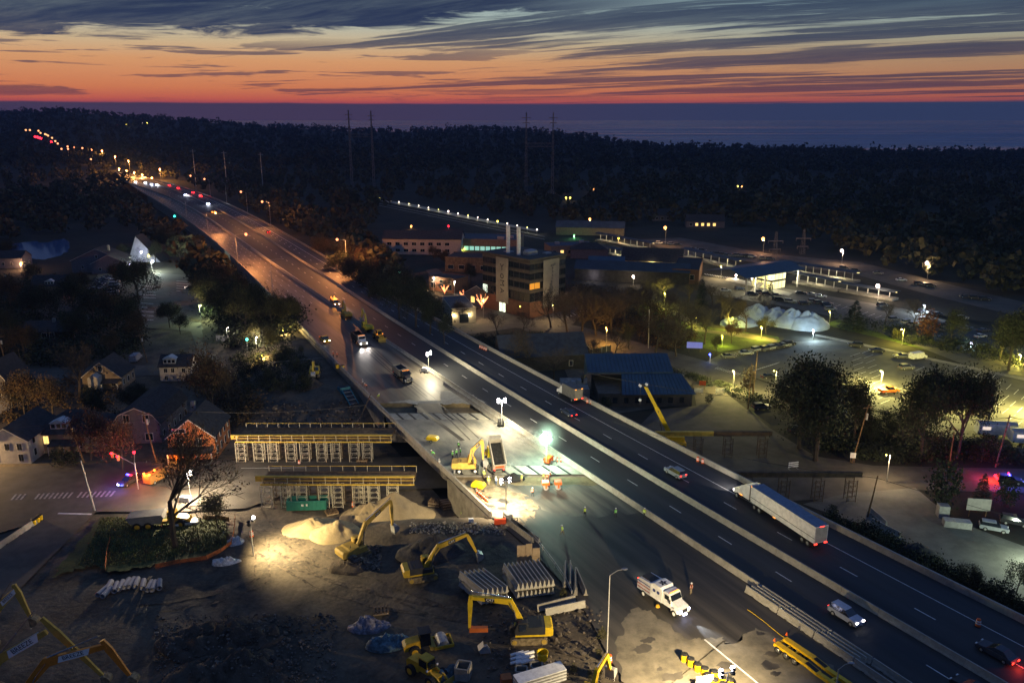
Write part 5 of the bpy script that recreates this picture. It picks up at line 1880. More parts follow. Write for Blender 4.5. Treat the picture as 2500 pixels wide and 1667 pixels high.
def span(x0, x1, yf, yb, label, shores, woods, where, rails=2, wide_joist=True):
 t = thing('bridge_span', label, 'bridge span', ((x0 + x1) / 2, yf, 0))
 a, b, d = x0 - (x0 + x1) / 2, x1 - (x0 + x1) / 2, yb - yf
 ob('deck', MB().box(a, b, .9, d, 5.35, 5.75), m_wood, t)
 ob('girder', MB().box(a - 1.8, b, 1.6, 2.0, 4.95, 5.9).box(a - 1.8, b, 1.5, 2.1, 5.9, 5.98), m_ybeam, t)
 ob('girder', MB().box(a, b, d - .9, d - .5, 4.75, 5.9), m_brown, t)
 for i in range(int((b - a) / .9)):
  x = a + .4 + i * .9
  ob('joist', MB().box(x - .08, x + .08, .2, 1.55, 5.12, 5.3), m_wood, t)
 ob('edge_beam', MB().box(a - .4, b + .1, .0, .2, 4.85, 5.12), m_ybeam, t)
 ob('walkway', MB().box(a - .2, b, .15, 1.5, 5.31, 5.34), m_wood, t)
 npost = int((b - a) / 2.3)
 for i in range(npost + 1):
  x = a + (b - a) * i / npost
  ob('rail_post', MB().box(x - .045, x + .045, .10, .19, 5.12, 6.45), m_alu, t)
  ob('rail_post', MB().box(x - .04, x + .04, d + .1, d + .18, 5.4, 6.8), m_alu, t)
 for z in ((5.8, 6.4) if rails == 2 else (5.6, 6.0, 6.45)):
  ob('hand_rail', MB().box(a - .3, b, .02, .09, z, z + .09), m_ybeam, t)
 ob('hand_rail', MB().box(a, b, d + .19, d + .26, 6.65, 6.75), m_ybeam, t)
 for i, x in enumerate(shores):
  put_shore(x, yf + 1.0, 'pale shoring tower, %s from the left under the %s span' % (ORD[i], where), 'shoring towers under the %s span' % where)
  if i % 4 == 1:
   put_shore(x + .6, yb - 1.2, 'shadowed shoring tower behind the %s pale tower of the %s span' % (ORD[i], where), 'back shoring towers under the %s span' % where)
 for i, x in enumerate(woods):
  put_shore(x, yf + 1.9, '%s rusty steel tower from the left under the %s span' % (ORD[i], where), 'rusty towers under the %s span' % where, True)
 return t
yu = at(700, 1078, 5.1)[1]
xl, xr = at(578, 1078, 5.1)[0], at(955, 1078, 5.1)[0]
w_at = lambda px, py, z: at(px, py, z)[0]
span(xl, xr, yu, yu + 6.5, 'upper bridge span on falsework with a yellow edge beam and hand rails', [w_at(p, 1100, 2.4) for p in (591, 634, 669, 712, 747, 787, 822, 866, 898)], [w_at(p, 1100, 2.4) for p in (613, 690, 767, 843)], 'upper')
yl = at(800, 1182, 5.1)[1]
xl2, xr2 = at(640, 1182, 5.1)[0], at(1010, 1182, 5.1)[0]
span(xl2, xr2, yl, yl + 4.6, 'lower bridge span on falsework with a long yellow girder', [w_at(p, 1205, 2.4) for p in (654, 702, 741, 794, 827, 877, 914, 960)], [w_at(p, 1205, 2.4) for p in (680, 765, 850)], 'lower')
# right hand girders
for i, (pa, pb, py, tow, lab) in enumerate([((1597, 1050), (1890, 1060), 1052, (1705, 1778, 1862), 'long yellow brown girder on steel towers beyond the highway'),
 ((1775, 1150), (2110, 1158), 1152, (1826, 1912, 1995, 2075), 'long dark girder on steel towers right of the semi trailer')]):
 z = 5.6
 a, b = at(*pa, z), at(*pb, z)
 ym_ = (a[1] + b[1]) / 2
 t = thing('bridge_girder', lab, 'girder', ((a[0] + b[0]) / 2, ym_, 0))
 L = b[0] - a[0]
 seg = 4
 for s_ in range(seg):
  x0, x1 = -L / 2 + L * s_ / seg, -L / 2 + L * (s_ + 1) / seg - .04
  ob('girder_section', MB().box(x0, x1, -.2, .2, 4.9, 5.7).box(x0, x1, -.35, .35, 5.7, 5.78).box(x0, x1, -.35, .35, 4.82, 4.9), m_ybeam if (i == 0 and s_ < 2) else m_brown, t)
 for j, px in enumerate(tow):
  x = at(px, py + 40, 2.4)[0]
  put_shore(x, ym_ - .6, '%s lattice tower from the left under the %s girder' % (ORD[j], ['yellow brown', 'dark'][i]), 'towers under the %s girder' % ['yellow brown', 'dark'][i], True)
# crane behind the parapet
a = at(1640, 1092, 0)
cr = thing('mobile_crane', 'yellow mobile crane with its boom raised behind the highway parapet', 'crane', (a[0], a[1], 0), 0)
rt, tp = at(1634, 1056, 3.2), atd(1576, 944, a[1] - 1.0)
rt = Vector((rt[0] - a[0], 0, 3.2))
tp = Vector((tp[0] - a[0], -1.0, tp[2]))
ob('carrier', MB().box(-3.5, 3.0, -1.2, 1.2, .8, 1.6), m_yb, cr)
ob('upper_works', MB().box(-1.5, 2.6, -1.1, 1.1, 1.7, 2.9), m_yb, cr)
for x in (-2.6, -1.2, 1.2, 2.4):
 for y in (-1.1, 1.1):
  wheel(cr, x, y, .55, .4)
md = rt.lerp(tp, .42)
dv = (tp - rt)
an = math.atan2(dv.z, dv.x)
for nm, p0, p1, w_ in (('boom', rt, rt.lerp(tp, .55), .95), ('boom_extension', rt.lerp(tp, .55), tp, .72)):
 c_ = (p0 + p1) / 2
 ob(nm, MB().cbox(c_, ((p1 - p0).length, .6, w_), 0, -an), m_yb, cr)
ob('boom_cylinder', MB().tube(rt + Vector((-1.6, 0, -.5)), rt.lerp(tp, .5), .13, n=6), m_chrome, cr)
hd_ = ob('boom_head', MB().cbox(tp + Vector((-.3, 0, .3)), (1.9, .5, .5), 0, .15), m_dark, cr)
ob('sheave', MB().tube(tp + Vector((-1.2, -.3, .3)), tp + Vector((-1.2, .3, .3)), .32, n=10), m_white, hd_)
ob('sheave', MB().tube(tp + Vector((.2, -.3, .6)), tp + Vector((.2, .3, .6)), .3, n=10), m_white, hd_)
ob('hoist_rope', MB().tube(tp + Vector((-1.1, 0, .2)), tp + Vector((-1.1, 0, -2.9)), .03, n=4), m_dark, cr)
hk = ob('hook_block', MB().tube(tp + Vector((-1.1, -.12, -3.1)), tp + Vector((-1.1, .12, -3.1)), .32, n=10), m_white, cr)
ob('hook', MB().path([tp + Vector((-1.1, 0, -3.4)), tp + Vector((-1.1, 0, -3.8)), tp + Vector((-.9, 0, -4.1)), tp + Vector((-1.2, 0, -4.2))], .06), m_dark, hk)
# ------------------------------------------------------------------ yard
mound(965, 1262, 7.2, 5.6, 5.3, m_sand, 'largest tall sand cone in front of the lower bridge span', None, seed=1, pw=1.05, rough=.05)
mound(905, 1262, 6.0, 4.5, 3.3, m_sand, 'broad sand heap leaning against the left of the largest cone', None, seed=2, rough=.2)
mound(765, 1290, 5.6, 4.0, 2.2, m_sand, 'low rounded sand heap farthest left in the yard', None, seed=4, rough=.12)
mound(828, 1300, 5.2, 3.6, 2.5, m_sand, 'small sand heap directly behind the boom of the left excavator', None, seed=5, rough=.12)
mound(1062, 1345, 6.0, 4.2, 3.0, m_grav, 'dark gravel heap behind the middle excavator', None, 'gravel_pile', seed=6)
mound(865, 1378, 4.2, 2.6, 1.3, m_spoil, 'low dark spoil heap at the tracks of the left excavator', None, 'soil_pile', seed=7)
mound(590, 1640, 9, 5.5, 2.2, m_spoil, 'brown rubble mound at the bottom edge of the yard', None, 'soil_pile', seed=8, rough=.6)
mound(560, 1560, 11, 4.5, 2.0, m_spoil, 'long rubble mound in the dark lower yard', None, 'soil_pile', seed=9, rough=.7)
mound(770, 960, 7.5, 6, 4.2, m_spoil, 'brown earth mound behind the blue screening machine', 2.0, 'soil_pile', seed=10)
mound(700, 1010, 12, 7, 2.6, m_spoil, 'wide dark earth mound beyond the upper bridge span', .2, 'soil_pile', seed=11, rough=.3)
mound(2236, 1355, 4.5, 3.0, 2.6, M('dark_tarp', (.03, .032, .035), .9, var=.3, scale=1), 'dark covered mound behind the parapet at the right', 0, 'covered_pile', seed=12)
excavator(gat(868, 1358), R(42), 'left yellow excavator with its boom raised over the sand heaps', [(.3, 1.7), (2.2, 5.2), (7.2, 7.6)], [(7.2, 7.6), (7.3, 3.0)], ym=m_yel2, marksize=.5)
excavator(gat(1030, 1408), R(17), 'middle yellow excavator with an arched boom before the gravel heap', [(.4, 1.7), (2.7, 4.8), (7.2, 6.1)], [(7.2, 6.1), (8.7, 2.7)], ym=paint('excavator_gold', (.55, .36, .03), .5), hood=m_dark, marksize=.5)
excavator(gat(1290, 1556), R(183), 'yellow excavator with a hydraulic hammer, near the barrier stacks', [(.5, 1.8), (2.3, 5.3), (7.1, 6.0)], [(7.15, 6.3), (7.35, 1.5)], tool='hammer', bucket_rot=PI + .02,
 ym=paint('excavator_bright', (.70, .48, .02), .45), cabm=m_dark, hood=m_dark, marksize=.5, markpos=.52, s=1.06)
excavator(gat(768, 918, lambda x, y: 5.0), R(-80), 'yellow excavator loading the blue screening machine below the wall', [(.3, 1.7), (1.4, 4.6), (3.6, 5.2)], [(3.6, 5.2), (4.2, 2.5)], ym=paint('excavator_olive', (.5, .38, .05), .55), mark=None, s=.95)
excavator(gat(-45, 1700), R(6), 'largest excavator arm lettered BREEZE in the bottom left corner', [(.3, 1.7), (3.0, 5.4), (9.3, 9.0)], [(9.0, 11.0), (15.2, 2.0)], mark='BREEZE', logo_bg=True, fat=1.5, marksize=.95, ym=m_yel2, markpos=.5)
excavator(gat(35, 1740), R(8), 'orange excavator arm lettered BREEZE behind the largest arm', [(.3, 1.7), (4.8, 7.0), (12.0, 8.6)], [(11.6, 9.4), (14.2, 4.0)], mark='BREEZE', logo_bg=True, fat=1.5, marksize=.8, ym=paint('excavator_orange', (.60, .20, .02), .5), markpos=.45)
excavator(gat(-52, 1590), R(4), 'yellow excavator arm lettered BREEZE at the left picture edge', [(.3, 1.7), (3.6, 6.8), (6.6, 9.6)], [(6.4, 10.4), (7.8, 5.2)], mark='BREEZE', logo_bg=True, fat=1.5, marksize=.6, ym=m_yel2, markpos=.6)
excavator(gat(1440, 1740), R(60), 'yellow excavator arm tip poking in at the bottom edge', [(.3, 1.7), (1.6, 4.6), (4.5, 5.0)], [(4.5, 5.0), (5.6, 2.2)], mark=None, ym=paint('excavator_bright', (.70, .48, .02), .45))
soil_roller(gat(1040, 1585), R(18), 'yellow soil roller with one big steel drum')
loader(gat(1045, 1655), R(-40), 'dark small loader with cab at the bottom of the yard')
# blue screening machine
p = gat(850, 985, lambda x, y: 2.0)
t = thing('screening_machine', 'teal screening machine with an inclined conveyor beside the wall', 'screening machine', p, heading((800, 945), (870, 1010), 2.0))
m_teal = paint('teal', (.03, .20, .24), .5)
tracks(t, 4.0, 1.0, .4, .8)
ob('frame', MB().box(-3.2, 3.0, -.9, .9, 1.2, 1.7), m_teal, t)
ob('hopper', MB().prism([(-4.6, 2.4), (-4.2, 3.6), (-1.6, 3.9), (-1.4, 2.2)], -1.3, 1.3, 'y'), m_teal, t)
ob('hopper_lining', MB().quad((-4.1, -1.1, 3.68), (-1.8, -1.1, 3.92), (-1.8, 1.1, 3.92), (-4.1, 1.1, 3.68)), m_dark, t)
for s_ in (-1, 1):
 ob('conveyor_side', MB().prism([(-1.0, 3.1), (-1.0, 3.5), (5.6, 1.4), (5.6, 1.0)], s_ * 1.1 - .1, s_ * 1.1 + .1, 'y'), m_teal, t)
ob('conveyor_belt', MB().prism([(-1.0, 3.2), (-1.0, 3.3), (5.6, 1.2), (5.6, 1.1)], -1.0, 1.0, 'y'), m_dark, t)
for i in range(4):
 x = .2 + i * 1.6
 ob('conveyor_rib', MB().box(x - .08, x + .08, -1.0, 1.0, 3.52 - (x + 1) * .318, 3.6 - (x + 1) * .318), m_steel, t)
# leaning plank
a, b = at(868, 1045, 2.5), at(905, 962, ZH + 1.2)
tag(ob('plank', MB().tube(a, b, .16, n=4), m_wood), 'long orange brown plank leaning on the wall top by the screening machine', 'plank')
# dumpster
p = gat(751, 1240)
t = thing('dumpster', 'green open roll-off dumpster in front of the lower span', 'dumpster', p, R(4))
m_grn = paint('dumpster_green', (.03, .20, .16), .5)
ob('floor', MB().box(-3.7, 3.7, -1.15, 1.15, .15, .25), m_dark, t)
for s_ in (-1, 1):
 sd = ob('side_wall', MB().box(-3.7, 3.7, s_ * 1.15 - .05, s_ * 1.15 + .05, .15, 1.95).box(-3.8, 3.8, s_ * 1.15 - .1, s_ * 1.15 + .1, 1.95, 2.08), m_grn, t)
 for i in range(10):
  x = -3.5 + i * .775
  ob('rib', MB().box(x - .07, x + .07, s_ * 1.24 - .06, s_ * 1.24 + .06, .2, 1.93), m_grn, sd)
 ob('end_wall', MB().box(s_ * 3.7 - .05, s_ * 3.7 + .05, -1.1, 1.1, .15, 1.95), m_grn, t)
ob('sticker', MB().box(-.9, -.45, -1.32, -1.305, 1.1, 1.5).box(0, .3, -1.32, -1.305, 1.1, 1.55), m_white, t)
# small items
def boxthing(name, px, py, size, mat, label, cat, rz=0, z=None, group=None, parts=None):
 p = at(px, py, z) if z is not None else gat(px, py)
 o = ob(name, MB().box(-size[0] / 2, size[0] / 2, -size[1] / 2, size[1] / 2, 0, size[2], taper=.02), mat, None, loc=p, rz=R(rz))
 return tag(o, label, cat, group)
def pallet(px, py, label, rz, n_=3, z=None):
 p = at(px, py, z) if z is not None else gat(px, py)
 t = thing('timber_stack', label, 'timber', p, R(rz))
 for l_ in range(n_):
  for i in range(5):
   if l_ % 2 == 0:
    ob('board', MB().box(-1.1, 1.1, -.9 + i * .42, -.62 + i * .42, l_ * .28, l_ * .28 + .2), m_wood if i % 2 else m_ply, t)
   else:
    ob('board', MB().box(-1.1 + i * .5, -.85 + i * .5, -.95, .95, l_ * .28, l_ * .28 + .2), m_wood, t)
 return t
pallet(1092, 1238, 'weathered timber stack below the wall right of the sand cone', 20, 5)
pallet(1062, 1232, 'untidy timber and pallets between sand cone and retaining wall', -15, 4)
pallet(810, 1252, 'flat timber pallet on the sand beside the dumpster', 25, 2)
pallet(885, 1128, 'timber stack under the right end of the upper span', 0, 4, 0)
pallet(790, 1080, 'timber bundle lying beyond the upper span', 30, 3, 0)
pallet(930, 1492, 'long boards stacked in the middle of the dark yard', 12, 2)
pallet(1290, 1372, 'orange brown pallet at the foot of the plywood panels', 0, 2)
for i, (px, py, sz_, mt__, lb) in enumerate([(1131, 1650, (1.7, 1.7, 1.7), m_conc2, 'square pinkish concrete manhole box with an open top'),
 (1273, 1650, (1.4, 1.2, 1.1), m_conc2, 'small grey concrete box left of the yellow tub'),
 (1310, 1640, (1.4, 1.3, 1.2), m_conc2, 'small grey concrete box directly under the yellow tub'),
 (1356, 1640, (1.6, 1.0, .9), m_conc2, 'low open concrete box right of the yellow tub')]):
 p = gat(px, py)
 t = thing('manhole_box', lb, 'concrete box', p, R(-12 + i * 9))
 a, b, c = sz_
 for s_ in (-1, 1):
  ob('side', MB().box(-a / 2, a / 2, s_ * b / 2 - .12, s_ * b / 2 + .12, 0, c), mt__, t)
  ob('side', MB().box(s_ * a / 2 - .12, s_ * a / 2 + .12, -b / 2 + .13, b / 2 - .13, 0, c), mt__, t)
 ob('bottom', MB().box(-a / 2, a / 2, -b / 2, b / 2, 0, .1), m_dark, t)
p = gat(1324, 1625)
t = thing('yellow_tub', 'bright yellow round tub on the concrete box', 'tub', (p[0], p[1], p[2] + 1.0))
ob('tub_wall', MB().lathe([(.62, 0), (.72, 1.0), (.78, 1.0), (.78, 1.08), (.66, 1.08), (.60, .9), (.55, .08)], 14), m_yb, t)
for i in range(9):
 r_, c_ = divmod(i, 3)
 p = gat(1262 + c_ * 13, 1600 + r_ * 10)
 o = ob('drain_pipe', MB().tube((-.9, 0, .25), (.9, 0, .25), .2, n=10), m_white, loc=(p[0], p[1], p[2] + .1), rz=R(24))
 tag(o, 'short white drain pipe in the loose heap beside the yellow tub', 'pipe', 'short white drain pipes')
t = thing('sheet_stack', 'stack of white ribbed sheets at the bottom edge of the yard', 'sheet stack', gat(1318, 1668), R(24))
for i in range(8):
 ob('sheet', MB().box(-3.2, 3.2, -.9, .9, i * .22, i * .22 + .14), m_white if i % 2 else m_steel, t)
boxthing('waste_bin', 1236, 1672, (1.3, 1.2, 1.3), paint('bin_orange', (.45, .13, .03)), 'orange steel bin at the bottom edge of the yard', 'bin', 12)
boxthing('water_barrier', 1221, 1278, (2.0, .6, .9), paint('barrier_red_orange', (.85, .10, .03)), 'glowing red orange plastic barrier past the wall end', 'plastic barrier', 8)
boxthing('generator_box', 1150, 1273, (.9, .6, .6), m_white, 'small white box on gravel below the wall', 'box', 10)
p = gat(1186, 1588)
t = thing('excavator_bucket', 'loose dusty excavator bucket lying near the hammer', 'bucket', p, R(190))
ob('shell', MB().prism([(-.6, 0), (.8, .05), (1.0, .5), (.3, 1.15), (-.1, 1.2), (-.2, .6)], -.6, .6, 'y'), m_steel, t)
ob('hitch', MB().box(-.1, .3, -.2, .2, 1.15, 1.5), m_dark, t)
# tarps
def tarp(px, py, rx, ry, h, mat, label, seed):
 o = mound(px, py, rx, ry, h, mat, label, None, 'tarp_heap', 'tarp', seed=seed, rough=.9, pw=.6, n=22)
 return o
tarp(958, 1570, 3.6, 1.6, 1.3, M('tarp_teal', (.10, .17, .20), .5, var=.4, scale=.5, bump=.8), 'crumpled teal tarpaulin left of the soil roller', 21)
tarp(904, 1530, 3.2, 1.4, 1.1, M('tarp_pale', (.22, .21, .25), .5, var=.4, scale=.5, bump=.8), 'crumpled pale tarpaulin at the end of the long boards', 22)
tarp(575, 1322, 1.6, 1.1, .7, M('sheet_white', (.7, .66, .6), .7, var=.3, scale=.4, bump=.8), 'heap of white sheeting beside the yard light tower', 23)
tarp(1098, 1650, 2.4, 1.3, 1.0, M('tarp_teal', (.10, .17, .20), .5, var=.4, scale=.5, bump=.8), 'blue green tarpaulin heap left of the pinkish manhole box', 24)
tarp(552, 1370, 2.4, 1.0, .6, M('sheet_white', (.7, .66, .6), .7, var=.3, scale=.4, bump=.8), 'flat white ribbed sheets left of the yard light tower', 25)
# concrete pipes
for i, (px, py, rz) in enumerate([(267, 1434, 100), (283, 1438, 105), (296, 1434, 100), (310, 1429, 97), (322, 1427, 95), (334, 1427, 105), (350, 1431, 108), (366, 1435, 98), (376, 1435, 102), (390, 1431, 112), (252, 1447, 80), (262, 1450, 85)]):
 key = 'cpipe'
 if key not in P_:
  mb = MB()
  n_ = 14
  for (r0, r1) in ((.42, .33),):
   v_ = []
   for x in (-1.25, 1.25):
    for r_ in (r0, r1):
     for a in range(n_):
      v_.append((x, r_ * math.cos(2 * PI * a / n_), .42 + r_ * math.sin(2 * PI * a / n_)))
   f_ = []
   for a in range(n_):
    b = (a + 1) % n_
    f_ += [(a, b, b + 2 * n_, a + 2 * n_), (a + n_, a + 3 * n_, b + 3 * n_, b + n_), (a, a + n_, b + n_, b), (a + 2 * n_, b + 2 * n_, b + 3 * n_, a + 3 * n_)]
   mb._a(v_, f_)
  P_[key] = mb.mesh('concrete_pipe', M('pipe_concrete', (.30, .30, .32), .8, var=.2))
 o = bpy.data.objects.new('concrete_pipe', P_[key])
 COL.objects.link(o)
 o.location = gat(px, py)
 o.rotation_euler = (0, 0, R(rz))
 tag(o, '%s grey concrete pipe of the row lying in the dark yard' % ORD[i], 'pipe', 'row of grey concrete pipes')
# rubble, hundreds of loose stones: stuff
def rubble(name, n_, area, smin, smax, mat, seed, label):
 g = random.Random(seed)
 mb = MB()
 for _ in range(n_):
  px, py = g.uniform(area[0], area[2]), g.uniform(area[1], area[3])
  p = gat(px, py)
  s_ = g.uniform(smin, smax) * (1 if g.random() > .06 else 2)
  up = 0.0
  for (c_, rx, ry, h_, pw) in MOUNDS:
   t_ = math.hypot((p[0] - c_[0]) / rx, (p[1] - c_[1]) / ry)
   if t_ < 1:
    up = max(up, c_[2] - p[2] + h_ * (1 - t_) ** pw)
  p = (p[0], p[1], p[2] + up)
  mb.cbox((p[0], p[1], p[2] + s_ * .25), (s_, s_ * g.uniform(.5, 1), s_ * g.uniform(.4, .9)), g.uniform(0, 3), g.uniform(-.5, .5), g.uniform(-.5, .5))
 o = structure(name, mb, mat, kind='stuff')
 o['label'] = label
m_rub = M('rubble', (.12, .10, .08), .9, var=.5, scale=3)
rubble('rubble', 1100, (380, 1500, 820, 1667), .1, .32, m_rub, 1, 'scattered rubble in the lower yard')
rubble('gravel_debris', 420, (1000, 1275, 1235, 1305), .08, .26, M('pale_debris', (.30, .27, .22), .9, var=.3, scale=2), 2, 'pale debris along the haul track')
rubble('gravel', 420, (840, 1330, 930, 1390), .12, .4, m_rub, 3, 'rubble round the left excavator')
rubble('stones', 350, (1180, 1480, 1470, 1667), .08, .3, m_rub, 4, 'stones on the dirt beside the pavement')
rubble('rubble_bank', 260, (640, 980, 880, 1050), .15, .5, m_rub, 5, 'broken concrete beyond the upper span')
# lowboy trailer
a = heading((1915, 1605), (1960, 1636), ZH)
pc = hwy(1950, 1612)
t = thing('lowboy_trailer', 'yellow lowboy trailer with three axles and orange flags', 'trailer', pc, a)
m_lb = paint('trailer_yellow', (.80, .48, .01), .35)
for s_ in (-1, 1):
 ob('deck_beam', MB().box(-3.0, 1.5, s_ * .85 - .4, s_ * .85 + .4, .85, 1.2), m_lb, t)
 ob('deck_slope', MB().prism([(1.5, .85), (1.5, 1.2), (3.6, .95), (3.6, .6)], s_ * .8 - .42, s_ * .8 + .42, 'y'), m_lb, t)
 ob('grip_plate', MB().prism([(1.7, 1.19), (1.7, 1.22), (3.4, 1.0), (3.4, .97)], s_ * .8 - .3, s_ * .8 + .3, 'y'), m_blackp, t)
 ob('main_beam', MB().box(3.6, 11, s_ * .8 - .3, s_ * .8 + .3, .5, .95), m_lb, t)
 fl = ob('flag_pole', MB().tube((-3.0, s_ * 1.15, 1.2), (-3.0, s_ * 1.15, 1.95), .02, n=4), m_dark, t)
 ob('flag', MB().prism([(-3.3, 1.35), (-3.0, 1.95), (-2.9, 1.4)], s_ * 1.15 - .03, s_ * 1.15 + .03, 'y'), m_orange, fl)
 for x in (-2.4, -1.1, .2):
  wheel(t, x, s_ * 1.05, .5, .42, m_chrome)
ob('crossmember', MB().box(-3.1, -2.8, -1.2, 1.2, .7, 1.0).box(-1.8, -1.6, -.5, .5, .8, 1.05).box(-.5, -.3, -.5, .5, .8, 1.05).box(5.0, 5.3, -.8, .8, .6, .85), m_lb, t)
ob('taillight', MB().box(-3.15, -3.1, -1.1, -.9, .78, .92).box(-3.15, -3.1, .9, 1.1, .78, .92), g_amber, t)
# hose on the pavement
pts = [at(*p, ZH + .03) for p in ((1825, 1487), (1860, 1512), (1900, 1545), (1945, 1578))]
tag(ob('air_hose', MB().path(pts, .05, 4), m_yb), 'thin yellow hose lying from the pavement to the lowboy trailer', 'hose')
# ------------------------------------------------------------------ wear and patches on the works pavement
def blob(pts, wob, seed, z, sub=16):
 out = []
 n = len(pts)
 for i in range(n):
  a, b = pts[i], pts[(i + 1) % n]
  for k_ in range(sub):
   t = k_ / sub
   x, y = a[0] + (b[0] - a[0]) * t, a[1] + (b[1] - a[1]) * t
   nz = [sum(wob * w_ * noise.noise(Vector((x * f_, y * f_, seed + o_))) for w_, f_ in ((.9, .03), (.45, .12), (.3, .35))) for o_ in (0, 5)]
   out.append((x + nz[0], y + nz[1] * .6))
 return out
sheet('old_pavement', blob([(1540, 1480), (1600, 1500), (1680, 1560), (1755, 1555), (1800, 1568), (1850, 1535), (1950, 1575), (2060, 1645), (2120, 1690), (2160, 1740), (1620, 1740), (1530, 1667), (1505, 1560)], 22, 1.0, ZH), ZH + .006, m_old)
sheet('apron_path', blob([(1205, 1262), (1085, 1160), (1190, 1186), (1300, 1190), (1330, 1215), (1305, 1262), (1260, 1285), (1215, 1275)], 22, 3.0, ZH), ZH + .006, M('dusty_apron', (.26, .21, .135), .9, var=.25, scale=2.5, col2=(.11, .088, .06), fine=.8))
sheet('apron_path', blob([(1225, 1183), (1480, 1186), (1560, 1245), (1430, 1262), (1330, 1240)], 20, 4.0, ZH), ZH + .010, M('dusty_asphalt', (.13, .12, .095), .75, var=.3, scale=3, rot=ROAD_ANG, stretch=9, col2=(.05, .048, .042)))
for i, (a, b, w_) in enumerate([((1500, 1495), (1588, 1468), .35), ((1648, 1452), (1808, 1410), .35), ((660, 885), (900, 862), .12), ((1130, 1075), (1015, 990), .5)]):
 p, q2 = Vector(at(*a, ZH)), Vector(at(*b, ZH))
 d = (q2 - p).normalized()
 n_ = Vector((-d.y, d.x, 0)) * w_
 dz = Vector((0, 0, .012))
 structure('pavement_joint', MB().quad(p - n_ + dz, p + n_ + dz, q2 + n_ + dz, q2 - n_ + dz), m_fresh if i != 2 else m_conc2)
p, q2 = Vector(at(1720, 1560, ZH)), Vector(at(1860, 1675, ZH))
d = (q2 - p).normalized()
n_ = Vector((-d.y, d.x, 0)) * .13
structure('edge_line', MB().quad(p - n_ + dz, p + n_ + dz, q2 + n_ + dz, q2 - n_ + dz), m_paint)
g_ = random.Random(5)
for i in range(16):
 cx_, cy_ = g_.uniform(1560, 1900), g_.uniform(1520, 1660)
 r_ = g_.uniform(4, 16)
 pts = [(cx_ + r_ * 1.6 * math.cos(a), cy_ + r_ * .7 * math.sin(a)) for a in np.linspace(0, 2 * PI, 7)[:-1]]
 sheet('pavement_stain', blob(pts, 14, 10.0 + i, ZH, 5), ZH + .014 + i * .0008, m_fresh)
for i in range(14):
 cx_, cy_ = g_.uniform(1180, 1320), g_.uniform(1195, 1250)
 r_ = g_.uniform(3, 9)
 pts = [(cx_ + r_ * 1.6 * math.cos(a), cy_ + r_ * .6 * math.sin(a)) for a in np.linspace(0, 2 * PI, 7)[:-1]]
 sheet('pavement_stain', blob(pts, 8, 40.0 + i, ZH, 5), ZH + .016 + i * .0008, m_asph2)
# torn concrete in front of the far slab and wheel tracks
sheet('torn_slab', blob([(945, 984), (1010, 976), (1080, 980), (1075, 955), (1130, 950), (1190, 984), (1150, 986), (1060, 986)], 10, 60., ZH), ZH + .008, m_slabc)
# tyre and track marks
def ruts(pts, gauge, w, mat, z=None):
 mb = MB()
 P3 = [Vector(gat(*p)) if z is None else Vector(at(*p, z)) for p in pts]
 fine = []
 for a, b in zip(P3, P3[1:]):
  n_ = max(2, int((b - a).length / .8))
  fine += [a.lerp(b, i / n_) for i in range(n_)]
 for sg in (-1, 1):
  prev = None
  for i in range(len(fine) - 1):
   d = (fine[i + 1] - fine[i]).normalized()
   n_ = Vector((-d.y, d.x, 0))
   row = []
   for e in (-w / 2, w / 2):
    q_ = fine[i] + n_ * (sg * gauge / 2 + e)
    zz = z if z is not None else float(yard(q_.x, q_.y)) + dirt_bump(q_.x, q_.y, 9) + .035
    row.append((q_.x, q_.y, zz))
   if prev:
    mb.quad(prev[0], prev[1], row[1], row[0])
   prev = row
 structure('wheel_track_path', mb, mat)
m_rut = M('rut_soil', (.085, .066, .045), .95, var=.45, scale=.8, col2=(.03, .024, .018))
for p_, g_, w_ in [([(1440, 1590), (1360, 1560), (1240, 1600), (1150, 1640)], 2.4, .5), ([(1420, 1620), (1330, 1590), (1240, 1660)], 2.4, .5), ([(1440, 1540), (1330, 1570), (1200, 1510), (1000, 1480), (800, 1430), (640, 1340)], 2.4, .5),
 ([(620, 1330), (700, 1370), (900, 1420), (1100, 1500)], 2.2, .4), ([(600, 1300), (680, 1300), (760, 1350), (860, 1400)], 2.1, .35), ([(560, 1250), (640, 1330), (640, 1420), (520, 1460), (300, 1490)], 2.2, .4),
 ([(600, 1210), (660, 1290), (800, 1340)], 2.2, .35)]:
 ruts(p_, g_, w_, m_rut)
for p_ in [[(1060, 985), (1110, 1025), (1165, 1078)], [(1320, 1240), (1430, 1330), (1560, 1440)], [(1280, 1260), (1380, 1360), (1500, 1480)], [(820, 780), (930, 880), (1040, 975)], [(850, 800), (960, 900), (1060, 980)]]:
 ruts(p_, 2.0, .3, m_fresh, ZH + .03)
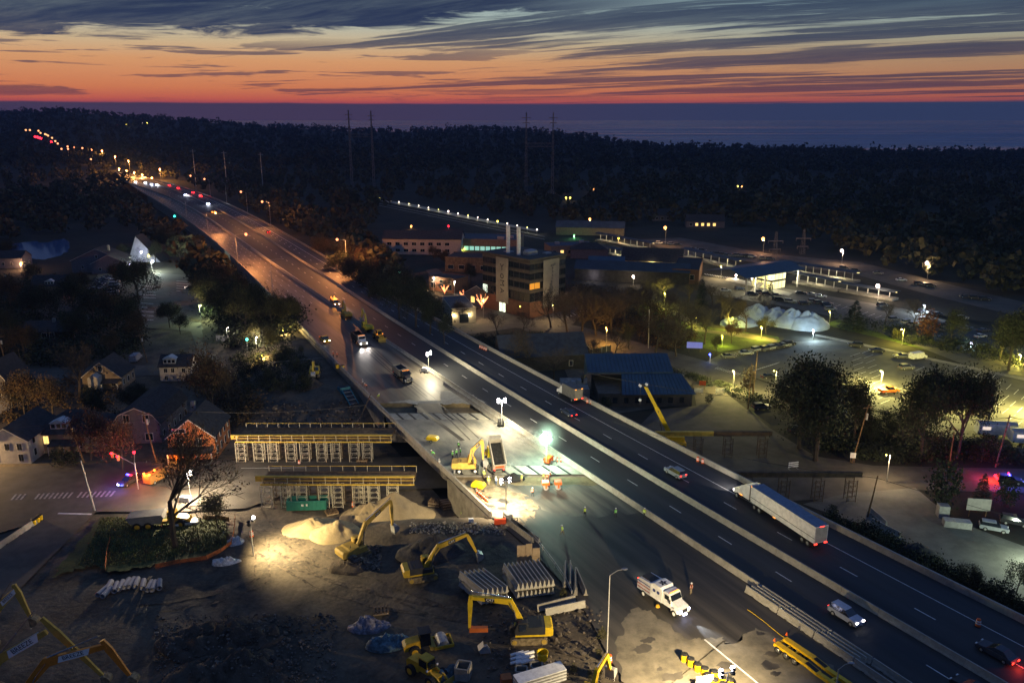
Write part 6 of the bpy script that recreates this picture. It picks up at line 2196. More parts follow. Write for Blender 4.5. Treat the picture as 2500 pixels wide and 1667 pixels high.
# ------------------------------------------------------------------ traffic on the open carriageways
def road_dir(px, py):
 p = hwy(px, py)
 y = p[1]
 return math.atan2(10, xB(y + 5) - xB(y - 5))
def semi(loc, rz):
 t = thing('semi_truck', 'white semi truck pulling a long box trailer with a blue grey roof', 'semi truck', loc, rz)
 ob('chassis', MB().box(2.5, 10.6, -.45, .45, .8, 1.1), m_dark, t)
 ob('cab', MB().prism([(6.2, 1.1), (6.2, 3.9), (7.2, 3.7), (8.6, 2.9), (8.9, 2.1), (8.9, 1.1)], -1.2, 1.2, 'y', inset=.1), m_white, t)
 ob('hood', MB().prism([(8.9, .9), (8.9, 2.1), (10.4, 1.75), (10.8, 1.4), (10.8, .7)], -1.0, 1.0, 'y', inset=.1), m_white, t)
 ob('windshield', MB()._a([(8.42, -1.0, 2.98), (8.42, 1.0, 2.98), (8.88, 1.05, 2.2), (8.88, -1.05, 2.2)], [(0, 1, 2, 3)]), m_glass, t)
 tr = ob('trailer_box', MB().box(-10.2, 5.6, -1.29, 1.29, 1.15, 4.05), paint('trailer_white', (.82, .80, .76), .5), t)
 ob('roof', MB().box(-10.2, 5.6, -1.27, 1.27, 4.055, 4.09), paint('trailer_roof', (.16, .22, .30), .5), tr)
 ob('side_rail', MB().box(-10.2, 5.6, -1.32, -1.295, 2.0, 2.08).box(-10.2, 5.6, 1.295, 1.32, 2.0, 2.08), m_dark, tr)
 ob('rear_door', MB().box(-10.24, -10.205, -1.15, 1.15, 1.3, 3.9), paint('door_grey', (.45, .42, .36), .6), tr)
 for s_ in (-1, 1):
  for x in (9.6,):
   wheel(t, x, s_ * 1.0, .5, .32)
  for x in (4.6, 3.3, -7.4, -8.7):
   wheel(t, x, s_ * .95, .5, .55)
  ob('taillight', MB().box(-10.3, -10.24, s_ * 1.0 - .3, s_ * 1.0 + .3, .95, 1.12), g_tail, t)
  ob('roof_marker', MB().box(5.5, 5.66, s_ * 1.2 - .1, s_ * 1.2 + .1, 3.9, 4.05), g_amber, t)
  ob('side_marker', MB().box(-1.0, -.4, s_ * 1.3 - .02, s_ * 1.3 + .02, 1.05, 1.15).box(8.0, 8.6, s_ * 1.22 - .02, s_ * 1.22 + .02, 1.15, 1.28), g_amber, t)
  ob('headlight', MB().box(10.7, 10.83, s_ * .85 - .15, s_ * .85 + .15, 1.0, 1.25), g_head, t)
  ob('exhaust_stack', MB().tube((6.0, s_ * 1.1, 1.2), (6.0, s_ * 1.1, 3.9), .09, n=6), m_chrome, t)
 ob('high_marker', MB().box(-10.26, -10.24, -.45, .45, 3.92, 4.02), g_tail, tr)
 headlamps(t, 10.9, .85, 1.1, 1500)
 return t
p0, p1 = hwy(1826, 1222), hwy(1975, 1322)
semi(((p0[0] + p1[0]) / 2, (p0[1] + p1[1]) / 2, ZH + .02), math.atan2(p0[1] - p1[1], p0[0] - p1[0]))
# box truck
bt = thing('box_truck', 'grey box truck driving away with red and amber lights', 'truck', hwy(1392, 972), road_dir(1392, 972))
ob('cargo_box', MB().box(-3.8, 2.0, -1.2, 1.2, .9, 3.6), paint('box_grey', (.14, .14, .13), .6), bt)
ob('rear_door', MB().box(-3.84, -3.805, -1.05, 1.05, 1.0, 3.4), paint('door_tan', (.30, .26, .20), .6), bt)
ob('cab', MB().prism([(2.1, .8), (2.1, 2.5), (3.0, 2.5), (3.6, 1.5), (4.6, 1.3), (4.7, .6)], -1.05, 1.05, 'y', inset=.06), m_white, bt)
ob('windshield', MB()._a([(3.02, -.95, 2.4), (3.02, .95, 2.4), (3.58, .95, 1.6), (3.58, -.95, 1.6)], [(0, 1, 2, 3)]), m_glass, bt)
for s_ in (-1, 1):
 wheel(bt, 3.6, s_ * .95, .42, .28)
 wheel(bt, -2.4, s_ * .95, .42, .4)
 ob('taillight', MB().box(-3.9, -3.84, s_ * 1.0 - .22, s_ * 1.0 + .22, .95, 1.15), g_tail, bt)
 ob('roof_marker', MB().box(-3.85, -3.8, s_ * .9 - .2, s_ * .9 + .2, 3.4, 3.52), g_amber, bt)
ob('turn_signal', MB().box(-3.92, -3.85, .55, .85, .95, 1.15), g_amber, bt)
car(hwy(1388, 1012), road_dir(1388, 1012), 'sedan', paint('car_dark_blue', (.02, .03, .06)), 'dark sedan with red tail lights just behind the box truck', None, 'tail', 'moving_car')
car(hwy(1648, 1160), road_dir(1648, 1160), 'suv', paint('car_silver_blue', (.26, .30, .34)), 'silver blue car in the lane ahead of the semi truck', None, 'tail', 'moving_car')
car(hwy(2064, 1510), road_dir(2064, 1510) + PI, 'suv', paint('car_white_blue', (.42, .46, .55)), 'pale blue car coming towards the camera beside the stored barriers', None, 'head', 'moving_car')
t = car(hwy(2432, 1600), road_dir(2400, 1590), 'sedan', paint('car_charcoal', (.05, .06, .08)), 'dark sedan with red tail lights at the far right edge', None, 'tail', 'moving_car')
light('taillight_glow', (-2.9, 0, .7), (1, .05, .02), 120, t)
car(hwy(2372, 1690), road_dir(2372, 1660), 'sedan', paint('car_black', (.03, .03, .035)), 'black car at the bottom right corner beside the median', None, 'tail', 'moving_car')
t = car(hwy(654, 568), road_dir(654, 568), 'sedan', paint('car_dark_red', (.12, .02, .02)), 'lone car with red tail lights on the far open lanes', None, 'tail', 'moving_car')
light('taillight_glow', (-3, 0, 1.0), (1, .05, .02), 300, t)
# distant traffic
far = [((507, 500), 'head', 'blue', 'truck with blue white headlights on the far highway'), ((452, 478), 'head', 'blue', 'oncoming car with bluish headlights beyond the lone lamp'),
 ((470, 472), 'tail', None, 'stopped car with bright red lights on the far bridge'), ((434, 461), 'tail', None, 'orange red lit car farther up the far bridge'),
 ((412, 454), 'tail', None, 'small red lit car near the top of the highway'), ((489, 481), 'tail', None, 'red lit car close behind the blue white truck'),
 ((382, 453), 'head', None, 'oncoming car with pinkish headlights at the head of the queue'), ((369, 452), 'head', 'blue', 'second oncoming car in the distant queue'),
 ((354, 448), 'head', None, 'third oncoming car in the distant queue'), ((330, 446), 'head', None, 'yellow lit car at the far left of the queue'), ((520, 520), 'amber', None, 'amber lit service vehicle on the closed far lane')]
for (px, py), kd, tint, lb in far:
 p = hwy(px, py)
 rz = road_dir(px, py)
 t = car(p, rz + (PI if kd != 'tail' else 0), 'van' if 'truck' in lb else 'suv', paint('far_car', (.10, .10, .11)), lb, 'distant traffic', {'head': 'cool' if tint else 'head', 'tail': 'tail', 'amber': 'run'}[kd], 'distant_car')
 gm = {'head': g_headb if tint else g_head, 'tail': g_red, 'amber': g_amber}[kd]
 for y in (-.8, .8):
  ob('lamp', MB().ball((2.6 if kd != 'tail' else -2.6, y, .9), .55, 8, 4), gm, t)
 light('lamp_light', (5 if kd != 'tail' else -4, 0, 1.5), {'head': (.8, .85, 1), 'tail': (1, .06, .04), 'amber': (1, .4, .05)}[kd], 2200 if kd != 'tail' else 900, t)
# ------------------------------------------------------------------ highway lamp posts
def lamp_post(base, head, hgt, label, lit, power=9000, col=(1.0, .36, .10), gm=None, group='highway lamp posts', r=.22, arm_z=.5, name='lamp_post', lr=None):
 """base: world point; head: picture point of the lamp (taken at the base's distance)"""
 t = thing(name, label, 'lamp post', base, 0, group)
 hp = atd(head[0], head[1], base[1])
 h = Vector((hp[0] - base[0], 0, hp[2] - base[2]))
 hgt = h.z - arm_z
 ob('pole', MB().tube((0, 0, 0), (0, 0, hgt), .13, .08, n=6).tube((0, 0, 0), (0, 0, .5), .25, n=6), m_steel, t)
 ob('arm', MB().path([(0, 0, hgt), (h.x * .5, 0, hgt + arm_z * .75), (h.x, 0, h.z)], .05), m_steel, t)
 hd_ = ob('lamp_head', MB().ball((h.x, 0, h.z), .45, 8, 4, (1, .5, .28)), m_steel, t)
 if lit:
  ob('lens', MB().ball((h.x, 0, h.z - .16), lr or r, 8, 5), gm or g_sod, hd_)
  light('lamp_light', (h.x, 0, h.z - .7), col, power, t, 'POINT', .25)
 return t
def on(px, py, z=ZH):
 return at(px, py, z)
LPs = [((605, 522), (588, 468), 1, 'lit highway lamp post, third on the right side from the near one'), ((661, 549), (640, 492), 1, 'lit highway lamp post second on the right side from the near one'),
 ((847, 658), (823, 584), 1, 'nearest lit highway lamp post, above the orange trees'), ((514, 479), (499, 437), 1, 'lit highway lamp post, fourth on the right side'),
 ((479, 468), (465, 429), 1, 'lit highway lamp post, fifth on the right side'), ((581, 646), (600, 571), 1, 'lit lamp post on the left parapet over the worn lanes'),
 ((508, 566), (526, 519), 1, 'lit lamp post farther up on the left parapet'), ((666, 718), (690, 632), 0, 'unlit lamp post on the left parapet where the wall begins'),
 ((456, 530), (470, 486), 0, 'unlit slim lamp post up the left parapet, nearest of four'), ((417, 508), (428, 464), 0, 'unlit slim lamp post on the left parapet, second of four'),
 ((386, 490), (396, 448), 0, 'unlit slim lamp post on the left parapet, third of four'), ((336, 468), (346, 434), 0, 'unlit slim lamp post on the left parapet, farthest of four'),
 ((554, 497), (545, 446), 0, 'unlit lamp post between lit ones on the right parapet')]
for b, h, lit, lb in LPs:
 zb = ZH
 lamp_post(on(b[0], b[1], zb), h, 12, lb, lit, (80000 if b[0] < 590 else 140000) if b[1] > 500 else 130000, lr=.40 + .0012 * on(*b)[1] * .5)
lamp_post(on(1481, 1606), (1525, 1388), 12, 'tall unlit lamp post in front of the sweeper truck', 0, arm_z=.9, group=None)
lamp_post(on(2040, 1690), (2078, 1617), 6, 'dark unlit lamp over the lowboy trailer at the bottom edge', 0, arm_z=.9, group=None)
# extra lamps close to the far bridge so the roadway is lit where the photo's is
# far lamps over the hill: small lit lamps on their own posts
FL = [(390, 413), (371, 434), (347, 427), (328, 421), (309, 417), (291, 412), (314, 393), (281, 382), (249, 368), (223, 366), (201, 362), (181, 360), (165, 358), (141, 351), (135, 345), (127, 337), (118, 332), (114, 330), (110, 328),
 (99, 325), (94, 320), (73, 318), (63, 318), (166, 364), (222, 389), (150, 364)]
for i, (px, py) in enumerate(FL):
 d0 = 960.0
 while d0 < 2900:
  hp = atd(px, py, d0 + 20)
  if hp[2] < float(land(hp[0], hp[1])) + 17:
   break
  d0 += 20
 hp = atd(px, py, d0)
 gz = float(land(hp[0], hp[1]))
 z0 = gz
 hh = hp[2] - z0
 t = thing('lamp_post', 'tiny orange lamp in the line climbing the dark hill', 'lamp post', (hp[0], hp[1], z0), 0, 'distant orange highway lamps')
 ob('pole', MB().tube((0, 0, 0), (0, 0, hh), .12, n=5), m_steel, t)
 ob('lens', MB().ball((0, 0, hh), .0011 * d0, 8, 5), g_sod if py > 345 else glow('sodium_far', (1, .42, .16), 2.2), t)
 if i < 9:
  light('lamp_light', (0, -2, hh - 1), (1, .42, .1), 40000, t)
# red tail lights of the queue on the far hill
for i, (px, py) in enumerate([(97, 337), (103, 339), (92, 335), (86, 334), (125, 347)]):
 d0 = 960.0
 while d0 < 2900:
  p = atd(px, py, d0 + 20)
  if p[2] < float(land(p[0], p[1])) + 15:
   break
  d0 += 20
 t = thing('distant_car', 'red lit car in the queue on the far hill', 'car', (p[0], p[1], p[2] - 1.2), R(118), 'queue on the far hill')
 ob('body', MB().box(-2.3, 2.3, -.9, .9, .3, 1.0).box(-1.6, 1.0, -.8, .8, 1.0, 1.5, taper=.15), paint('far_car', (.10, .10, .11)), t)
 ob('taillight', MB().ball((-2.6, 0, 1.0), 2.2, 8, 4), g_red, t)
# ------------------------------------------------------------------ houses
m_roof = M('shingle_dark', (.030, .030, .033), .9, var=.3, scale=.8)
m_trim = M('trim_white', (.55, .54, .50), .7, var=.1)
g_win = glow('window_warm', (1.0, .62, .18), 1.6)
g_winw = glow('window_white', (.85, 1.0, .80), 1.3)
def gable_house(px, py, rz, w, d, eave, ridge, wall, roof, label, axis='y', wins=None, sidewins=0, kind='gable', cat='house', name='house', porch=None, chimney=None, dormer=None, lit=(), s=1.0, loc=None):
 """front centre at the picture point; depth runs away (local +y)"""
 loc = loc or gat(px, py, lambda x, y: 0.0)
 t = thing(name, label, cat, loc, R(rz), s=s)
 h = w / 2
 o_ = .35
 if kind == 'gambrel':
  prof = [(-h, 0), (h, 0), (h, eave), (h * .72, eave + (ridge - eave) * .55), (0, ridge), (-h * .72, eave + (ridge - eave) * .55), (-h, eave)]
  rl = [(-h - o_, eave - .2), (-h * .72 - .1, eave + (ridge - eave) * .55 + .15), (0, ridge + .2), (h * .72 + .1, eave + (ridge - eave) * .55 + .15), (h + o_, eave - .2)]
 else:
  prof = [(-h, 0), (h, 0), (h, eave), (0, ridge), (-h, eave)]
  k_ = (ridge - eave) / h
  rl = [(-h - o_, eave - o_ * k_ + .12), (0, ridge + .14), (h + o_, eave - o_ * k_ + .12)]
 ax = 'y'
 if axis == 'y':
  ob('wall', MB().prism(prof, 0, d, 'y'), wall, t)
  rf = MB()
  for a, b in zip(rl, rl[1:]):
   rf.prism([a, b, (b[0], b[1] + .14), (a[0], a[1] + .14)], -.4, d + .4, 'y')
  rfo = ob('roof', rf, roof, t)
  for a, b in zip(rl, rl[1:]):
   ob('rake_board', MB().prism([(a[0], a[1] - .22), (b[0], b[1] - .22), (b[0], b[1] + .0), (a[0], a[1])], -.43, -.38, 'y'), m_trim, t)
 else:
  hd_ = d / 2
  k_ = (ridge - eave) / hd_
  if kind == 'hip':
   ob('wall', MB().box(-h, h, 0, d, 0, eave), wall, t)
   e = eave
   r2 = max(.2, h - hd_)
   v_ = [(-h - .5, -.5, e), (h + .5, -.5, e), (h + .5, d + .5, e), (-h - .5, d + .5, e), (-r2, hd_, ridge), (r2, hd_, ridge)]
   rfo = ob('roof', MB()._a(v_, [(0, 1, 5, 4), (1, 2, 5), (2, 3, 4, 5), (3, 0, 4), (0, 3, 2, 1)]), roof, t)
  else:
   ob('wall', MB().prism([(0, 0), (d, 0), (d, eave), (hd_, ridge), (0, eave)], -h, h, 'x'), wall, t)
   rf = MB()
   for a, b in (((-.4, eave - .4 * k_ + .1), (hd_, ridge + .1)), ((hd_, ridge + .1), (d + .4, eave - .4 * k_ + .1))):
    rf.prism([a, b, (b[0], b[1] + .14), (a[0], a[1] + .14)], -h - .4, h + .4, 'x')
   rfo = ob('roof', rf, roof, t)
 for i, wd in enumerate(wins or []):
  x, z = wd[0], wd[1]
  ww, wh = (wd[2], wd[3]) if len(wd) > 2 else (1.0, 1.5)
  f_ = ob('window', MB().box(x - ww / 2 - .14, x + ww / 2 + .14, -.05, .0, z - .14, z + wh + .14), m_trim, t)
  ob('pane', MB().box(x - ww / 2, x - .03, -.07, -.051, z, z + wh).box(x + .03, x + ww / 2, -.07, -.051, z, z + wh), g_win if i in lit else m_glass, f_)
 for i in range(sidewins):
  y = d * (i + .5) / sidewins
  for z in ([1.2, 4.0] if eave > 5 else [1.2]):
   for sx in (1, -1):
    f_ = ob('window', MB().box(sx * (h + .03) - .03, sx * (h + .03) + .03, y - .6, y + .6, z - .12, z + 1.6), m_trim, t)
    ob('pane', MB().box(sx * (h + .07) - .012, sx * (h + .07) + .012, y - .45, y + .45, z, z + 1.48), m_glass, f_)
 if chimney:
  ob('chimney', MB().box(chimney[0] - .45, chimney[0] + .45, chimney[1] - .45, chimney[1] + .45, eave, ridge + 1.0), m_conc2, rfo)
 if dormer:
  x, y, z, w_ = dormer
  dm = ob('dormer', MB().box(x - w_ / 2, x + w_ / 2, y, y + 2.5, z, z + 1.5).prism([(x - w_ / 2 - .2, z + 1.5), (x + w_ / 2 + .2, z + 1.5), (x, z + 2.3)], y - .2, y + 2.8, 'y'), m_trim, t)
  for i in range(3):
   xx = x - w_ / 2 + w_ * (i + .5) / 3
   ob('pane', MB().box(xx - w_ * .12, xx + w_ * .12, y - .02, y - .005, z + .35, z + 1.25), m_glass, dm)
 if porch:
  x0, x1, dp = porch
  pr = ob('porch', MB().prism([(-dp, 2.6), (0, 3.3), (0, 3.15), (-dp, 2.45)], x0, x1, 'x').box(x0, x1, -dp, -.1, 0, .25), roof, t)
  n_ = max(2, int((x1 - x0) / 2.5) + 1)
  for i in range(n_):
   x = x0 + .15 + (x1 - x0 - .3) * i / (n_ - 1)
   ob('post', MB().box(x - .1, x + .1, -dp + .1, -dp + .3, .25, 2.5), m_trim, pr)
 return t
c_or = M('siding_orange', (.42, .15, .045), .8, var=.12, scale=1)
c_gr = M('siding_grey', (.13, .13, .15), .8, var=.12, scale=1)
c_wh = M('siding_white', (.42, .40, .36), .8, var=.12, scale=1)
c_tan = M('siding_tan', (.24, .19, .13), .8, var=.15, scale=1)
gable_house(472, 1124, 4, 10, 12, 5.6, 9.6, c_or, m_roof, 'orange sided gable house with a white posted porch beside the yard', wins=[(1.6, 3.6), (-2.4, 3.6), (-2.4, 6.6, 2.6, .8)], sidewins=4, porch=(-4.8, 4.8, 2.2), chimney=(-1.8, 9))
gable_house(340, 1082, 2, 10.5, 17, 4.9, 8.6, c_gr, m_roof, 'grey gambrel house with white trimmed windows behind the street tree', kind='gambrel', wins=[(-2.2, 5.2, 1.3, 1.7), (2.2, 5.2, 1.3, 1.7), (-3.6, .4, 1.2, 2.2), (2.5, .8, 1.6, 1.6)], sidewins=5)
t_ = gable_house(252, 952, 3, 10.5, 9, 3.8, 8.0, c_tan, m_roof, 'tan gable house with a small porch wing, alone on the back street', wins=[(0, 5.4), (-3, 1.2), (3, 1.2)], sidewins=3, porch=(.5, 5, 2.2))
ob('entry_wing', MB().prism([(-2.4, 0), (.2, 0), (.2, 4.4), (-1.1, 5.3), (-2.4, 4.4)], -3.0, -.1, 'y'), c_wh, t_)
gable_house(430, 930, 4, 8.6, 7, 4.4, 6.8, c_wh, m_roof, 'small white house with dormer at the street corner', axis='x', wins=[(-2.6, 2.6, .9, 1.2), (-.6, 2.6, .9, 1.2), (2.4, 2.6, .9, 1.2), (-2.6, .4, .9, 1.2)], sidewins=2, dormer=(-1.5, .6, 4.9, 3.4))
gable_house(165, 1105, 3, 14, 11, 4.6, 8.4, c_tan, m_roof, 'dark hip roofed house with one yellow lit window and dormer', axis='x', kind='hip', wins=[(-4.2, 2.3, 1.1, 1.8), (0, 1.6), (3, 1.6)], sidewins=3, lit=(0,), dormer=(-1.5, .8, 5.3, 3.6), porch=(-3, 4, 2.4))
gable_house(25, 1132, 2, 9, 13, 5.4, 8.2, c_wh, m_roof, 'grey white gable house at the left edge above the street', wins=[(-2.4, 5.4, 1, 1), (0, 3.2), (2.6, 3.2), (-3, .6, 1, 1.6), (2.6, .6, 1, 1.6)], sidewins=3, lit=(3,))
gable_house(-2, 1010, -2, 6, 9, 9.5, 13.5, c_gr, m_roof, 'tall narrow grey steep roofed house cut by the left edge', wins=[(1, 5), (1, 8)], sidewins=3)
gable_house(240, 665, 6, 24, 12, 6, 11.5, c_gr, m_roof, 'large dark gabled building beyond the pond side lot', wins=[(-7, 2), (-2, 2), (3, 2), (8, 2), (0, 7)], sidewins=3, chimney=(4, 6))
gable_house(268, 668, 12, 16, 10, 5, 9.0, c_gr, m_roof, 'lower gable wing right of the large dark building', wins=[(-4, 1.5), (0, 1.5), (4, 1.5)], sidewins=2)
gable_house(123, 722, 4, 15, 9, 4.2, 8.0, c_tan, m_roof, 'tan house behind the parked cars with a small front gable', axis='x', wins=[(-5, 1.2), (-2, 1.2), (2, 1.2), (5, 1.2)], sidewins=2, dormer=(0, .5, 4.6, 3.5))
gable_house(10, 655, 4, 18, 10, 5, 8, c_gr, m_roof, 'dark building at the left edge beside the pond with a porch lamp', axis='x', wins=[(-4, 1.5), (0, 1.5), (4, 1.5)], sidewins=2)
gable_house(118, 835, 5, 16, 9, 3.6, 6.2, M('siding_dark', (.03, .028, .026), .9), m_roof, 'low dark house with two dim yellow windows and a brick chimney', axis='x', wins=[(-1, 1.2, 1.4, 2.0), (1.5, 1.2, 1.4, 2.0)], lit=(), sidewins=2, chimney=(1, 4))
# pale A-frame
p = gat(350, 640, lambda x, y: 0)
t = thing('a_frame_roof', 'pale blue lit steep A-frame gable beyond the parking lot', 'building', p)
ob('wall', MB().prism([(-8, 0), (9, 0), (-2.5, 13.5)], 0, 9, 'y'), M('a_frame_panel', (.35, .36, .44), .6, var=.2, scale=2), t)
ob('roof', MB().prism([(-8.4, 0), (-2.5, 13.9), (-2.5, 13.55), (-8, 0)], -.2, 9.2, 'y').prism([(9.5, 0), (-2.5, 13.95), (-2.5, 13.6), (9.1, 0)], -.2, 9.2, 'y'), m_roof, t)
# water, streets, lots
sheet('pond_water', blob([(-600, 610), (0, 600), (60, 590), (165, 588), (172, 612), (110, 634), (40, 632), (-600, 650)], 10, 70., 0), .03, M('pond', (.05, .12, .26), .12, var=.1, spec=.8))
sheet('street', [(-900, 1150), (0, 1140), (300, 1127), (560, 1124), (1090, 1112), (1100, 1190), (700, 1205), (600, 1240), (420, 1250), (250, 1248), (130, 1262), (0, 1300), (-900, 1420)], .30, m_str)
sheet('street_branch', [(80, 1262), (245, 1238), (60, 1425), (-250, 1700), (-500, 1600), (-40, 1370)], .34, m_str)
sheet('street_back', [(20, 903), (300, 890), (480, 897), (556, 870), (652, 848), (668, 868), (640, 905), (560, 932), (480, 908), (300, 922), (20, 928)], .05, m_str)
sheet('parking_lot', [(325, 662), (460, 672), (482, 714), (500, 777), (558, 870), (492, 885), (466, 808), (351, 800), (333, 725)], .09, m_lot)
sheet('parking_lot_small', [(215, 715), (240, 668), (292, 665), (290, 735), (230, 735)], .06, m_str)
for (x0, y0, dx, dy, n_, L) in ((340, 698, 0, 7, 5, 40), (430, 686, 0, 6, 5, 30), (344, 740, 0, 10, 5, 30)):
 mb = MB()
 for i in range(n_):
  a, b = at(x0 + dx * i, y0 + dy * i, .11), at(x0 + L + dx * i, y0 + 2 + dy * i, .11)
  mb.quad(a, b, (b[0], b[1] + .55, .11), (a[0], a[1] + .55, .11))
 structure('parking_lines', mb, m_paint)
mb = MB()
for i in range(22):
 px = 25 + i * 11.5
 if i in (3, 4, 13):
  continue
 a, b = at(px, 1220 - i * .4, .33), at(px + 12, 1206 - i * .4, .33)
 mb.quad(a, (a[0] + .4, a[1], .33), (b[0] + .4, b[1], .33), b)
structure('crosswalk', mb, M('worn_paint', (.34, .32, .28), .8, var=.4, scale=.4))
a, b = at(140, 1254, .36), at(222, 1256, .36)
structure('stop_line', MB().quad(a, b, (b[0], b[1] + .5, .36), (a[0], a[1] + .5, .36)), m_paint)
a, b = at(588, 1143, .33), at(750, 1141, .33)
structure('lane_line', MB().quad(a, b, (b[0], b[1] + .15, .33), (a[0], a[1] + .15, .33)), m_paint)
drape('grass_island', [(245, 1268), (330, 1262), (480, 1268), (545, 1272), (560, 1305), (545, 1340), (500, 1362), (420, 1374), (330, 1392), (270, 1400), (230, 1385), (160, 1400), (120, 1420), (200, 1320)], .34, m_grass)
g_ = random.Random(9)
mb = MB()
for _ in range(9000):
 px, py = g_.uniform(150, 555), g_.uniform(1268, 1385)
 if py > 1392 - (px - 270) * .18 or px < 250 - (py - 1268) * .5:
  continue
 p = gat(px, py)
 a = g_.uniform(0, 6.28)
 h = g_.uniform(.15, .5)
 c_, s_ = math.cos(a) * .12, math.sin(a) * .12
 mb._a([(p[0] - c_, p[1] - s_, .30 + p[2]), (p[0] + c_, p[1] + s_, .30 + p[2]), (p[0] + s_, p[1] - c_, .3 + p[2] + h)], [(0, 1, 2)])
o = structure('grass', mb, M('grass_blades', (.11, .12, .03), .9, var=.4, scale=2, island=True, col2=(.10, .07, .03)), kind='stuff')
o['label'] = 'rough grass on the island under the street tree'
# white barrier with yellow barrels
p, q2 = gat(-20, 1352), gat(75, 1288)
L = math.hypot(q2[0] - p[0], q2[1] - p[1])
for i in range(3):
 f0 = (i + .5) / 3
 jersey((p[0] + (q2[0] - p[0]) * f0, p[1] + (q2[1] - p[1]) * f0, .35), math.atan2(q2[1] - p[1], q2[0] - p[0]), ['nearest', 'middle', 'farthest'][i] + ' concrete barrier of the row at the far left side road', 6.0)
for i, (px, py) in enumerate([(83, 1280), (92, 1274), (99, 1268)]):
 sand_barrel(at(px, py, .34), ['nearest', 'middle', 'farthest'][i] + ' yellow barrel at the head of the left side road barrier', 'yellow barrels by the side road', 1.0)
def net_fence(pts, label, mat, h=1.0, z=None):
 t = thing('safety_fence', label, 'fence')
 w = [gat(*p) for p in pts]
 for i, (a, b) in enumerate(zip(w, w[1:])):
  ob('netting', MB()._a([(a[0], a[1], a[2] + .2), (b[0], b[1], b[2] + .2), (b[0], b[1], b[2] + h * (.8 + .2 * (i % 2))), (a[0], a[1], a[2] + h * .9),
 (a[0], a[1] + .03, a[2] + .2), (b[0], b[1] + .03, b[2] + .2), (b[0], b[1] + .03, b[2] + h * (.8 + .2 * (i % 2))), (a[0], a[1] + .03, a[2] + h * .9)],
 [(0, 1, 2, 3), (5, 4, 7, 6), (3, 2, 6, 7), (0, 4, 5, 1), (0, 3, 7, 4), (1, 5, 6, 2)]), mat, t)
 for a in w:
  ob('stake', MB().box(a[0] - .03, a[0] + .03, a[1] - .03, a[1] + .03, a[2], a[2] + h + .15), m_wood, t)
m_net = M('orange_netting', (.42, .12, .035), .9, var=.3, scale=.5)
net_fence([(575, 1268), (572, 1300), (566, 1330), (540, 1350), (505, 1368), (440, 1376), (380, 1390)], 'sagging orange safety net round the grass island', m_net)
net_fence([(270, 1320), (262, 1350), (258, 1395)], 'dim orange net at the dark left side of the island', m_net)
net_fence([(500, 1272), (530, 1270), (560, 1276)], 'brown silt fence at the top of the grass island', M('silt_fence', (.30, .18, .08), .9), 1.2)
# street trees and vegetation, left half
tree(gat(430, 1338), 25, 'sparse', m_leafo, 'tall half bare street tree in front of the flashing lights', var=1, wide=1.0)
tree(gat(532, 1290), 7.5, 'leafy', m_leafy, 'small yellow leaved tree at the island top right', var=0, wide=1.1)
ptree(340, 740, 19, 'oak', m_leafd, 'dark spreading tree standing in the lit parking lot')
ptree(522, 1030, 20, 'leafy', m_leafo, 'tall autumn tree directly behind the orange house', None, .72)
ptree(560, 1000, 14, 'bare', None, 'leaning bare tree right of the autumn tree behind the orange house', wide=.7)
ptree(222, 1122, 12, 'leafy', m_leafr, 'russet tree in front of the hip roofed house')
ptree(300, 1148, 12, 'leafy', m_leafr, 'russet tree left of the big half bare street tree')
ptree(195, 975, 17, 'bare', None, 'wide bare tree left of the tan gable house')
ptree(60, 1020, 13, 'leafy', m_leafo, 'orange brown tree behind the left edge houses')
ptree(130, 1025, 12, 'leafy', m_leafo, 'orange brown tree left of the hip roofed house')
ptree(150, 1140, 5, 'bush', m_leafd, 'clipped dark shrub in front of the hip roofed house')
ptree(182, 1138, 4, 'bush', m_leafd, 'low dark shrub by the leaning utility pole')
ptree(70, 1000, 10, 'oak', m_leafd, 'round dark tree behind the left edge gable house')
G1 = 'dark trees between the houses and the highway'
AUTO.update([G1, 'dark trees on the left bank', 'bare trees round the park', 'dark trees along the right highway wall', 'dark trees right of the highway ramp'])
for px, py, h, kd, mt__ in [(505, 735, 17, 'leafy', m_leafd), (530, 765, 17, 'oak', m_leafo), (560, 795, 18, 'oak', m_leafd), (600, 815, 17, 'leafy', m_leafy), (635, 800, 16, 'leafy', m_leafd), (665, 808, 14, 'leafy', m_leafy),
 (700, 800, 12, 'oak', m_leafy), (590, 760, 15, 'leafy', m_leafo), (540, 720, 14, 'oak', m_leafo), (480, 680, 14, 'oak', m_leafd), (620, 850, 9, 'leafy', m_leafy), (655, 858, 8, 'leafy', m_leafy)]:
 ptree(px, py, h, kd, mt__, 'dark tree in the belt between the parking lot and the highway wall', G1)
G2 = 'dark trees on the left bank'
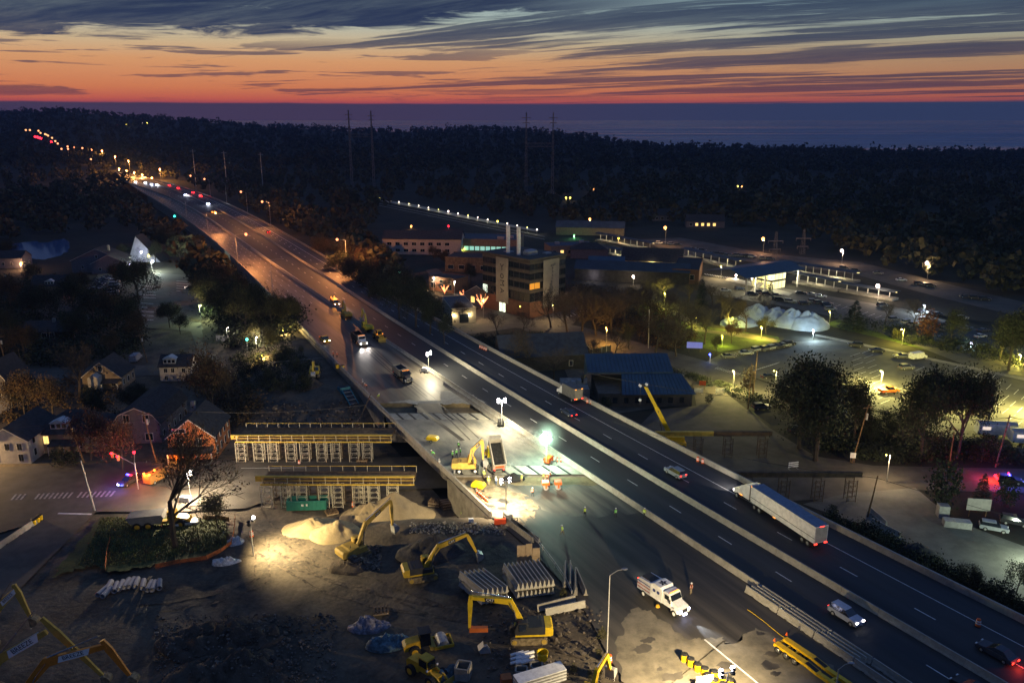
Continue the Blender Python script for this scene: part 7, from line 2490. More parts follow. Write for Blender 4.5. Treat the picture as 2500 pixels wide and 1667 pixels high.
for px, py, h, kd, mt__ in [(30, 760, 15, 'leafy', m_leafo), (80, 775, 14, 'oak', m_leafd), (130, 790, 15, 'leafy', m_leafd), (180, 760, 14, 'oak', m_leafd), (230, 790, 15, 'leafy', m_leafd), (275, 800, 14, 'oak', m_leafo),
 (305, 820, 15, 'leafy', m_leafd), (330, 845, 12, 'leafy', m_leafo), (200, 835, 12, 'oak', m_leafd), (20, 850, 14, 'leafy', m_leafd), (90, 700, 12, 'leafy', m_leafd), (200, 720, 11, 'oak', m_leafd),
 (300, 700, 12, 'oak', m_leafo), (415, 800, 10, 'oak', m_leafd), (440, 815, 8, 'leafy', m_leafd), (450, 900, 6, 'bush', m_leafy), (60, 880, 12, 'oak', m_leafo), (270, 875, 9, 'leafy', m_leafo),
 (20, 640, 12, 'oak', m_leafd), (440, 640, 15, 'oak', m_leafy), (410, 620, 15, 'leafy', m_leafd), (470, 640, 14, 'leafy', m_leafd), (300, 640, 10, 'oak', m_leafd), (380, 640, 12, 'oak', m_leafd), (330, 1010, 9, 'oak', m_leafd), (240, 1030, 10, 'oak', m_leafd)]:
 ptree(px, py, h, kd, mt__, 'dark tree in the mass round the houses and the pond', G2)
G3 = 'scrub on the slope below the wall'
g_ = random.Random(3)
for i in range(22):
 px, py = g_.uniform(560, 760), g_.uniform(850, 960)
 ptree(px, py, g_.uniform(2, 4), 'bush', m_leafd, 'dark scrub on the slope below the retaining wall', G3)
for px, py in ((1375, 1462), (1470, 1560), (1440, 1650), (1460, 1655), (1445, 1668), (1462, 1600), (1400, 1640)):
 ptree(px, py, g_.uniform(1.0, 1.8), 'bush', m_leafy, 'weedy green tuft on the dirt beside the pavement edge', 'weeds beside the pavement edge')
thicket('undergrowth', [(470, 660), (560, 650), (740, 780), (700, 840), (640, 860), (560, 850), (500, 760)], 420, 5.5, 55, .42, 3, m_leafd)
thicket('undergrowth', [(-60, 680), (200, 690), (330, 730), (350, 810), (330, 880), (150, 895), (-60, 900)], 560, 4.5, 45, .42, 4, m_leafd)
thicket('undergrowth', [(20, 930), (300, 930), (400, 1000), (440, 1080), (250, 1110), (20, 1110)], 110, 3.0, 45, .32, 5, m_leafo)
thicket('undergrowth', [(440, 930), (560, 930), (640, 1000), (560, 1060), (540, 1000)], 160, 4, 50, .3, 6, m_leafo)
thicket('undergrowth', [(560, 870), (700, 850), (780, 900), (740, 960), (600, 960)], 260, 2.2, 40, .22, 7, m_leafd)
# poles
def upole(px, py, h, label, lean=(0, 0), arm=True, group=None, mat=None):
 p = gat(px, py)
 t = thing('utility_pole', label, 'utility pole', p, 0, group)
 ob('pole', MB().tube((0, 0, 0), (lean[0], lean[1], h), .18, .11, n=7), mat or m_wood, t)
 if arm:
  ob('crossarm', MB().cbox((lean[0] * .95, lean[1] * .95, h * .95), (2.6, .14, .14), .4), m_wood, t)
  ob('transformer', MB().tube((lean[0] * .8 + .35, lean[1] * .8, h * .75), (lean[0] * .8 + .35, lean[1] * .8, h * .85), .26, n=8), m_steel, t)
 return p, h
upole(205, 1128, 9.5, 'leaning wooden utility pole in front of the hip roofed house', (-1.9, 0))
upole(360, 885, 9, 'wooden utility pole with transformer by the tan gable house', (-1.4, 0))
upole(18, 905, 11, 'wooden utility pole left of the low dark house', (-.8, 0))
upole(382, 1130, 12, 'wooden utility pole behind the big half bare street tree', (-1.5, 0))
upole(60, 925, 9, 'slim pole on the back street, right of the first', (-.4, 0), False)
upole(232, 1248, 10.5, 'slim grey pole at the corner of crosswalk and side road', (-1.2, 0), False, mat=m_steel)
upole(2080, 1130, 13.5, 'leaning wooden utility pole with a guy wire before the oaks', (2.0, 0))
upole(2430, 1140, 12, 'dark utility pole before the white trailers at the right', (1.2, 0))
upole(2316, 1140, 8, 'short slim pole under the right pair of oaks', (0, 0), False)
upole(1838, 968, 13, 'tall dark pole beside the empty end of the yellow lit lot', (.2, 0), False)
upole(1826, 998, 9, 'shorter dark pole paired with the tall pole by the lot', (.1, 0), False)
upole(1583, 850, 13, 'tall pale pole at the bend of the park road', (-.3, 0), False, mat=m_steel)
upole(2118, 1262, 8.5, 'leaning wooden pole carrying an unlit street lamp', (.9, 0), False)
# traffic signals on a mast arm
t = thing('traffic_signal', 'red traffic signals hanging from a long mast arm over the crossing', 'traffic signal', gat(338, 1196))
a0 = at(335, 1151, 5.0)
b0 = at(262, 1098, 6.0)
bp = gat(338, 1196)
ob('pole', MB().tube((0, 0, 0), (0, 0, 6), .12, n=6), m_steel, t)
h1 = Vector((-6.8, 4.5, 6.3))
ob('mast_arm', MB().tube((0, 0, 5.6), h1, .08, n=5), m_steel, t)
for f0 in (.98, .72):
 q_ = Vector((0, 0, 5.6)).lerp(h1, f0)
 hs = ob('signal_head', MB().box(q_.x - .2, q_.x + .2, q_.y - .2, q_.y + .2, q_.z - 1.1, q_.z + .1), m_yel2, t)
 ob('red_lens', MB().ball((q_.x, q_.y - .22, q_.z - .1), .26, 8, 4), g_red, hs)
 light('signal_light', (q_.x, q_.y - .7, q_.z - .1), (1, .05, .03), 90, t)
for px, py, lb, gm, cl in ((328, 1103, 'small red signal on a post by the porch', g_red, (1, .03, .1)), (603, 828, 'green teal signal beside the dark slope', glow('signal_green', (.05, 1, .75), 6), (.05, 1, .7)),
 (426, 528, 'green signal light near the foot of the bridge', glow('signal_green', (.05, 1, .4), 6), (.05, 1, .4)), (420, 592, 'red signal at the street end below the bridge', g_red, (1, .03, .1))):
 p = gat(px, py + 32 if py > 800 else py + 14)
 hp = atd(px, py, p[1])
 t = thing('traffic_signal', lb, 'traffic signal', p)
 ob('post', MB().tube((0, 0, 0), (hp[0] - p[0], 0, hp[2] - p[2]), .07, n=5), m_steel, t)
 ob('lens', MB().ball((hp[0] - p[0], -.2, hp[2] - p[2]), .22 + p[1] * .0008, 8, 4), gm, t)
# vehicles left
blk = paint('car_black', (.03, .03, .035))
t = car(at(316, 1180, .36), R(-110), 'suv', blk, 'police vehicle with blue and red flashing bar at the crossing', None, 'police', 'police_car', 'police car')
ob('push_bar_lamp', MB().box(2.35, 2.42, -.7, -.2, .6, .8), g_headb, t)
ob('push_bar_lamp', MB().box(2.35, 2.42, .2, .7, .6, .8), g_blue, t)
light('blue_flash', (2.5, -.6, 2.6), (.15, .1, 1), 700, t)
light('red_flash', (-2.2, .6, 2.9), (1, .04, .15), 700, t)
t = car(at(385, 1172, .36), R(70), 'van', paint('truck_amber', (.45, .2, .05)), 'service truck with orange beacons behind the street tree', None, 'tail', 'service_truck', 'truck')
for (x, y) in ((-2.6, -.7), (-2.6, .7), (-.5, 0)):
 ob('beacon', MB().ball((x, y, 2.5), .24, 8, 4), g_amber, t)
light('amber_flash', (-3.4, 0, 2.9), (1, .25, .05), 1500, t)
car(at(452, 1290, .4) if False else gat(452, 1283), R(20), 'sedan', m_white, 'white car behind the trunk of the big street tree', None, None)
# articulated hauler
t = thing('articulated_hauler', 'yellow articulated dump hauler parked behind the street tree', 'dump truck', gat(395, 1285), R(8))
ob('dump_body', MB().prism([(-5.0, 1.6), (-5.6, 2.6), (-5.2, 2.8), (.6, 3.0), (.9, 2.2), (.2, 1.3), (-3.6, 1.2)], -1.45, 1.45, 'y'), paint('hauler_grey', (.22, .22, .20), .7), t)
ob('chassis', MB().box(-4.6, 4.4, -.5, .5, .8, 1.3), m_yel2, t)
ob('cab', MB().prism([(1.4, 1.2), (1.4, 3.2), (2.7, 3.2), (3.0, 2.1), (3.0, 1.2)], -.9, .9, 'y', inset=.08), m_yel, t)
ob('cab_window', MB().box(1.55, 2.6, -.93, .93, 2.2, 3.0), m_glass, t)
ob('hood', MB().prism([(3.0, 1.1), (3.0, 2.1), (5.0, 1.7), (5.3, 1.1)], -1.0, 1.0, 'y', inset=.1), m_yel, t)
for x in (-3.8, -1.9, 3.6):
 for y in (-1.15, 1.15):
  wheel(t, x, y, .85, .6, m_yel)
for i in range(9):
 px, py = 228 + i * 4.2, 712 - i * 4.2
 car(at(px, py, .08), R(12), 'sedan', [blk, paint('car_silver', (.30, .32, .35)), paint('car_dark_blue', (.02, .03, .06))][i % 3], '%s car up the slanting row behind the dark left trees' % ORD[i], 'row of cars behind the left trees')
for i in range(5):
 car(at(281 - i * .8, 690 + i * 8, .08), R(5), 'suv', [m_white, paint('car_silver', (.30, .32, .35)), blk][i % 3], 'car in the short row left of the dark lot tree', 'short row left of the lot tree')
t = car(at(466, 706, .1), R(172), 'suv', blk, 'dark car with one bright headlight in the lit lot', None, 'head')
car(at(332, 880, .05), R(95), 'van', paint('car_silver', (.30, .32, .35)), 'silver van parked beside the tan gable house')
# small street lamps and yard lamps
LK = 1.2
def small_lamp(px, py, base_dy, label, col, power, gm, r=.3, group=None, name='street_lamp', hz=None, arm=0.0):
 p = gat(px, py + base_dy)
 hp = atd(px + arm, py, p[1])
 t = thing(name, label, 'street lamp', p, 0, group)
 h = hp[2] - p[2]
 ob('pole', MB().tube((0, 0, 0), (0, 0, h), .09, .06, n=5), m_steel, t)
 if arm:
  ob('arm', MB().tube((0, 0, h), (hp[0] - p[0], 0, h), .05, n=4), m_steel, t)
 ob('lens', MB().ball((hp[0] - p[0], 0, h), r, 8, 5), gm, t)
 if power:
  light('lamp_light', (hp[0] - p[0], -.1, h - r - .3), col, power * LK, t, 'POINT', .2)
 return t
g_cool = glow('cool_white', (.72, .70, 1.0), 8)
g_pink = glow('pinkish_white', (1.0, .75, .68), 8)
g_yel = glow('yellow_lamp', (1.0, .80, .12), 5)
g_org = glow('orange_lamp', (1.0, .38, .10), 6)
for a in [(345, 615, 30, 'twin bluish white lamp in front of the A-frame', (.8, .85, 1), 900, g_cool, .6), (372, 637, 26, 'bluish white lamp over the lot entrance', (.85, 1, .85), 16000, g_cool, .55),
 (343, 593, 40, 'orange red lamp on the A-frame', (1, .4, .15), 2500, g_org, .55), (52, 642, 16, 'pinkish orange porch lamp by the pond building', (1, .5, .25), 3500, g_org, .6),
 (317, 645, 20, 'violet blue small lamp left of the lot entrance', (.6, .5, 1), 400, g_cool, .3), (363, 622, 18, 'yellow green small lamp beside the A-frame', (.9, .8, .1), 300, g_yel, .3),
 (180, 707, 12, 'tiny red lamp on the dark left bank', (1, .2, .1), 200, g_red, .22), (557, 800, 45, 'pale lamp post beside the picket sign', (1, .85, .7), 1200, g_pink, .14),
 (627, 823, 36, 'slim white lamp in the yellow shrubs', (1, .8, .6), 3500, g_pink, .18), (640, 868, 6, 'low yellow light under the yellow shrubs', (1, .7, .2), 5200, g_yel, .2),
 (693, 806, 10, 'yellow light seen through the trees under the wall', (1, .72, .25), 4200, g_yel, .5), (12, 1107, 16, 'left orange lantern on the left edge house', (1, .5, .1), 350, g_org, .24),
 (34, 1096, 22, 'right orange lantern on the left edge house', (1, .6, .1), 350, g_yel, .24), (490, 745, 40, 'green yellow lamp at the kerb of the long lot', (.8, 1, .5), 4000, g_yel, .2)]:
 small_lamp(*a)
light('porch_light', gat(365, 1117)[:2] + (2.6,), (1, .35, .05), 500)
bpy.data.objects['porch_light'].parent = bpy.data.objects['house']
bpy.data.objects['porch_light'].location = (-3.5, -1.6, 2.2)
bpy.data.objects['porch_light'].data.energy = 900
# picket sign
p = gat(545, 838)
t = thing('site_sign', 'pale slatted board at the corner of the long lot', 'sign', p, R(-10))
for i in range(5):
 ob('board', MB().box(-2.4, 2.4, -.04, .04, .8 + i * .38, 1.1 + i * .38), M('board_grey', (.34, .34, .33), .8), t)
ob('post', MB().box(-2.2, -2.1, .05, .12, 0, 2.8).box(2.1, 2.2, .05, .12, 0, 2.8), m_wood, t)
LK = .42
# ------------------------------------------------------------------ streets and lots, right half (flat town)
sheet('street', [(1040, 660), (1065, 690), (1110, 720), (1200, 770), (1290, 810), (1330, 800), (1250, 760), (1150, 710), (1100, 680), (1066, 655)], .05, m_str)
sheet('street_crossing', [(1180, 750), (1290, 762), (1380, 738), (1440, 745), (1400, 790), (1340, 812), (1260, 800), (1100, 822), (1060, 800)], .056, m_str)
sheet('street_park', [(1360, 785), (1430, 800), (1720, 880), (1900, 945), (2110, 1000), (2560, 1085), (2560, 1130), (2100, 1038), (1850, 975), (1700, 932), (1560, 888), (1400, 855), (1330, 820)], .06, m_str)
sheet('street_side', [(1690, 928), (1762, 950), (1880, 1045), (1985, 1110), (1700, 1120), (1560, 1040), (1600, 1000), (1700, 990)], .066, M('street_brown', (.085, .07, .055), .9, var=.45, scale=11, fine=.35))
sheet('street_main', [(1480, 1150), (1700, 1112), (1960, 1108), (2130, 1136), (2600, 1146), (2600, 1205), (2240, 1196), (2060, 1215), (1700, 1235), (1480, 1215)], .072, m_str)
sheet('street_ramp', [(2060, 1205), (2235, 1190), (2330, 1270), (2520, 1340), (2700, 1500), (2520, 1480), (2300, 1380), (2130, 1290), (1960, 1230)], .078, M('street_grey', (.11, .11, .095), .85, var=.4, scale=12, fine=.4))
sheet('gravel_path', [(1370, 880), (1420, 862), (1600, 880), (1700, 925), (1640, 990), (1500, 1010), (1390, 930)], .05, M('gravel_tan', (.11, .09, .062), .95, var=.5, scale=9, fine=.5))
sheet('parking_lot', [(1722, 884), (1760, 864), (1914, 836), (2057, 828), (2236, 866), (2560, 935), (2560, 1062), (2350, 1050), (2110, 994), (1900, 940)], .09, m_lot)
sheet('parking_lot_station', [(1700, 672), (1830, 690), (1960, 712), (2200, 752), (2560, 850), (2560, 960), (2380, 900), (2200, 830), (2020, 770), (1900, 745), (1740, 720)], .082, m_lot)
sheet('parking_lot_far', [(1560, 585), (1660, 580), (1880, 620), (2100, 640), (2300, 690), (2560, 752), (2560, 790), (2290, 725), (2080, 668), (1840, 640), (1640, 618)], .088, m_str)
sheet('plaza_path', [(1780, 676), (1870, 698), (1935, 716), (1925, 722), (1840, 700), (1770, 684)], .13, m_conc)
m_gy = M('lawn', (.06, .085, .012), 1, var=.35, scale=3, fine=1.0)
sheet('lawn', [(2010, 792), (2200, 838), (2420, 900), (2560, 930), (2560, 895), (2380, 850), (2180, 795), (2060, 775)], .05, m_gy)
sheet('lawn', [(1545, 745), (1640, 752), (1740, 800), (1900, 822), (1905, 834), (1760, 860), (1640, 830), (1560, 775)], .054, m_gy)
sheet('kerb_path', [(1990, 815), (2060, 829), (2236, 866), (2560, 934), (2560, 941), (2236, 872), (2058, 834), (1990, 820)], .14, m_conc2)
sheet('park_path', [(1590, 742), (1660, 762), (1730, 805), (1830, 815), (1900, 828), (1895, 836), (1800, 822), (1700, 808), (1640, 765)], .06, M('path_tan', (.16, .14, .08), .9, var=.2, scale=4))
def stalls(a, b, n_, dx, dy, name='parking_lines', z=.12, w=.14):
 mb = MB()
 for i in range(n_):
  t_ = i / max(1, n_ - 1)
  px, py = a[0] + (b[0] - a[0]) * t_, a[1] + (b[1] - a[1]) * t_
  p, q_ = Vector(at(px, py, z)), Vector(at(px + dx, py + dy, z))
  d = (q_ - p).normalized()
  n = Vector((-d.y, d.x, 0)) * w / 2
  mb.quad(p - n, p + n, q_ + n, q_ - n)
 structure(name, mb, m_paint)
stalls((2075, 870), (2110, 985), 11, 25, -9)
stalls((2105, 862), (2150, 985), 11, 22, -9)
stalls((2235, 905), (2330, 1010), 9, 22, -10)
stalls((2330, 900), (2480, 1040), 10, 16, -12)
stalls((2365, 905), (2500, 1020), 9, 14, -12)
stalls((2420, 925), (2530, 1000), 7, 12, -12)
stalls((1745, 900), (1800, 915), 12, 9, -4)
stalls((1840, 905), (1895, 888), 12, 8, -4)
stalls((2020, 745), (2170, 785), 10, 16, -6)
stalls((2200, 800), (2400, 850), 10, 12, -7)
stalls((1720, 668), (1800, 680), 14, 5, 3, w=.5)
stalls((1380, 770), (1425, 756), 6, 8, 5, w=.5, name='crosswalk')
stalls((1760, 866), (1905, 842), 14, 10, 6)
# ------------------------------------------------------------------ buildings, right half
m_bk = M('brick_red', (.11, .055, .034), .9, var=.2, scale=1.2, fine=2)
m_band = M('facade_grey', (.065, .06, .052), .8, var=.2, scale=1.5)
def corner_block(pl_, pc_, pr_, h, label, name='office_block', cat='building', z=0.0):
 """box from three ground points: left, near corner, right. local x along the right face, y along the left face"""
 A, Cc, B = [Vector(at(*p, z)) for p in (pl_, pc_, pr_)]
 rz = math.atan2(B.y - Cc.y, B.x - Cc.x)
 t = thing(name, label, cat, tuple(Cc), rz)
 lx = (B - Cc).length
 n = Vector((-math.sin(rz), math.cos(rz), 0))
 ly = max(4, (A - Cc).dot(n))
 return t, lx, ly
t, lx, ly = corner_block((1184, 748), (1293, 778), (1380, 758), 22, 'tall dark glass office block with two pale hanging banners and twin chimneys')
ob('wall', MB().box(0, lx, 0, ly, 0, 6.0), m_bk, t)
ob('wall', MB().box(.3, lx - .3, .3, ly - .3, 6.0, 21.5), m_dark, t)
for i, z in enumerate((9.6, 13.3, 17.0, 20.4)):
 ob('floor_band', MB().box(.1, lx - .1, .1, ly - .1, z, z + .9), m_band, t)
ob('cornice', MB().box(-.2, lx + .2, -.2, ly + .2, 21.6, 22.4), m_band, t)
for i in range(9):
 y = ly * (i + .5) / 9
 for z in (6.3, 10.95, 14.65, 18.35):
  ob('window', MB().box(.2, .28, y - ly / 18 + .15, y + ly / 18 - .15, z, z + (3.1 if z < 7 else 2.2)), g_winw if (z < 7 and i == 8) else m_glass, t)
for i in range(7):
 x = lx * (i + .5) / 7
 for z in (6.3, 10.95, 14.65, 18.35):
  lit_ = z > 10 and z < 11 and i in (0, 1)
  ob('window', MB().box(x - lx / 14 + .15, x + lx / 14 - .15, .2, .28, z, z + (3.1 if z < 7 else 2.2)), glow('window_orange_dim', (1, .5, .06), .18) if lit_ else m_glass, t)
bm = M('banner_cloth', (.24, .225, .19), .9, var=.12, scale=3)
b1 = ob('banner', MB().box(-.5, -.35, ly * .42, ly * .68, 3.8, 21.4), bm, t)
yc = ly * .55
for s_, z, sz_ in (('Y', 17.6, 3.6), ('o', 14.6, 4.2), ('M', 11.6, 3.4), ('A', 8.6, 3.2)):
 o = text(b1, s_, sz_, (0, 0, 0), (0, 0, 0), m_mark, .02)
 # faces -x, reads downwards (turned a quarter)
 o.matrix_basis = Matrix.Translation((-.54, yc, z)) @ Matrix.Rotation(-PI / 2, 4, 'Z') @ Matrix.Rotation(PI / 2, 4, 'X') @ Matrix.Rotation(-PI / 2 if s_ in 'MA' else 0, 4, 'Z')
b2 = ob('banner', MB().box(lx * .34, lx * .78, -.5, -.35, 3.2, 21.4), bm, t)
mb = MB()
xc_ = lx * .58
for (dx, z, r_) in ((-.4, 19.0, .5), (.5, 19.1, .55), (1.3, 19.3, .5), (.3, 18.0, .35), (.4, 16.6, .3), (.2, 15.2, .3), (0, 14, .35), (-.3, 12.8, .5), (-.6, 11.6, .8), (-.4, 10.2, 1.2), (-1.2, 9.6, .8), (-.6, 8.4, .8), (-.5, 7.0, .5)):
 mb.tube((xc_ + dx, -.51, z), (xc_ + dx, -.53, z), r_, n=7)
mb.box(xc_ - .1, xc_ + .15, -.53, -.51, 6.5, 18.5)
ob('banner_print', mb, M('print_grey', (.10, .10, .10), .9), b2)
for y in (ly * .62, ly * .40):
 ob('chimney', MB().tube((4.5, y, 21.5), (4.5, y, 33), .75, n=10), m_white, t)
for (x, y, a_, b_, h_) in ((8, 8, 5, 3, 2.2), (13, 13, 4, 3, 1.6), (14, 5, 3, 2, 1.4), (6, 18, 3, 3, 1.2)):
 ob('roof_unit', MB().box(x - a_ / 2, x + a_ / 2, y - b_ / 2, y + b_ / 2, 21.6, 21.6 + h_), m_steel, t)
ob('door', MB().box(-.06, -.01, ly * .5, ly * .5 + 3.4, .2, 4.0), g_winw, t)
ob('door_frame', MB().box(-.14, -.07, ly * .5 + 1.6, ly * .5 + 1.9, .2, 4.0), m_dark, t)
def flat_block(px, py, rz, w, d, h, wall, roof, label, wins=(), litm=None, name='building', parapet=.4, units=0):
 """front centre base at a picture point"""
 t = thing(name, label, 'building', gat(px, py, lambda x, y: 0.0), R(rz))
 ob('wall', MB().box(-w / 2, w / 2, 0, d, 0, h), wall, t)
 ob('roof', MB().box(-w / 2 + .3, w / 2 - .3, .3, d - .3, h, h + .15), roof, t)
 for y_ in (-.1, d - .25):
  ob('parapet', MB().box(-w / 2 - .1, w / 2 + .1, y_, y_ + .35, h - .1, h + parapet), wall, t)
 for (n_, z, wh, frac, lit) in wins:
  for i in range(n_):
   x = -w / 2 + w * (i + .5) / n_
   ww = w / n_ * frac / 2
   f_ = ob('window', MB().box(x - ww - .08, x + ww + .08, -.06, -.0, z - .08, z + wh + .08), m_trim if frac < .7 else m_dark, t)
   ob('pane', MB().box(x - ww, x + ww, -.09, -.062, z, z + wh), (litm or g_win) if (lit == 1 or (lit == 2 and i % 3 == 1)) else m_glass, f_)
 g = random.Random(px)
 for i in range(units):
  x, y = g.uniform(-w / 2 + 2, w / 2 - 2), g.uniform(2, d - 2)
  ob('roof_unit', MB().box(x - 1.2, x + 1.2, y - .8, y + .8, h + .16, h + 1.5), m_steel, t)
 return t
m_rblue = M('metal_roof_blue', (.022, .055, .095), .45, var=.12, scale=3)
m_rgrey = M('roof_grey', (.07, .08, .095), .8, var=.2, scale=4)
teal = glow('window_teal', (.45, 1.0, .80), .55)
flat_block(1165, 618, -9, 46, 24, 7.5, c_tan, m_rgrey, 'long low building with a row of teal lit windows behind the chimneys', [(15, 1.6, 2.2, .8, 1)], teal, units=3)
t_ = gable_house(1030, 622, -4, 44, 14, 8.6, 12.4, c_wh, m_roof, 'long white two storey building with rows of dark windows', axis='x', wins=[(-18 + i * 4.6, z, 2.4, 1.6) for i in range(8) for z in (1.6, 5.2)], sidewins=2, cat='building', name='building')
mound(1022, 588, 16, 8, 6.5, M('dome_blue', (.12, .17, .32), .5, var=.2, scale=5), 'pale blue inflated dome beyond the long white building', 0, 'inflated_dome', 'dome', seed=31, rough=.03, pw=.6)
t_ = flat_block(1140, 665, -12, 22, 16, 7, M('siding_brown', (.12, .095, .07), .9), m_roof, 'brown building with sloping roof lit from below near the chimneys', [(4, 1.5, 2, .5, 0)])
t_ = flat_block(1078, 712, -35, 14, 10, 6, m_bk, m_roof, 'small brick building glowing orange at the street end', [(3, 1.2, 2.4, .5, 0), (3, 4, 1.2, .4, 0)])
light('wall_wash', (0, -3.5, 3.2), (1, .42, .12), 1400, t_)
t_ = gable_house(1165, 748, -28, 12, 12, 5, 8.4, c_gr, m_roof, 'dark house with a white lit side window beside the string light trees', wins=[(-2, 1.5, 1.6, 2.4), (2.5, 1.4)], sidewins=3, lit=(0,), cat='building', name='building')
t_ = flat_block(1133, 790, 14, 9, 22, 5.6, M('stucco_cream', (.42, .38, .28), .85, var=.1), m_rgrey, 'small cream building with wall lamps beside the highway', [(1, .4, 3.2, .38, 0)])
for x in (-3.6, 1.9):
 ob('wall_lamp', MB().box(x - .15, x + .15, -.35, -.1, 3.6, 4.0), g_yel, t_)
 light('wall_lamp_light', (x, -.6, 3.4), (1, .75, .4), 420, t_)
t_ = gable_house(1330, 905, 10, 26, 14, 4.6, 9.5, M('siding_dark', (.03, .028, .026), .9), M('shingle_blue_grey', (.035, .042, .055), .9, var=.2), 'dark gabled house with wide roof in the unlit lot', axis='x', wins=[(8, 1.2)], sidewins=2, cat='house')
t_ = gable_house(1417, 876, 8, 5.5, 8, 3.6, 6.2, M('siding_dark', (.03, .028, .026), .9), m_roof, 'small gable wing with a white framed window at the lit gravel lot', wins=[(-.7, 1.4, 1.2, 1.9), (.9, 1.4, 1.2, 1.9)], cat='house')
t = thing('lot_fence', 'dark fence with pale posts and a white gate by the gravel lot', 'fence')
pa, pb = Vector(at(1388, 882, 0)), Vector(at(1492, 856, 0))
for i in range(9):
 a, b = pa.lerp(pb, i / 9), pa.lerp(pb, (i + .9) / 9)
 d = (b - a).normalized()
 n = Vector((-d.y, d.x, 0)) * .06
 ob('fence_panel', MB()._a([a - n, b - n, b + n, a + n] + [p_ + Vector((0, 0, 2.0)) for p_ in (a - n, b - n, b + n, a + n)], [(0, 1, 5, 4), (1, 2, 6, 5), (2, 3, 7, 6), (3, 0, 4, 7), (4, 5, 6, 7)]), c_wh if i < 3 else m_dark, t)
 if i > 2:
  ob('post', MB().box(a.x - .16, a.x - .01, a.y - .3, a.y - .15, 0, 2.2), m_white, t)
# blue roofed building
t = thing('building', 'blue metal roofed building behind the yellow crane boom', 'building', gat(1600, 992, lambda x, y: 0), R(1))
ob('wall', MB().box(-15, 9.5, 0, 16, 0, 3.6), M('clapboard_dark', (.09, .075, .06), .9, var=.2), t)
ob('roof', MB()._a([(-9, -1, 3.6), (10.3, -1, 3.6), (8, 7.5, 6.6), (-8, 7.5, 6.6)], [(0, 1, 2, 3)]).prism([(7.5, 6.6), (7.5, 7.0), (16.5, 9.6), (16.5, 3.6)], -17, 6, 'x'), m_rblue, t)
mb = MB()
for i in range(19):
 x = -9 + i * 1.0
 x2 = -8 + i * 16 / 18.
 mb._a([(x - .05, -1, 3.62), (x + .05, -1, 3.62), (x2 + .05, 7.5, 6.62), (x2 - .05, 7.5, 6.62), (x, -1, 3.76), (x2, 7.5, 6.76)], [(0, 1, 4), (1, 2, 5, 4), (2, 3, 5), (3, 0, 4, 5)])
ob('roof_seam', mb, m_rblue, t)['kind'] = 'stuff'
mb = MB()
for i in range(22):
 x = -16.6 + i * 1.05
 mb.prism([(7.5, 7.02), (7.5, 7.14), (16.4, 9.74), (16.4, 9.62)], x - .05, x + .05, 'x')
ob('roof_seam', mb, m_rblue, t)['kind'] = 'stuff'
for i in range(8):
 x = -13.5 + i * 2.9
 ob('window', MB().box(x - .6, x + .6, -.05, -.01, 1.0, 2.5), m_glass, t)
ob('annex', MB().box(-24, -16.9, 3, 14, 0, 3.4).box(-24.2, -16.9, 2.8, 3.2, 3.4, 3.9), m_conc2, t)
for i in range(4):
 ob('roof_unit', MB().box(-23 + i * 1.7, -22 + i * 1.7, 6 + i, 7.2 + i, 3.4, 4.6), m_steel, t)
ob('roof_vent', MB().tube((-18, 10, 3.4), (-18, 10, 5.6), .6, n=8), m_dark, t)
# station quarter
g_sta = glow('station_warm', (1.0, .80, .36), 1.5)
t_ = gable_house(1590, 655, -14, 30, 13, 3.6, 9.2, M('plaster_yellow', (.5, .42, .24), .8), m_roof, 'dark gabled station house with a row of lit windows under the eaves', axis='x', wins=[(-13 + i * 2.6, .9, 1.2, 2.0) for i in range(11)], lit=tuple(range(0, 11, 1)), sidewins=1, cat='building', name='station_house')
light('eave_light', (15.8, -1.5, 3.4), (1, .82, .5), 1300, t_)
light('eave_light', (15.8, 8, 3.6), (1, .82, .5), 900, t_)
light('eave_light', (0, -1.6, 3.0), (1, .8, .4), 900, t_)
def canopy(pa_, pb_, wd, h, label, roofm=None, lit=True, posts=8, power=1400, col=(1.0, .90, .55), zb=0.0, plat=True, gaps=0):
 a, b = Vector(at(*pa_, zb)), Vector(at(*pb_, zb))
 rz = math.atan2(b.y - a.y, b.x - a.x)
 L = (b - a).length
 t = thing('platform_canopy', label, 'canopy', tuple(a), rz)
 if plat:
  ob('platform', MB().box(0, L, -.5, wd + .5, 0, .9), m_conc2, t)
 z0 = 1.1 if plat else 0
 ob('roof', MB().prism([(-.6, h), (wd / 2, h + .5), (wd + .6, h), (wd + .6, h + .2), (wd / 2, h + .75), (-.6, h + .2)], -.5, L + .5, 'x'), roofm or m_rgrey, t)
 for i in range(posts):
  x = L * (i + .5) / posts
  ob('post', MB().box(x - .16, x + .16, wd * .3, wd * .3 + .3, z0, h + .1), m_trim, t)
  if lit:
   ob('lamp', MB().box(x + .8, x + 2.6, wd * .4, wd * .6, h - .25, h - .12), g_sta, t)
 if lit:
  for i in range(max(1, int(L / 14))):
   light('canopy_light', (L * (i + .5) / max(1, int(L / 14)), wd * .4, h - .6), col, power, t, 'POINT', .4)
 return t
canopy((1455, 588), (1590, 614), 4, 4.6, 'lit platform canopy left of the station house', posts=9, power=1500)
canopy((1478, 622), (1530, 632), 4, 4.0, 'short lit canopy in front of the left end of the station house', posts=4, power=800)
canopy((1665, 628), (1800, 660), 4.5, 4.6, 'long dark canopy over the platform right of the station house', posts=7, power=500)
canopy((1900, 662), (2085, 692), 5, 4.8, 'bright far platform canopy with white posts', roofm=m_rgrey, posts=10, power=2600)
canopy((1935, 690), (2040, 712), 4.5, 4.4, 'near platform canopy with lit posts right of the glass lobby', posts=5, power=1700)
canopy((2050, 712), (2180, 735), 4, 3.6, 'dim platform shelter with a pale lower edge', posts=5, power=260)
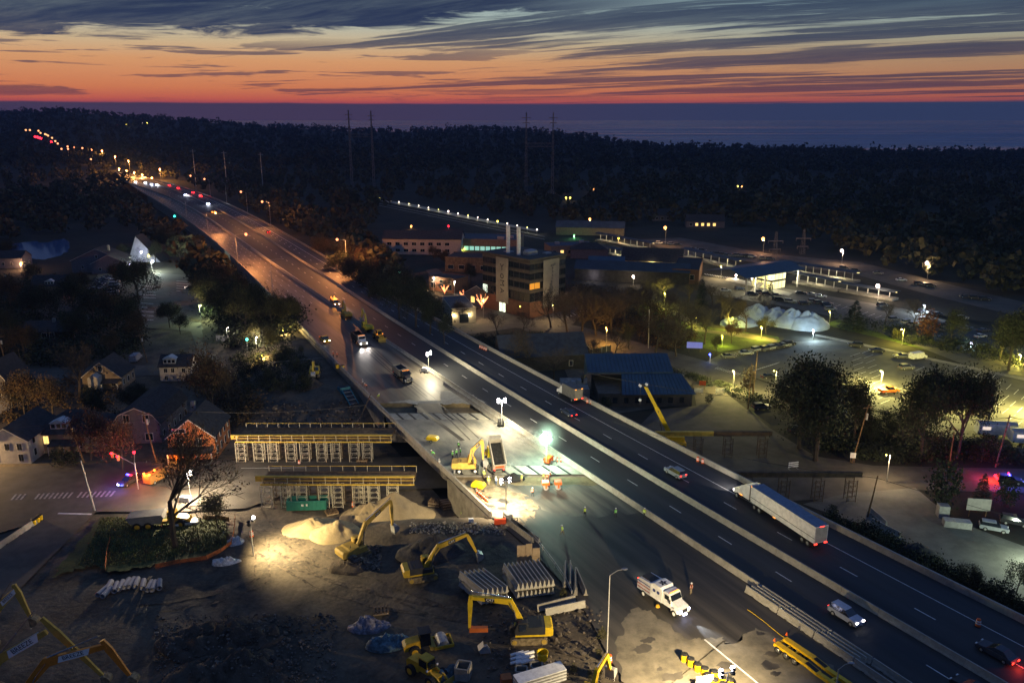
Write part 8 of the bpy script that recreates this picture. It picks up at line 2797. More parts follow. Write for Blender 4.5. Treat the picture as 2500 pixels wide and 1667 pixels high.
t, lx, ly = corner_block((1862, 700), (1882, 708), (1916, 702), 8, 'glass station lobby glowing under a dark roof', 'station_lobby')
ob('floor_slab', MB().box(0, lx, 0, ly + 4, 3.7, 4.0), m_dark, t)
for k_ in range(4):
 for z in (.2, 4.2):
  x = lx * k_ / 4
  ob('glass_panel', MB().box(x + .15, x + lx / 4 - .15, 0, .06, z, z + 3.2), glow('lobby_glass', (1.0, .95, .55), .8), t)
  y = (ly + 4) * k_ / 4
  ob('glass_panel', MB().box(0, .06, y + .15, y + (ly + 4) / 4 - .15, z, z + 3.2), glow('lobby_glass_dim', (1.0, .9, .45), .25), t)
ob('back_wall', MB().box(lx - .3, lx, .3, ly + 4, 0, 7.5), m_band, t)
ob('roof', MB().prism([(-4, 8.0), (ly * .4 + 2, 10.5), (ly + 12, 8.0), (ly + 12, 8.3), (ly * .4 + 2, 10.8), (-4, 8.3)], -22, lx + 8, 'x'), m_rblue, t)
for x in (-19, -13, -7, lx + 6):
 ob('post', MB().box(x - .25, x + .25, -2.2, -1.7, 0, 8.4), m_trim, t)
st_ = ob('stair', MB(), m_conc, t)
mb = MB()
for i in range(12):
 mb.box(-13 + i * .55, -12.4 + i * .55, -1.0, 1.6, i * .33, i * .33 + .34)
st_.data = mb.mesh('stair', m_conc)
light('lobby_light', (-4, -1.5, 6.0), (1, .9, .55), 3600, t)
light('lobby_light', (-15, -1, 6.0), (1, .9, .6), 3000, t)
light('lobby_light', (lx + 4, -1, 5.0), (1, .9, .6), 2600, t)
for i, (px, py) in enumerate(((1797, 672), (1836, 678))):
 small_lamp(px, py, 9, ['left', 'right'][i] + ' bright globe lamp before the station stairs', (1, .95, .75), 2600, g_pink, .55)
t_ = flat_block(1672, 694, -16, 12, 34, 6.5, m_bk, m_roof, 'brick gable ended building with two white windows by the station road', [(2, 2.2, 2.2, .3, 0)])
t_ = gable_house(1540, 690, -12, 52, 13, 5.5, 8.5, M('siding_dark', (.03, .028, .026), .9), M('roof_navy', (.02, .035, .06), .7, var=.2, scale=4), 'long building with a dark navy roof in front of the station house', axis='x', cat='building', name='building')
light('wall_wash', (-17, -2.5, 3.0), (.95, .85, 1), 500, t_)
gable_house(1480, 668, -6, 17, 10, 5, 7.5, M('siding_dark', (.03, .028, .026), .9), m_rblue, 'blue roofed building with white glints left of the navy roof', axis='x', cat='building', name='building')
gable_house(1438, 632, -6, 20, 12, 5, 8.0, c_gr, m_roof, 'low hipped dark roof left of the short lit canopy', axis='x', kind='hip', cat='building', name='building')
flat_block(1400, 625, 12, 26, 14, 5.5, c_tan, M('roof_bluegrey', (.05, .07, .10), .7), 'flat blue grey roof building behind the office block', [(6, 1.5, 1.8, .4, 2)], units=2)
gable_house(1440, 575, -8, 44, 12, 5, 8.5, c_tan, m_rgrey, 'long greenish shed with an orange lit gable end', axis='x', sidewins=1, cat='building', name='building')
light('green_wash', (0, 0, 0), (.2, 1, .35), 0.01)
bpy.data.objects.remove(bpy.data.objects['green_wash'])
small_lamp(1402, 574, 8, 'green lit lamp at the left of the long shed', (.25, 1, .35), 3200, glow('green_dim', (.3, 1, .35), 1.5), .5)
small_lamp(1510, 582, 8, 'warm lamp at the gable end of the long shed', (1, .6, .2), 5200, g_yel, .6)
# tarpaulin covered mass by the lot
m_tp = M('white_wrap', (.28, .35, .46), .5, var=.12, scale=3, bump=.15)
for i, (px, py, rx, ry, h) in enumerate([(1800, 792, 7, 5, 3.0), (1848, 782, 7, 5.5, 6.4), (1893, 788, 6.5, 5.5, 6.0), (1932, 796, 6.5, 5.5, 6.6), (1972, 800, 7.5, 5.5, 6.2)]):
 mound(px, py, rx, ry, h, m_tp, ['leftmost low hump', 'second hump, rounded', 'third hump, rounded', 'fourth hump', 'rightmost bright hump', 'front low flap'][i] + ' of the white wrapped row beside the station lot', 0, 'wrapped_mound', 'wrapped mound', seed=40 + i, rough=.1, pw=.55)
small_lamp(1985, 806, 22, 'blue white lamp in front of the white wrapped humps', (.6, .85, 1), 15000, g_cool, .3)
t = thing('white_trailer', 'large white trailer beside the yellow lit lot, left of the pair', 'trailer', at(2428, 1064, .1), R(-9))
for k_, dx in enumerate((0,)):
 ob('trailer_body', MB().box(-4.2, 4.2, -1.3, 1.3, .7, 3.4), m_white, t)
 ob('roof', MB().prism([(-1.4, 3.4), (0, 3.75), (1.4, 3.4)], -4.3, 4.3, 'x'), c_wh, t)
 ob('window', MB().box(-3.4, -1.6, -1.34, -1.31, 1.9, 2.7), glow('window_pink', (1, .8, .65), .8), t)
 for x in (-1, 0):
  for y in (-1.2, 1.2):
   wheel(t, x, y, .4, .25)
dup(proto(t), at(2512, 1084, .1), R(-9), 'white trailer cut by the right edge, right of the pair')
small_lamp(2452, 1050, 14, 'lamp between the two white trailers', (1, .85, .4), 2600, g_yel, .15)
# railway line with lamps at the top
sheet('rail_platform_path', [(922, 490), (1010, 506), (1130, 532), (1310, 566), (1318, 562), (1135, 526), (1015, 500), (924, 486)], .8, m_conc2)
for i in range(2):
 a0_, a1_ = at(925, 497 + i * 5, .4), at(1330, 578 + i * 7, .4)
 structure('rail_track', MB().quad(a0_, a1_, (a1_[0], a1_[1] + 1.2, .4), (a0_[0], a0_[1] + 1.2, .4)), m_steel)
g = random.Random(4)
for i in range(17):
 f0 = i / 16
 px, py = 926 + 385 * f0, 482 + 76 * f0 ** 1.05
 big = i in (0, 7, 12)
 small_lamp(px, py + 2, 6 + 6 * f0, 'small white lamp in the row along the upper railway platform' if not big else ['bright bluish lamp at the left end of the railway platform', 'bright white lamp midway along the railway platform', 'warm lamp right of the middle of the railway platform'][(0, 7, 12).index(i)],
 (1, .9, .6), 900, g_pink if i % 3 else g_yel, .6 if big else .3, None if big else 'railway platform lamps')
# town lamps: head, dy to base, label, colour, power, glow, radius
for a in [(1863, 583, 36, 'tall orange pink lamp over the far lot, left of three', (1, .5, .25), 12000, g_org, .9), (2055, 612, 34, 'tall pinkish lamp over the far lot, middle of three', (1, .6, .35), 12000, g_pink, .8),
 (2263, 642, 42, 'tall warm lamp over the far lot, right of three', (1, .65, .35), 11000, g_pink, .8), (2143, 698, 36, 'white lamp beside the railway right of the canopies', (1, .75, .5), 14000, g_pink, .8),
 (1624, 556, 42, 'orange lamp above the lot behind the station house', (1, .5, .18), 12000, g_org, .9), (1440, 535, 16, 'orange white lamp above the long shed', (1, .6, .25), 3600, g_org, .8),
 (1059, 678, 34, 'white street lamp left of the string light trees', (1, .85, .6), 5200, g_pink, .35), (1110, 688, 40, 'second white street lamp by the string light trees', (1, .8, .5), 5200, g_pink, .35),
 (1271, 748, 24, 'amber traffic lamp before the office block', (1, .5, .1), 900, g_yel, .4), (1264, 732, 20, 'red signal before the office block', (1, .05, .08), 300, g_red, .3),
 (1546, 675, 22, 'pinkish white lamp among the bare trees', (1, .75, .5), 3600, g_pink, .6), (1788, 776, 26, 'yellow path lamp, left of the park', (1, .82, .12), 13000, g_yel, .22),
 (1763, 820, 24, 'yellow green lamp beside the red shrub', (.9, .9, .1), 6500, g_yel, .25), (1858, 798, 30, 'yellow path lamp beside the park path bend', (1, .82, .12), 15000, g_yel, .25),
 (1622, 716, 30, 'small lamp lighting the upper park lawn', (.95, .85, .12), 16000, g_yel, .2), (1700, 776, 22, 'yellow lamp in the middle of the park lawn', (.9, .85, .1), 5200, g_yel, .2),
 (2025, 760, 28, 'greenish yellow lamp right of the white humps', (.9, .9, .3), 2600, g_yel, .25), (2202, 804, 38, 'pale lamp post on the lawn between the lots', (.95, .8, .12), 20000, g_pink, .18),
 (2489, 866, 24, 'pale lamp post at the right edge of the lawn', (.95, .8, .12), 20000, g_pink, .18), (1733, 865, 22, 'blue topped pay station at the lot entrance', (.2, .35, 1), 500, g_blue, .28),
 (2372, 838, 8, 'cyan white light low in the right station lot', (.6, .9, 1), 2600, g_cool, .4), (2255, 745, 22, 'white lamp over the cars in the right station lot', (.7, .85, 1), 15000, g_cool, .12),
 (1365, 462, 10, 'orange lamp on the distant dark slope, left', (1, .5, .15), 900, g_org, 1.0), (1246, 473, 8, 'yellow lamp beyond the railway, leftmost of the cluster', (1, .7, .2), 700, g_yel, .9),
 (1290, 462, 8, 'white lamp beyond the railway between pylons', (1, .8, .6), 900, g_pink, .9), (1318, 462, 8, 'pale lamp beyond the railway beside the right pylon', (1, .8, .5), 900, g_yel, .8),
 (1448, 462, 8, 'orange pink lamp on the dark slope, upper middle', (1, .5, .3), 900, g_org, .9), (1442, 458, 8, 'yellow lamp just left of an orange pink lamp', (1, .8, .2), 300, g_yel, .7),
 (1382, 483, 8, 'orange lamp of the close pair on the dark slope', (1, .6, .15), 600, g_yel, .8), (1392, 483, 8, 'yellow lamp of the close pair on the dark slope', (1, .6, .15), 600, g_yel, .8),
 (1396, 517, 8, 'left lamp of the yellow pair above the long shed', (1, .7, .1), 400, g_yel, .7), (1404, 517, 8, 'right lamp of the yellow pair above the long shed', (1, .7, .1), 400, g_yel, .7),
 (1801, 455, 7, 'yellow lamp of the twin lamps far in the dark wood', (1, .7, .2), 500, g_yel, .9), (1811, 455, 7, 'orange pink lamp of the twin lamps far in the dark wood', (1, .5, .3), 500, g_org, .9),
 (2307, 462, 8, 'white pink lamp far in the right wood', (1, .75, .6), 1600, g_pink, 1.0), (2288, 463, 7, 'faint orange lamp far in the right wood', (1, .5, .2), 200, g_org, .6),
 (1004, 552, 8, 'orange lamp above the blue dome', (1, .5, .1), 900, g_org, .6), (1095, 552, 8, 'red lamp right of the blue dome', (1, .1, .15), 300, g_red, .6),
 (1186, 603, 12, 'yellow orange lamp before the teal windows', (1, .6, .1), 900, g_yel, .5), (1133, 608, 10, 'yellow green lamp left of the teal windows', (.8, .9, .1), 300, g_yel, .4),
 (940, 603, 14, 'red pink lamp in the dark trees by the highway', (1, .1, .2), 150, g_red, .4), (975, 665, 20, 'teal lights among the dark trees by the highway', (.2, 1, .8), 400, glow('teal_dim', (.25, 1, .75), 1.5), .5),
 (1008, 703, 14, 'pale yellow light low in the trees by the highway', (1, .9, .5), 900, g_yel, .4)]:
 small_lamp(*a)
for i, (px, py, gm) in enumerate([(205, 302, g_yel), (247, 303, g_yel), (150, 312, g_pink), (288, 303, g_red), (308, 304, g_yel), (314, 306, g_yel), (359, 301, g_yel), (347, 301, g_pink), (151, 320, g_pink), (122, 311, g_yel), (148, 312, g_org), (27, 340, g_pink), (384, 372, g_org)]):
 d0 = 2100
 hp = atd(px, py, d0)
 gz = float(land(hp[0], hp[1]))
 t = thing('hill_lamp', 'tiny lamp scattered on the far left hill', 'lamp', (hp[0], hp[1], min(gz, hp[2] - 6)), 0, 'scattered lamps on the far left hill')
 ob('post', MB().tube((0, 0, 0), (0, 0, hp[2] - t.location[2]), .2, n=4), m_steel, t)
 ob('lens', MB().ball((0, 0, hp[2] - t.location[2]), 1.7, 8, 5), gm, t)
# distant lit houses
for i, (px, py, w_, lb) in enumerate([(1722, 556, 26, 'distant house with a row of orange lit windows right of the pylons'), (1505, 492, 22, 'distant blue grey house with faint white walls on the slope'), (2100, 490, 26, 'faint grey house far in the right wood'),
 (1285, 478, 20, 'distant pale house beyond the railway lamps'), (2000, 500, 18, 'barely lit house in the middle of the right wood'), (1620, 540, 16, 'distant dark house above the station house')]):
 gable_house(px, py, -5, w_, 10, 4.5, 8.5, c_gr, m_roof, lb, axis='x', wins=[(-w_ / 2 + 3 + j * 4.0, 1.2, 1.8, 1.9) for j in range(int(w_ / 4.4))], lit=(1, 2, 3, 4) if i == 0 else ((0,) if i in (3,) else ()), cat='house', name='distant_house')
# string light trees
def string_tree(px, py, h, label):
 t = thing('string_light_tree', label, 'tree', gat(px, py))
 w, l = tree_proto('bare', 1, None)
 o = bpy.data.objects.new('trunk', w)
 COL.objects.link(o)
 o.parent = t
 s_ = h / 6
 t.scale = (s_, s_, s_)
 g_s = glow('string_lights', (1.0, .38, .16), 2.2)
 gr = random.Random(px)
 for k_ in range(7):
  a = 2 * PI * k_ / 7
  pts = [Vector((0, 0, .3)), Vector((0, 0, 1.6)), Vector((math.cos(a) * 1.0, math.sin(a) * 1.0, 3.0 + gr.uniform(-.3, .5))), Vector((math.cos(a) * 1.9, math.sin(a) * 1.7, 4.2 + gr.uniform(-.5, .9)))]
  ob('light_string', MB().path(pts, .13, 4), g_s, t)
 light('string_glow', (0, 0, 3), (1, .4, .18), 420, t)
string_tree(1086, 722, 5.5, 'leftmost tree wrapped in pink string lights')
string_tree(1133, 738, 6.0, 'middle tree wrapped in pink orange string lights')
string_tree(1177, 758, 7.5, 'rightmost and tallest tree wrapped in string lights')
# trees, right half
for px, py, h, kd, mt__, lb, wd in [(1990, 1125, 25, 'oak', m_leafd, 'big dark oak covering the left part of the yellow lit lot', 1.05), (1950, 1095, 20, 'oak', m_leafd, 'smaller oak touching the big dark oak on its left', 1.0), (2085, 1090, 18, 'oak', m_leafd, 'thin oak at the right side of the big dark oak', .7),
 (2245, 1125, 22, 'oak', m_leafd, 'broad dark oak left of the pair before the white trailers', .82), (2335, 1120, 22, 'oak', m_leafd, 'green oak right of the pair before the white trailers', .72), (2200, 1100, 12, 'leafy', m_leafd, 'low tree left of the pair before the white trailers', 1.0),
 (2300, 1245, 11, 'bush', m_leafd, 'rounded bushy tree at the main street kerb', .75), (2392, 1240, 7.5, 'conifer', m_needle, 'small conifer right of the rounded bushy tree', 1.2), (2455, 1235, 6, 'bush', m_leafd, 'low shrub near the police car', .9),
 (2462, 905, 21, 'oak', m_leafd, 'tall tree with pale trunks at the right edge lawn', .9), (2440, 880, 15, 'leafy', m_leafd, 'lower tree left of the tall pale trunked tree', 1.0), (1712, 748, 12, 'conifer', m_needle, 'dark conifer beside the station road', 1.1),
 (2082, 805, 11, 'conifer', m_needle, 'broad dark evergreen right of the white humps', 1.9), (2262, 830, 11, 'bush', m_leafr, 'dark round tree between the lots', .8), (2320, 840, 12, 'leafy', m_leafd, 'dark tree right of the round tree between the lots', 1.0),
 (1786, 838, 8, 'leafy', m_leafr, 'small red leaved tree at the lot corner', 1.1), (1826, 962, 8.5, 'bush', m_leafo, 'round tan tree in the lot island', .6), (1535, 852, 9, 'leafy', m_leafy, 'pale yellow crowned small tree at the park road', .9),
 (1747, 868, 7, 'leafy', m_leafy, 'thin pale tree beside the lot entrance', .7), (2185, 828, 4, 'bush', m_leafy, 'pale lit shrub on the lawn', 1.0), (1870, 815, 6, 'leafy', m_leafy, 'yellow lit shrub right of the park path', 1.6),
 (1880, 720, 6, 'bush', m_leafd, 'small shrub by the lobby', .6), (1125, 790, 9, 'leafy', m_leafo, 'brown leaved tree beside the small cream building', 1.0), (790, 640, 14, 'oak', m_leafo, 'orange brown tree right of the nearest lit highway post', 1.2)]:
 ptree(px, py, h, kd, mt__, lb, None, wd)
G4 = 'bare trees round the park'
for px, py, h in [(1275, 815, 9), (1215, 820, 10), (1345, 800, 16), (1385, 820, 17), (1420, 815, 18), (1455, 820, 17), (1490, 815, 18), (1525, 800, 17), (1560, 780, 15), (1590, 790, 16), (1625, 800, 15), (1655, 830, 15), (1690, 820, 15), (1720, 840, 14), (1600, 860, 14), (1650, 870, 12), (1780, 800, 13), (1820, 810, 13), (1760, 780, 12),
 (1480, 770, 14), (1440, 770, 14), (1390, 775, 14), (1570, 745, 12), (1620, 740, 12), (1680, 740, 11), (1740, 745, 10), (1860, 780, 11), (1290, 905, 14), (1350, 930, 12), (1250, 880, 11), (1460, 890, 9), (1500, 870, 10), (2230, 800, 11), (2160, 790, 9)]:
 ptree(px, py, h, rnd.choice(['bare', 'bare', 'sparse']), m_leafo, 'bare dusk tree in the grove between office block and park lawn', G4, wide=1.15, name='bare_tree')
G5 = 'dark trees along the right highway wall'
for px, py, h, kd, mt__ in [(830, 690, 15, 'oak', m_leafd), (870, 715, 16, 'oak', m_leafo), (905, 735, 16, 'leafy', m_leafd), (940, 760, 16, 'oak', m_leafd), (975, 780, 16, 'leafy', m_leafd), (1015, 800, 16, 'oak', m_leafd), (1050, 815, 13, 'oak', m_leafd), (930, 700, 15, 'leafy', m_leafo),
 (970, 730, 15, 'oak', m_leafd), (1010, 760, 14, 'leafy', m_leafd), (1030, 730, 11, 'oak', m_leafd), (880, 670, 14, 'oak', m_leafo), (920, 660, 13, 'oak', m_leafo), (960, 680, 12, 'leafy', m_leafd), (850, 650, 14, 'leafy', m_leafo), (1085, 840, 9, 'leafy', m_leafd),
 (1150, 690, 10, 'oak', m_leafo), (1090, 650, 9, 'oak', m_leafo), (1060, 640, 9, 'leafy', m_leafo), (820, 640, 13, 'oak', m_leafd)]:
 ptree(px, py, h, kd, mt__, 'dark tree in the belt right of the highway parapet', G5)
G6 = 'dark trees right of the highway ramp'
for px, py, h, kd, mt__ in [(2250, 1420, 4, 'bush', m_leafd), (2300, 1445, 4, 'bush', m_leafd), (2360, 1440, 5, 'leafy', m_leafd), (2440, 1480, 5, 'bush', m_leafd), (2480, 1450, 6, 'leafy', m_leafd), (2150, 1340, 3, 'bush', m_leafd), (2090, 1310, 3, 'bush', m_leafd), (2030, 1265, 3, 'bush', m_leafd), (2120, 1090, 8, 'oak', m_leafd),
 (2160, 1085, 9, 'leafy', m_leafd), (2400, 1125, 7, 'bush', m_leafd), (1960, 1010, 8, 'oak', m_leafd), (1480, 1000, 4, 'bush', m_leafd), (1730, 985, 3, 'bush', m_leafd)]:
 ptree(px, py, h, kd, mt__, 'dark scrubby growth between the streets at the right', G6)
thicket('undergrowth', [(790, 640), (860, 640), (1060, 760), (1080, 830), (1000, 780), (840, 680)], 420, 6, 55, .45, 13, m_leafd)
thicket('undergrowth', [(1090, 830), (1320, 820), (1320, 880), (1280, 920), (1150, 860)], 260, 2.5, 40, .3, 14, m_leafd)
thicket('undergrowth', [(1360, 700), (1560, 720), (1700, 830), (1640, 860), (1440, 800)], 300, 4, 45, .35, 15, m_leafo)
thicket('undergrowth', [(1940, 985), (2110, 1045), (2500, 1110), (2500, 1135), (2130, 1128), (2000, 1100)], 420, 3.2, 50, .28, 16, m_leafd)
thicket('undergrowth', [(2010, 1265), (2120, 1290), (2300, 1385), (2520, 1490), (2520, 1530), (2280, 1400), (2040, 1290)], 320, 2, 45, .2, 17, m_leafd)
thicket('undergrowth', [(2020, 770), (2180, 800), (2420, 850), (2500, 880), (2500, 905), (2200, 835)], 160, 3, 45, .28, 18, m_leafd)
thicket('undergrowth', [(1560, 880), (1740, 930), (1800, 945), (1900, 985), (1860, 1000), (1760, 955)], 120, 1.6, 40, .2, 19, m_leafd)
# parked cars
paints = [paint('car_black', (.03, .03, .035)), paint('car_silver', (.30, .32, .35)), m_white, paint('car_grey', (.12, .12, .13)), paint('car_dark_blue', (.02, .03, .06)), paint('car_dark_red', (.12, .02, .02))]
rr_ = random.Random(21)
def lot(pts, rz, label, group, dr=6, z=.12):
 for i, p in enumerate(sorted(pts)):
  k_ = p[2] if len(p) > 2 else rr_.choice([0, 1, 3, 4, 0, 3])
  kd = rr_.choice(['sedan', 'suv', 'suv'])
  car(at(p[0], p[1] + 4, z), R(rz + rr_.uniform(-dr, dr)), kd, paints[k_], '%s %s, %s from the left %s' % (['black', 'silver', 'white', 'grey', 'dark blue', 'dark red'][k_], kd, ORD[i], label[11:]), group)
lot([(1848, 853), (1870, 851), (1886, 848), (1901, 845), (1914, 842), (1926, 839)], 30, 'parked car in the packed row of the yellow lot', 'packed row in the yellow lit lot')
for a in [((1778, 869, 3), 10, 'sedan', 'dark sedan alone at the lot entrance'), ((1821, 861, 1), 12, 'sedan', 'pale sedan between the lone sedan and the packed row'), ((2088, 842, 0), 165, 'suv', 'dark car behind the big oak top'), ((2140, 855, 0), 175, 'sedan', 'dark sedan on the upper edge of the lot'),
 ((2200, 869, 3), 175, 'sedan', 'greenish grey sedan on the upper edge of the lot'), ((2240, 872, 2), 20, 'van', 'large white van on the upper edge of the lot'), ((2212, 897, 3), 15, 'suv', 'pale car in front of the large white van'),
 ((1878, 919, 0), 10, 'sedan', 'black car in the lot beside the round tan tree'), ((1942, 944, 2), 10, 'sedan', 'white car glinting under the big oak'), ((1858, 994, 4), 12, 'suv', 'dark suv on the grass below the park road'), ((1948, 1052, 0), 10, 'suv', 'black suv in the shadow under the big oak'),
 ((2094, 1090, 0), 10, 'sedan', 'dim car behind the leaning pole'), ((2425, 1290, 1), -25, 'suv', 'silver blue car on the ramp verge'), ((2475, 1275, 0), -25, 'suv', 'black car right of the silver blue car')]:
 car(at(a[0][0], a[0][1] + 4, .12), R(a[1]), a[2], paints[a[0][2]], a[3])
car(at(2170, 958, .12), R(14), 'pickup', paint('truck_orange', (.85, .16, .02)), 'bright orange pickup alone in the yellow lit lot', None, None, 'pickup_truck', 'pickup truck')
lot([(1771, 708), (1806, 704), (1837, 717), (1857, 713), (1871, 717), (1895, 719), (1895, 728), (1905, 731), (1929, 735, 1), (1964, 740), (1986, 735), (2000, 738), (2018, 742), (2027, 754), (1955, 714), (1984, 718), (2004, 722, 2)], -8, 'parked car on the station forecourt', 'cars on the station forecourt', 14)
lot([(2154, 744), (2182, 779, 1), (2214, 786, 2), (2232, 792, 1), (2259, 781, 2), (2280, 787), (2300, 792), (2321, 790), (2287, 767), (2271, 763), (2252, 758), (2348, 776, 2), (2393, 820, 2), (2400, 806), (2307, 804), (2360, 800)], 18, 'parked car in the right station lot', 'cars in the right station lot', 12)
lot([(1740, 617), (1752, 618), (1764, 620), (1776, 621), (1788, 622), (1800, 622), (1812, 623), (1824, 624), (1836, 625), (1862, 629), (1880, 630), (1690, 606), (1700, 607), (1715, 610), (2060, 653), (2089, 660), (2143, 665), (2200, 682, 2), (2243, 691), (2257, 693), (2271, 696), (2358, 723), (2380, 726), (2403, 729), (1610, 592, 2), (1625, 593), (1640, 594), (1655, 596)], -14, 'parked car in the far lot beyond the tracks', 'cars in the far lot', 10)
t = car(at(2463, 1178, .1), R(155), 'suv', paints[0], 'police car with blue roof bar and red tail lights on the main street', None, 'police', 'police_car', 'police car')
ob('taillamp', MB().ball((-2.4, .7, .9), .3, 8, 4).ball((-2.4, -.7, .9), .3, 8, 4), g_red, t)
light('blue_flash', (0, 0, 2.9), (.1, .1, 1), 1600, t)
light('red_flash', (-3.2, 0, 1.4), (1, .04, .03), 2200, t)
t.rotation_euler[2] = R(-18)
# barricades and bits
def barricade(px, py, label, rz=0):
 t = thing('barricade', label, 'barricade', gat(px, py), R(rz))
 for z in (.5, .95, 1.4):
  ob('board', MB().box(-1.2, 1.2, -.04, .04, z, z + .25), m_white, t)
 for x in (-.95, .95):
  ob('post', MB().box(x - .05, x + .05, .05, .15, 0, 1.7).box(x - .05, x + .05, -.5, .6, 0, .08), m_steel, t)
barricade(1705, 962, 'white three board barricade, left of the pair on the side street')
barricade(1757, 962, 'white three board barricade, right of the pair on the side street')
barricade(1936, 1145, 'white barricade on the main street above the dark girder', 14)
for px, py, w_, h_, lb, gm in [(1714, 952, 1.8, 1.2, 'orange sign behind the left barricade', m_orange), (1695, 860, 5.0, 2.0, 'blue white lit sign board in the dark grove', glow('sign_blue', (.14, .16, .5), .6)), (2385, 1262, 4.2, 2.4, 'pale slanted sign panel on orange posts by the ramp', c_wh),
 (2080, 1132, 1.2, 1.2, 'small reddish sign at the foot of the guy wire', m_white)]:
 t = thing('sign_board', lb, 'sign', gat(px, py), R(-8))
 ob('panel', MB().box(-w_ / 2, w_ / 2, -.05, .05, 1.4, 1.4 + h_), gm, t)
 ob('post', MB().box(-w_ * .35, -w_ * .35 + .1, .06, .14, 0, 1.5).box(w_ * .35, w_ * .35 + .1, .06, .14, 0, 1.5), m_wood, t)
boxthing('cabinet', 2300, 1260, (1.9, 1.6, 2.4), m_steel, 'pale upright cabinet behind the rounded bushy tree', 'cabinet', -8)
boxthing('utility_trailer', 2335, 1285, (4.6, 1.8, 1.3), m_steel, 'low pale trailer between cabinet and silver blue car', 'trailer', -14)
for i, (a, b) in enumerate([((2120, 1245), (2165, 1285)), ((2140, 1282), (2185, 1305))]):
 p, q_ = Vector(at(*a, .08)), Vector(at(*b, .08))
 jersey(((p.x + q_.x) / 2, (p.y + q_.y) / 2, .08), math.atan2(q_.y - p.y, q_.x - p.x), ['upper', 'lower'][i] + ' concrete barrier beside the pole on the ramp')
light('ramp_lamp_light', (0, 0, 8), (.85, .95, .70), 9000).location = at(2330, 1330, 9)
bpy.data.objects.remove(bpy.data.objects['ramp_lamp_light'])
# street lamp at the bottom right that lights the ramp (its post is out of the picture) and the ones lighting the main streets
for a in [(2560, 1330, 60, 'greenish white street lamp beyond the right edge', (.85, 1, .72), 16000, g_cool, .3), (2164, 1110, 70, 'warm street lamp hidden by the oaks over the main street', (1, .72, .4), 9000, g_yel, .16), (1890, 905, 66, 'warm street lamp hidden behind the big oak', (1, .85, .3), 11000, g_yel, .16),
 (2330, 925, 66, 'yellow lot lamp hidden by the green oak', (1, .88, .25), 50000, g_yel, .16), (2150, 905, 40, 'yellow lot lamp behind the big oak', (1, .88, .25), 60000, g_yel, .16), (2530, 960, 50, 'yellow lot lamp beyond the right edge', (1, .88, .25), 60000, g_yel, .2),
 (1560, 905, 40, 'warm lamp over the gravel lot', (1, .75, .4), 8000, g_yel, .12), (1480, 800, 42, 'orange lamp hidden in the bare grove', (1, .48, .08), 16000, g_org, .25), (1790, 905, 45, 'yellow lamp at the lot entrance corner', (1, .85, .25), 32000, g_yel, .14), (-160, 1080, 60, 'orange street lamp beyond the left edge', (1, .62, .26), 100000, g_org, .25),
 (1180, 730, 50, 'warm street lamp at the office block corner', (1, .65, .3), 9000, g_yel, .18), (1350, 745, 40, 'warm lamp on the plaza before the office block', (1, .65, .3), 9000, g_yel, .18), (1760, 650, 30, 'warm lamp over the station road', (1, .75, .35), 14000, g_yel, .25)]:
 small_lamp(*a)
# pylons
def pylon_pair(p1, p2, d0, ztop1, label, truss_y=None):
 rk = d0 / 900
 t = thing('pylon', label, 'pylon')
 xs_ = []
 for (px, py) in ((p1, p2) if p2[0] - p1[0] > 9 else (p1,)):
  hp = atd(px, py, d0)
  gz = float(land(hp[0], hp[1]))
  xs_.append((hp[0], gz, hp[2]))
  x, z1 = hp[0], hp[2]
  mb = MB()
  n_ = 16
  for i in range(n_):
   za, zb_ = gz + (z1 - gz) * i / n_, gz + (z1 - gz) * (i + 1) / n_
   wa, wb_ = 2.4 - 1.7 * i / n_, 2.4 - 1.7 * (i + 1) / n_
   for sx in (-1, 1):
    for sy in (-1, 1):
     mb.tube((x + sx * wa / 2, d0 + sy * wa / 2, za), (x + sx * wb_ / 2, d0 + sy * wb_ / 2, zb_), .30 * rk * rk, n=3)
   mb.tube((x - wa / 2, d0 - wa / 2, za), (x + wb_ / 2, d0 - wb_ / 2, zb_), .2 * rk * rk, n=3)
   mb.tube((x + wa / 2, d0 - wa / 2, za), (x - wb_ / 2, d0 - wb_ / 2, zb_), .2 * rk * rk, n=3)
  ob('mast', mb, m_brown, t)
  for dz, w_ in ((-5.0, 8), (-9.5, 6)):
   ob('crossarm', MB().tube((x - w_ / 2, d0, z1 + dz), (x + w_ / 2, d0, z1 + dz), .28, n=4).tube((x - w_ / 2, d0, z1 + dz), (x - w_ / 2, d0, z1 + dz - 1.4), .12, n=4).tube((x + w_ / 2, d0, z1 + dz), (x + w_ / 2, d0, z1 + dz - 1.4), .12, n=4), m_brown, t)
 if truss_y:
  zt = atd(p1[0], truss_y, d0)[2]
  mb = MB()
  xa, xb = xs_[0][0], xs_[1][0]
  for z in (zt, zt - 3):
   mb.tube((xa, d0, z), (xb, d0, z), .25, n=4)
  for i in range(8):
   f0, f1 = i / 8, (i + 1) / 8
   mb.tube((xa + (xb - xa) * f0, d0, zt if i % 2 else zt - 3), (xa + (xb - xa) * f1, d0, zt - 3 if i % 2 else zt), .12, n=3)
  ob('truss', mb, m_brown, t)
m_brown = M('pylon_steel', (.20, .16, .145), .8)
pylon_pair((850, 269), (905, 271), 900, 0, 'left pair of tall lattice pylons against the sunset', 328)
pylon_pair((1285, 274), (1351, 274), 760, 0, 'right pair of tall lattice pylons against the sunset', 350)
pylon_pair((1896, 566), (1900, 566), 430, 0, 'dark single lattice pylon behind the far lot, left')
pylon_pair((1964, 560), (1968, 560), 440, 0, 'dark single lattice pylon behind the far lot, right')
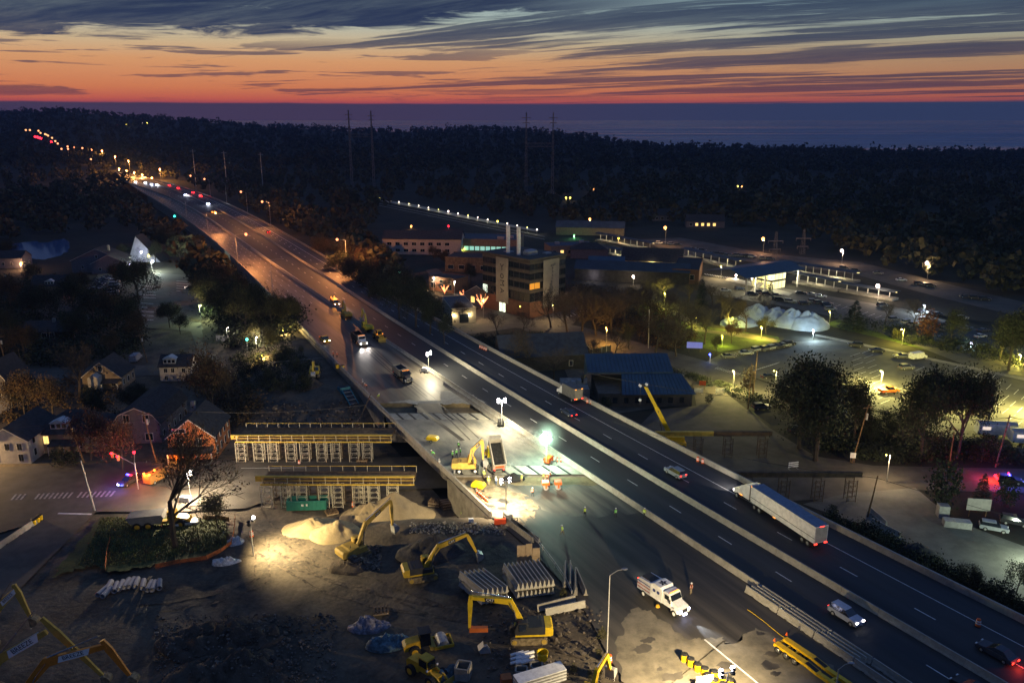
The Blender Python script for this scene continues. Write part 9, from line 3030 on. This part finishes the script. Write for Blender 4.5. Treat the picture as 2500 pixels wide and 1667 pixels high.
for i, px in enumerate((470, 546, 635)):
 p = atd(px, 365 + i * 4, 900)
 gz = float(land(p[0], p[1]))
 t = thing('pole', ['left', 'middle', 'right'][i] + ' of three faint tall poles behind the lit highway posts', 'pole', (p[0], p[1], gz))
 ob('shaft', MB().tube((0, 0, 0), (0, 0, p[2] - gz), .45, .3, n=6), m_steel, t)
 ob('crossarm', MB().tube((-3, 0, p[2] - gz - 2), (3, 0, p[2] - gz - 2), .2, n=4), m_steel, t)
# wires on the right street
def wire(pts, sag, label):
 t = MB()
 for a, b in zip(pts, pts[1:]):
  prev = None
  for i in range(9):
   f0 = i / 8
   q_ = Vector(a).lerp(Vector(b), f0)
   q_.z -= sag * 4 * f0 * (1 - f0)
   if prev is not None:
    t.tube(prev, q_, .045, n=3)
   prev = q_
 tag(ob('cable', t, m_dark), label, 'cable')
pa_ = gat(2080, 1130)
pa_ = (pa_[0] + 2.0, pa_[1], 13)
pb_ = gat(2430, 1140)
pb_ = (pb_[0] + 1.2, pb_[1], 11.4)
wire([(pa_[0] - 60, pa_[1] + 22, 14), pa_, pb_, (pb_[0] + 60, pb_[1] - 6, 11)], 1.6, 'dark cable strung past the oaks to the right edge')
pc_ = gat(2118, 1262)
wire([(pc_[0] - 45, pc_[1] + 26, 9), (pc_[0] + .9, pc_[1], 8), (pc_[0] + 60, pc_[1] - 40, 8)], 1.8, 'cable sagging across the main street by the lamp pole')
wire([(pa_[0], pa_[1], 11.5), (gat(2050, 1120)[0] - 3, gat(2050, 1120)[1], .3)], .1, 'guy wire of the leaning pole before the oaks')
pp_ = gat(2118, 1262)
t = bpy.data.objects.new('tmp', None)
bpy.data.objects.remove(t)
a = gat(205, 1128)
wire([(a[0] - 60, a[1] - 4, 8.6), (a[0] - 1.9, a[1], 9.2), (a[0] + 22, a[1] + 3, 10.8), (a[0] + 60, a[1] + 12, 9)], 1.0, 'cables strung along the left street fronts')
# ------------------------------------------------------------------ evening air
m_hz = bpy.data.materials.new('haze')
m_hz.use_nodes = True
q = NT(m_hz.node_tree)
q.n.remove(q.n['Principled BSDF'])
pv = q.add('ShaderNodeVolumePrincipled')
pv.inputs['Color'].default_value = (.30, .50, 1.0, 1)
pv.inputs['Density'].default_value = .00007
pv.inputs['Anisotropy'].default_value = .2
q.l.new(pv.outputs[0], q.n['Material Output'].inputs['Volume'])
o = ob('haze', MB().box(-4600, 4600, -400, 4300, -14, 135), m_hz)
o['kind'] = 'stuff'
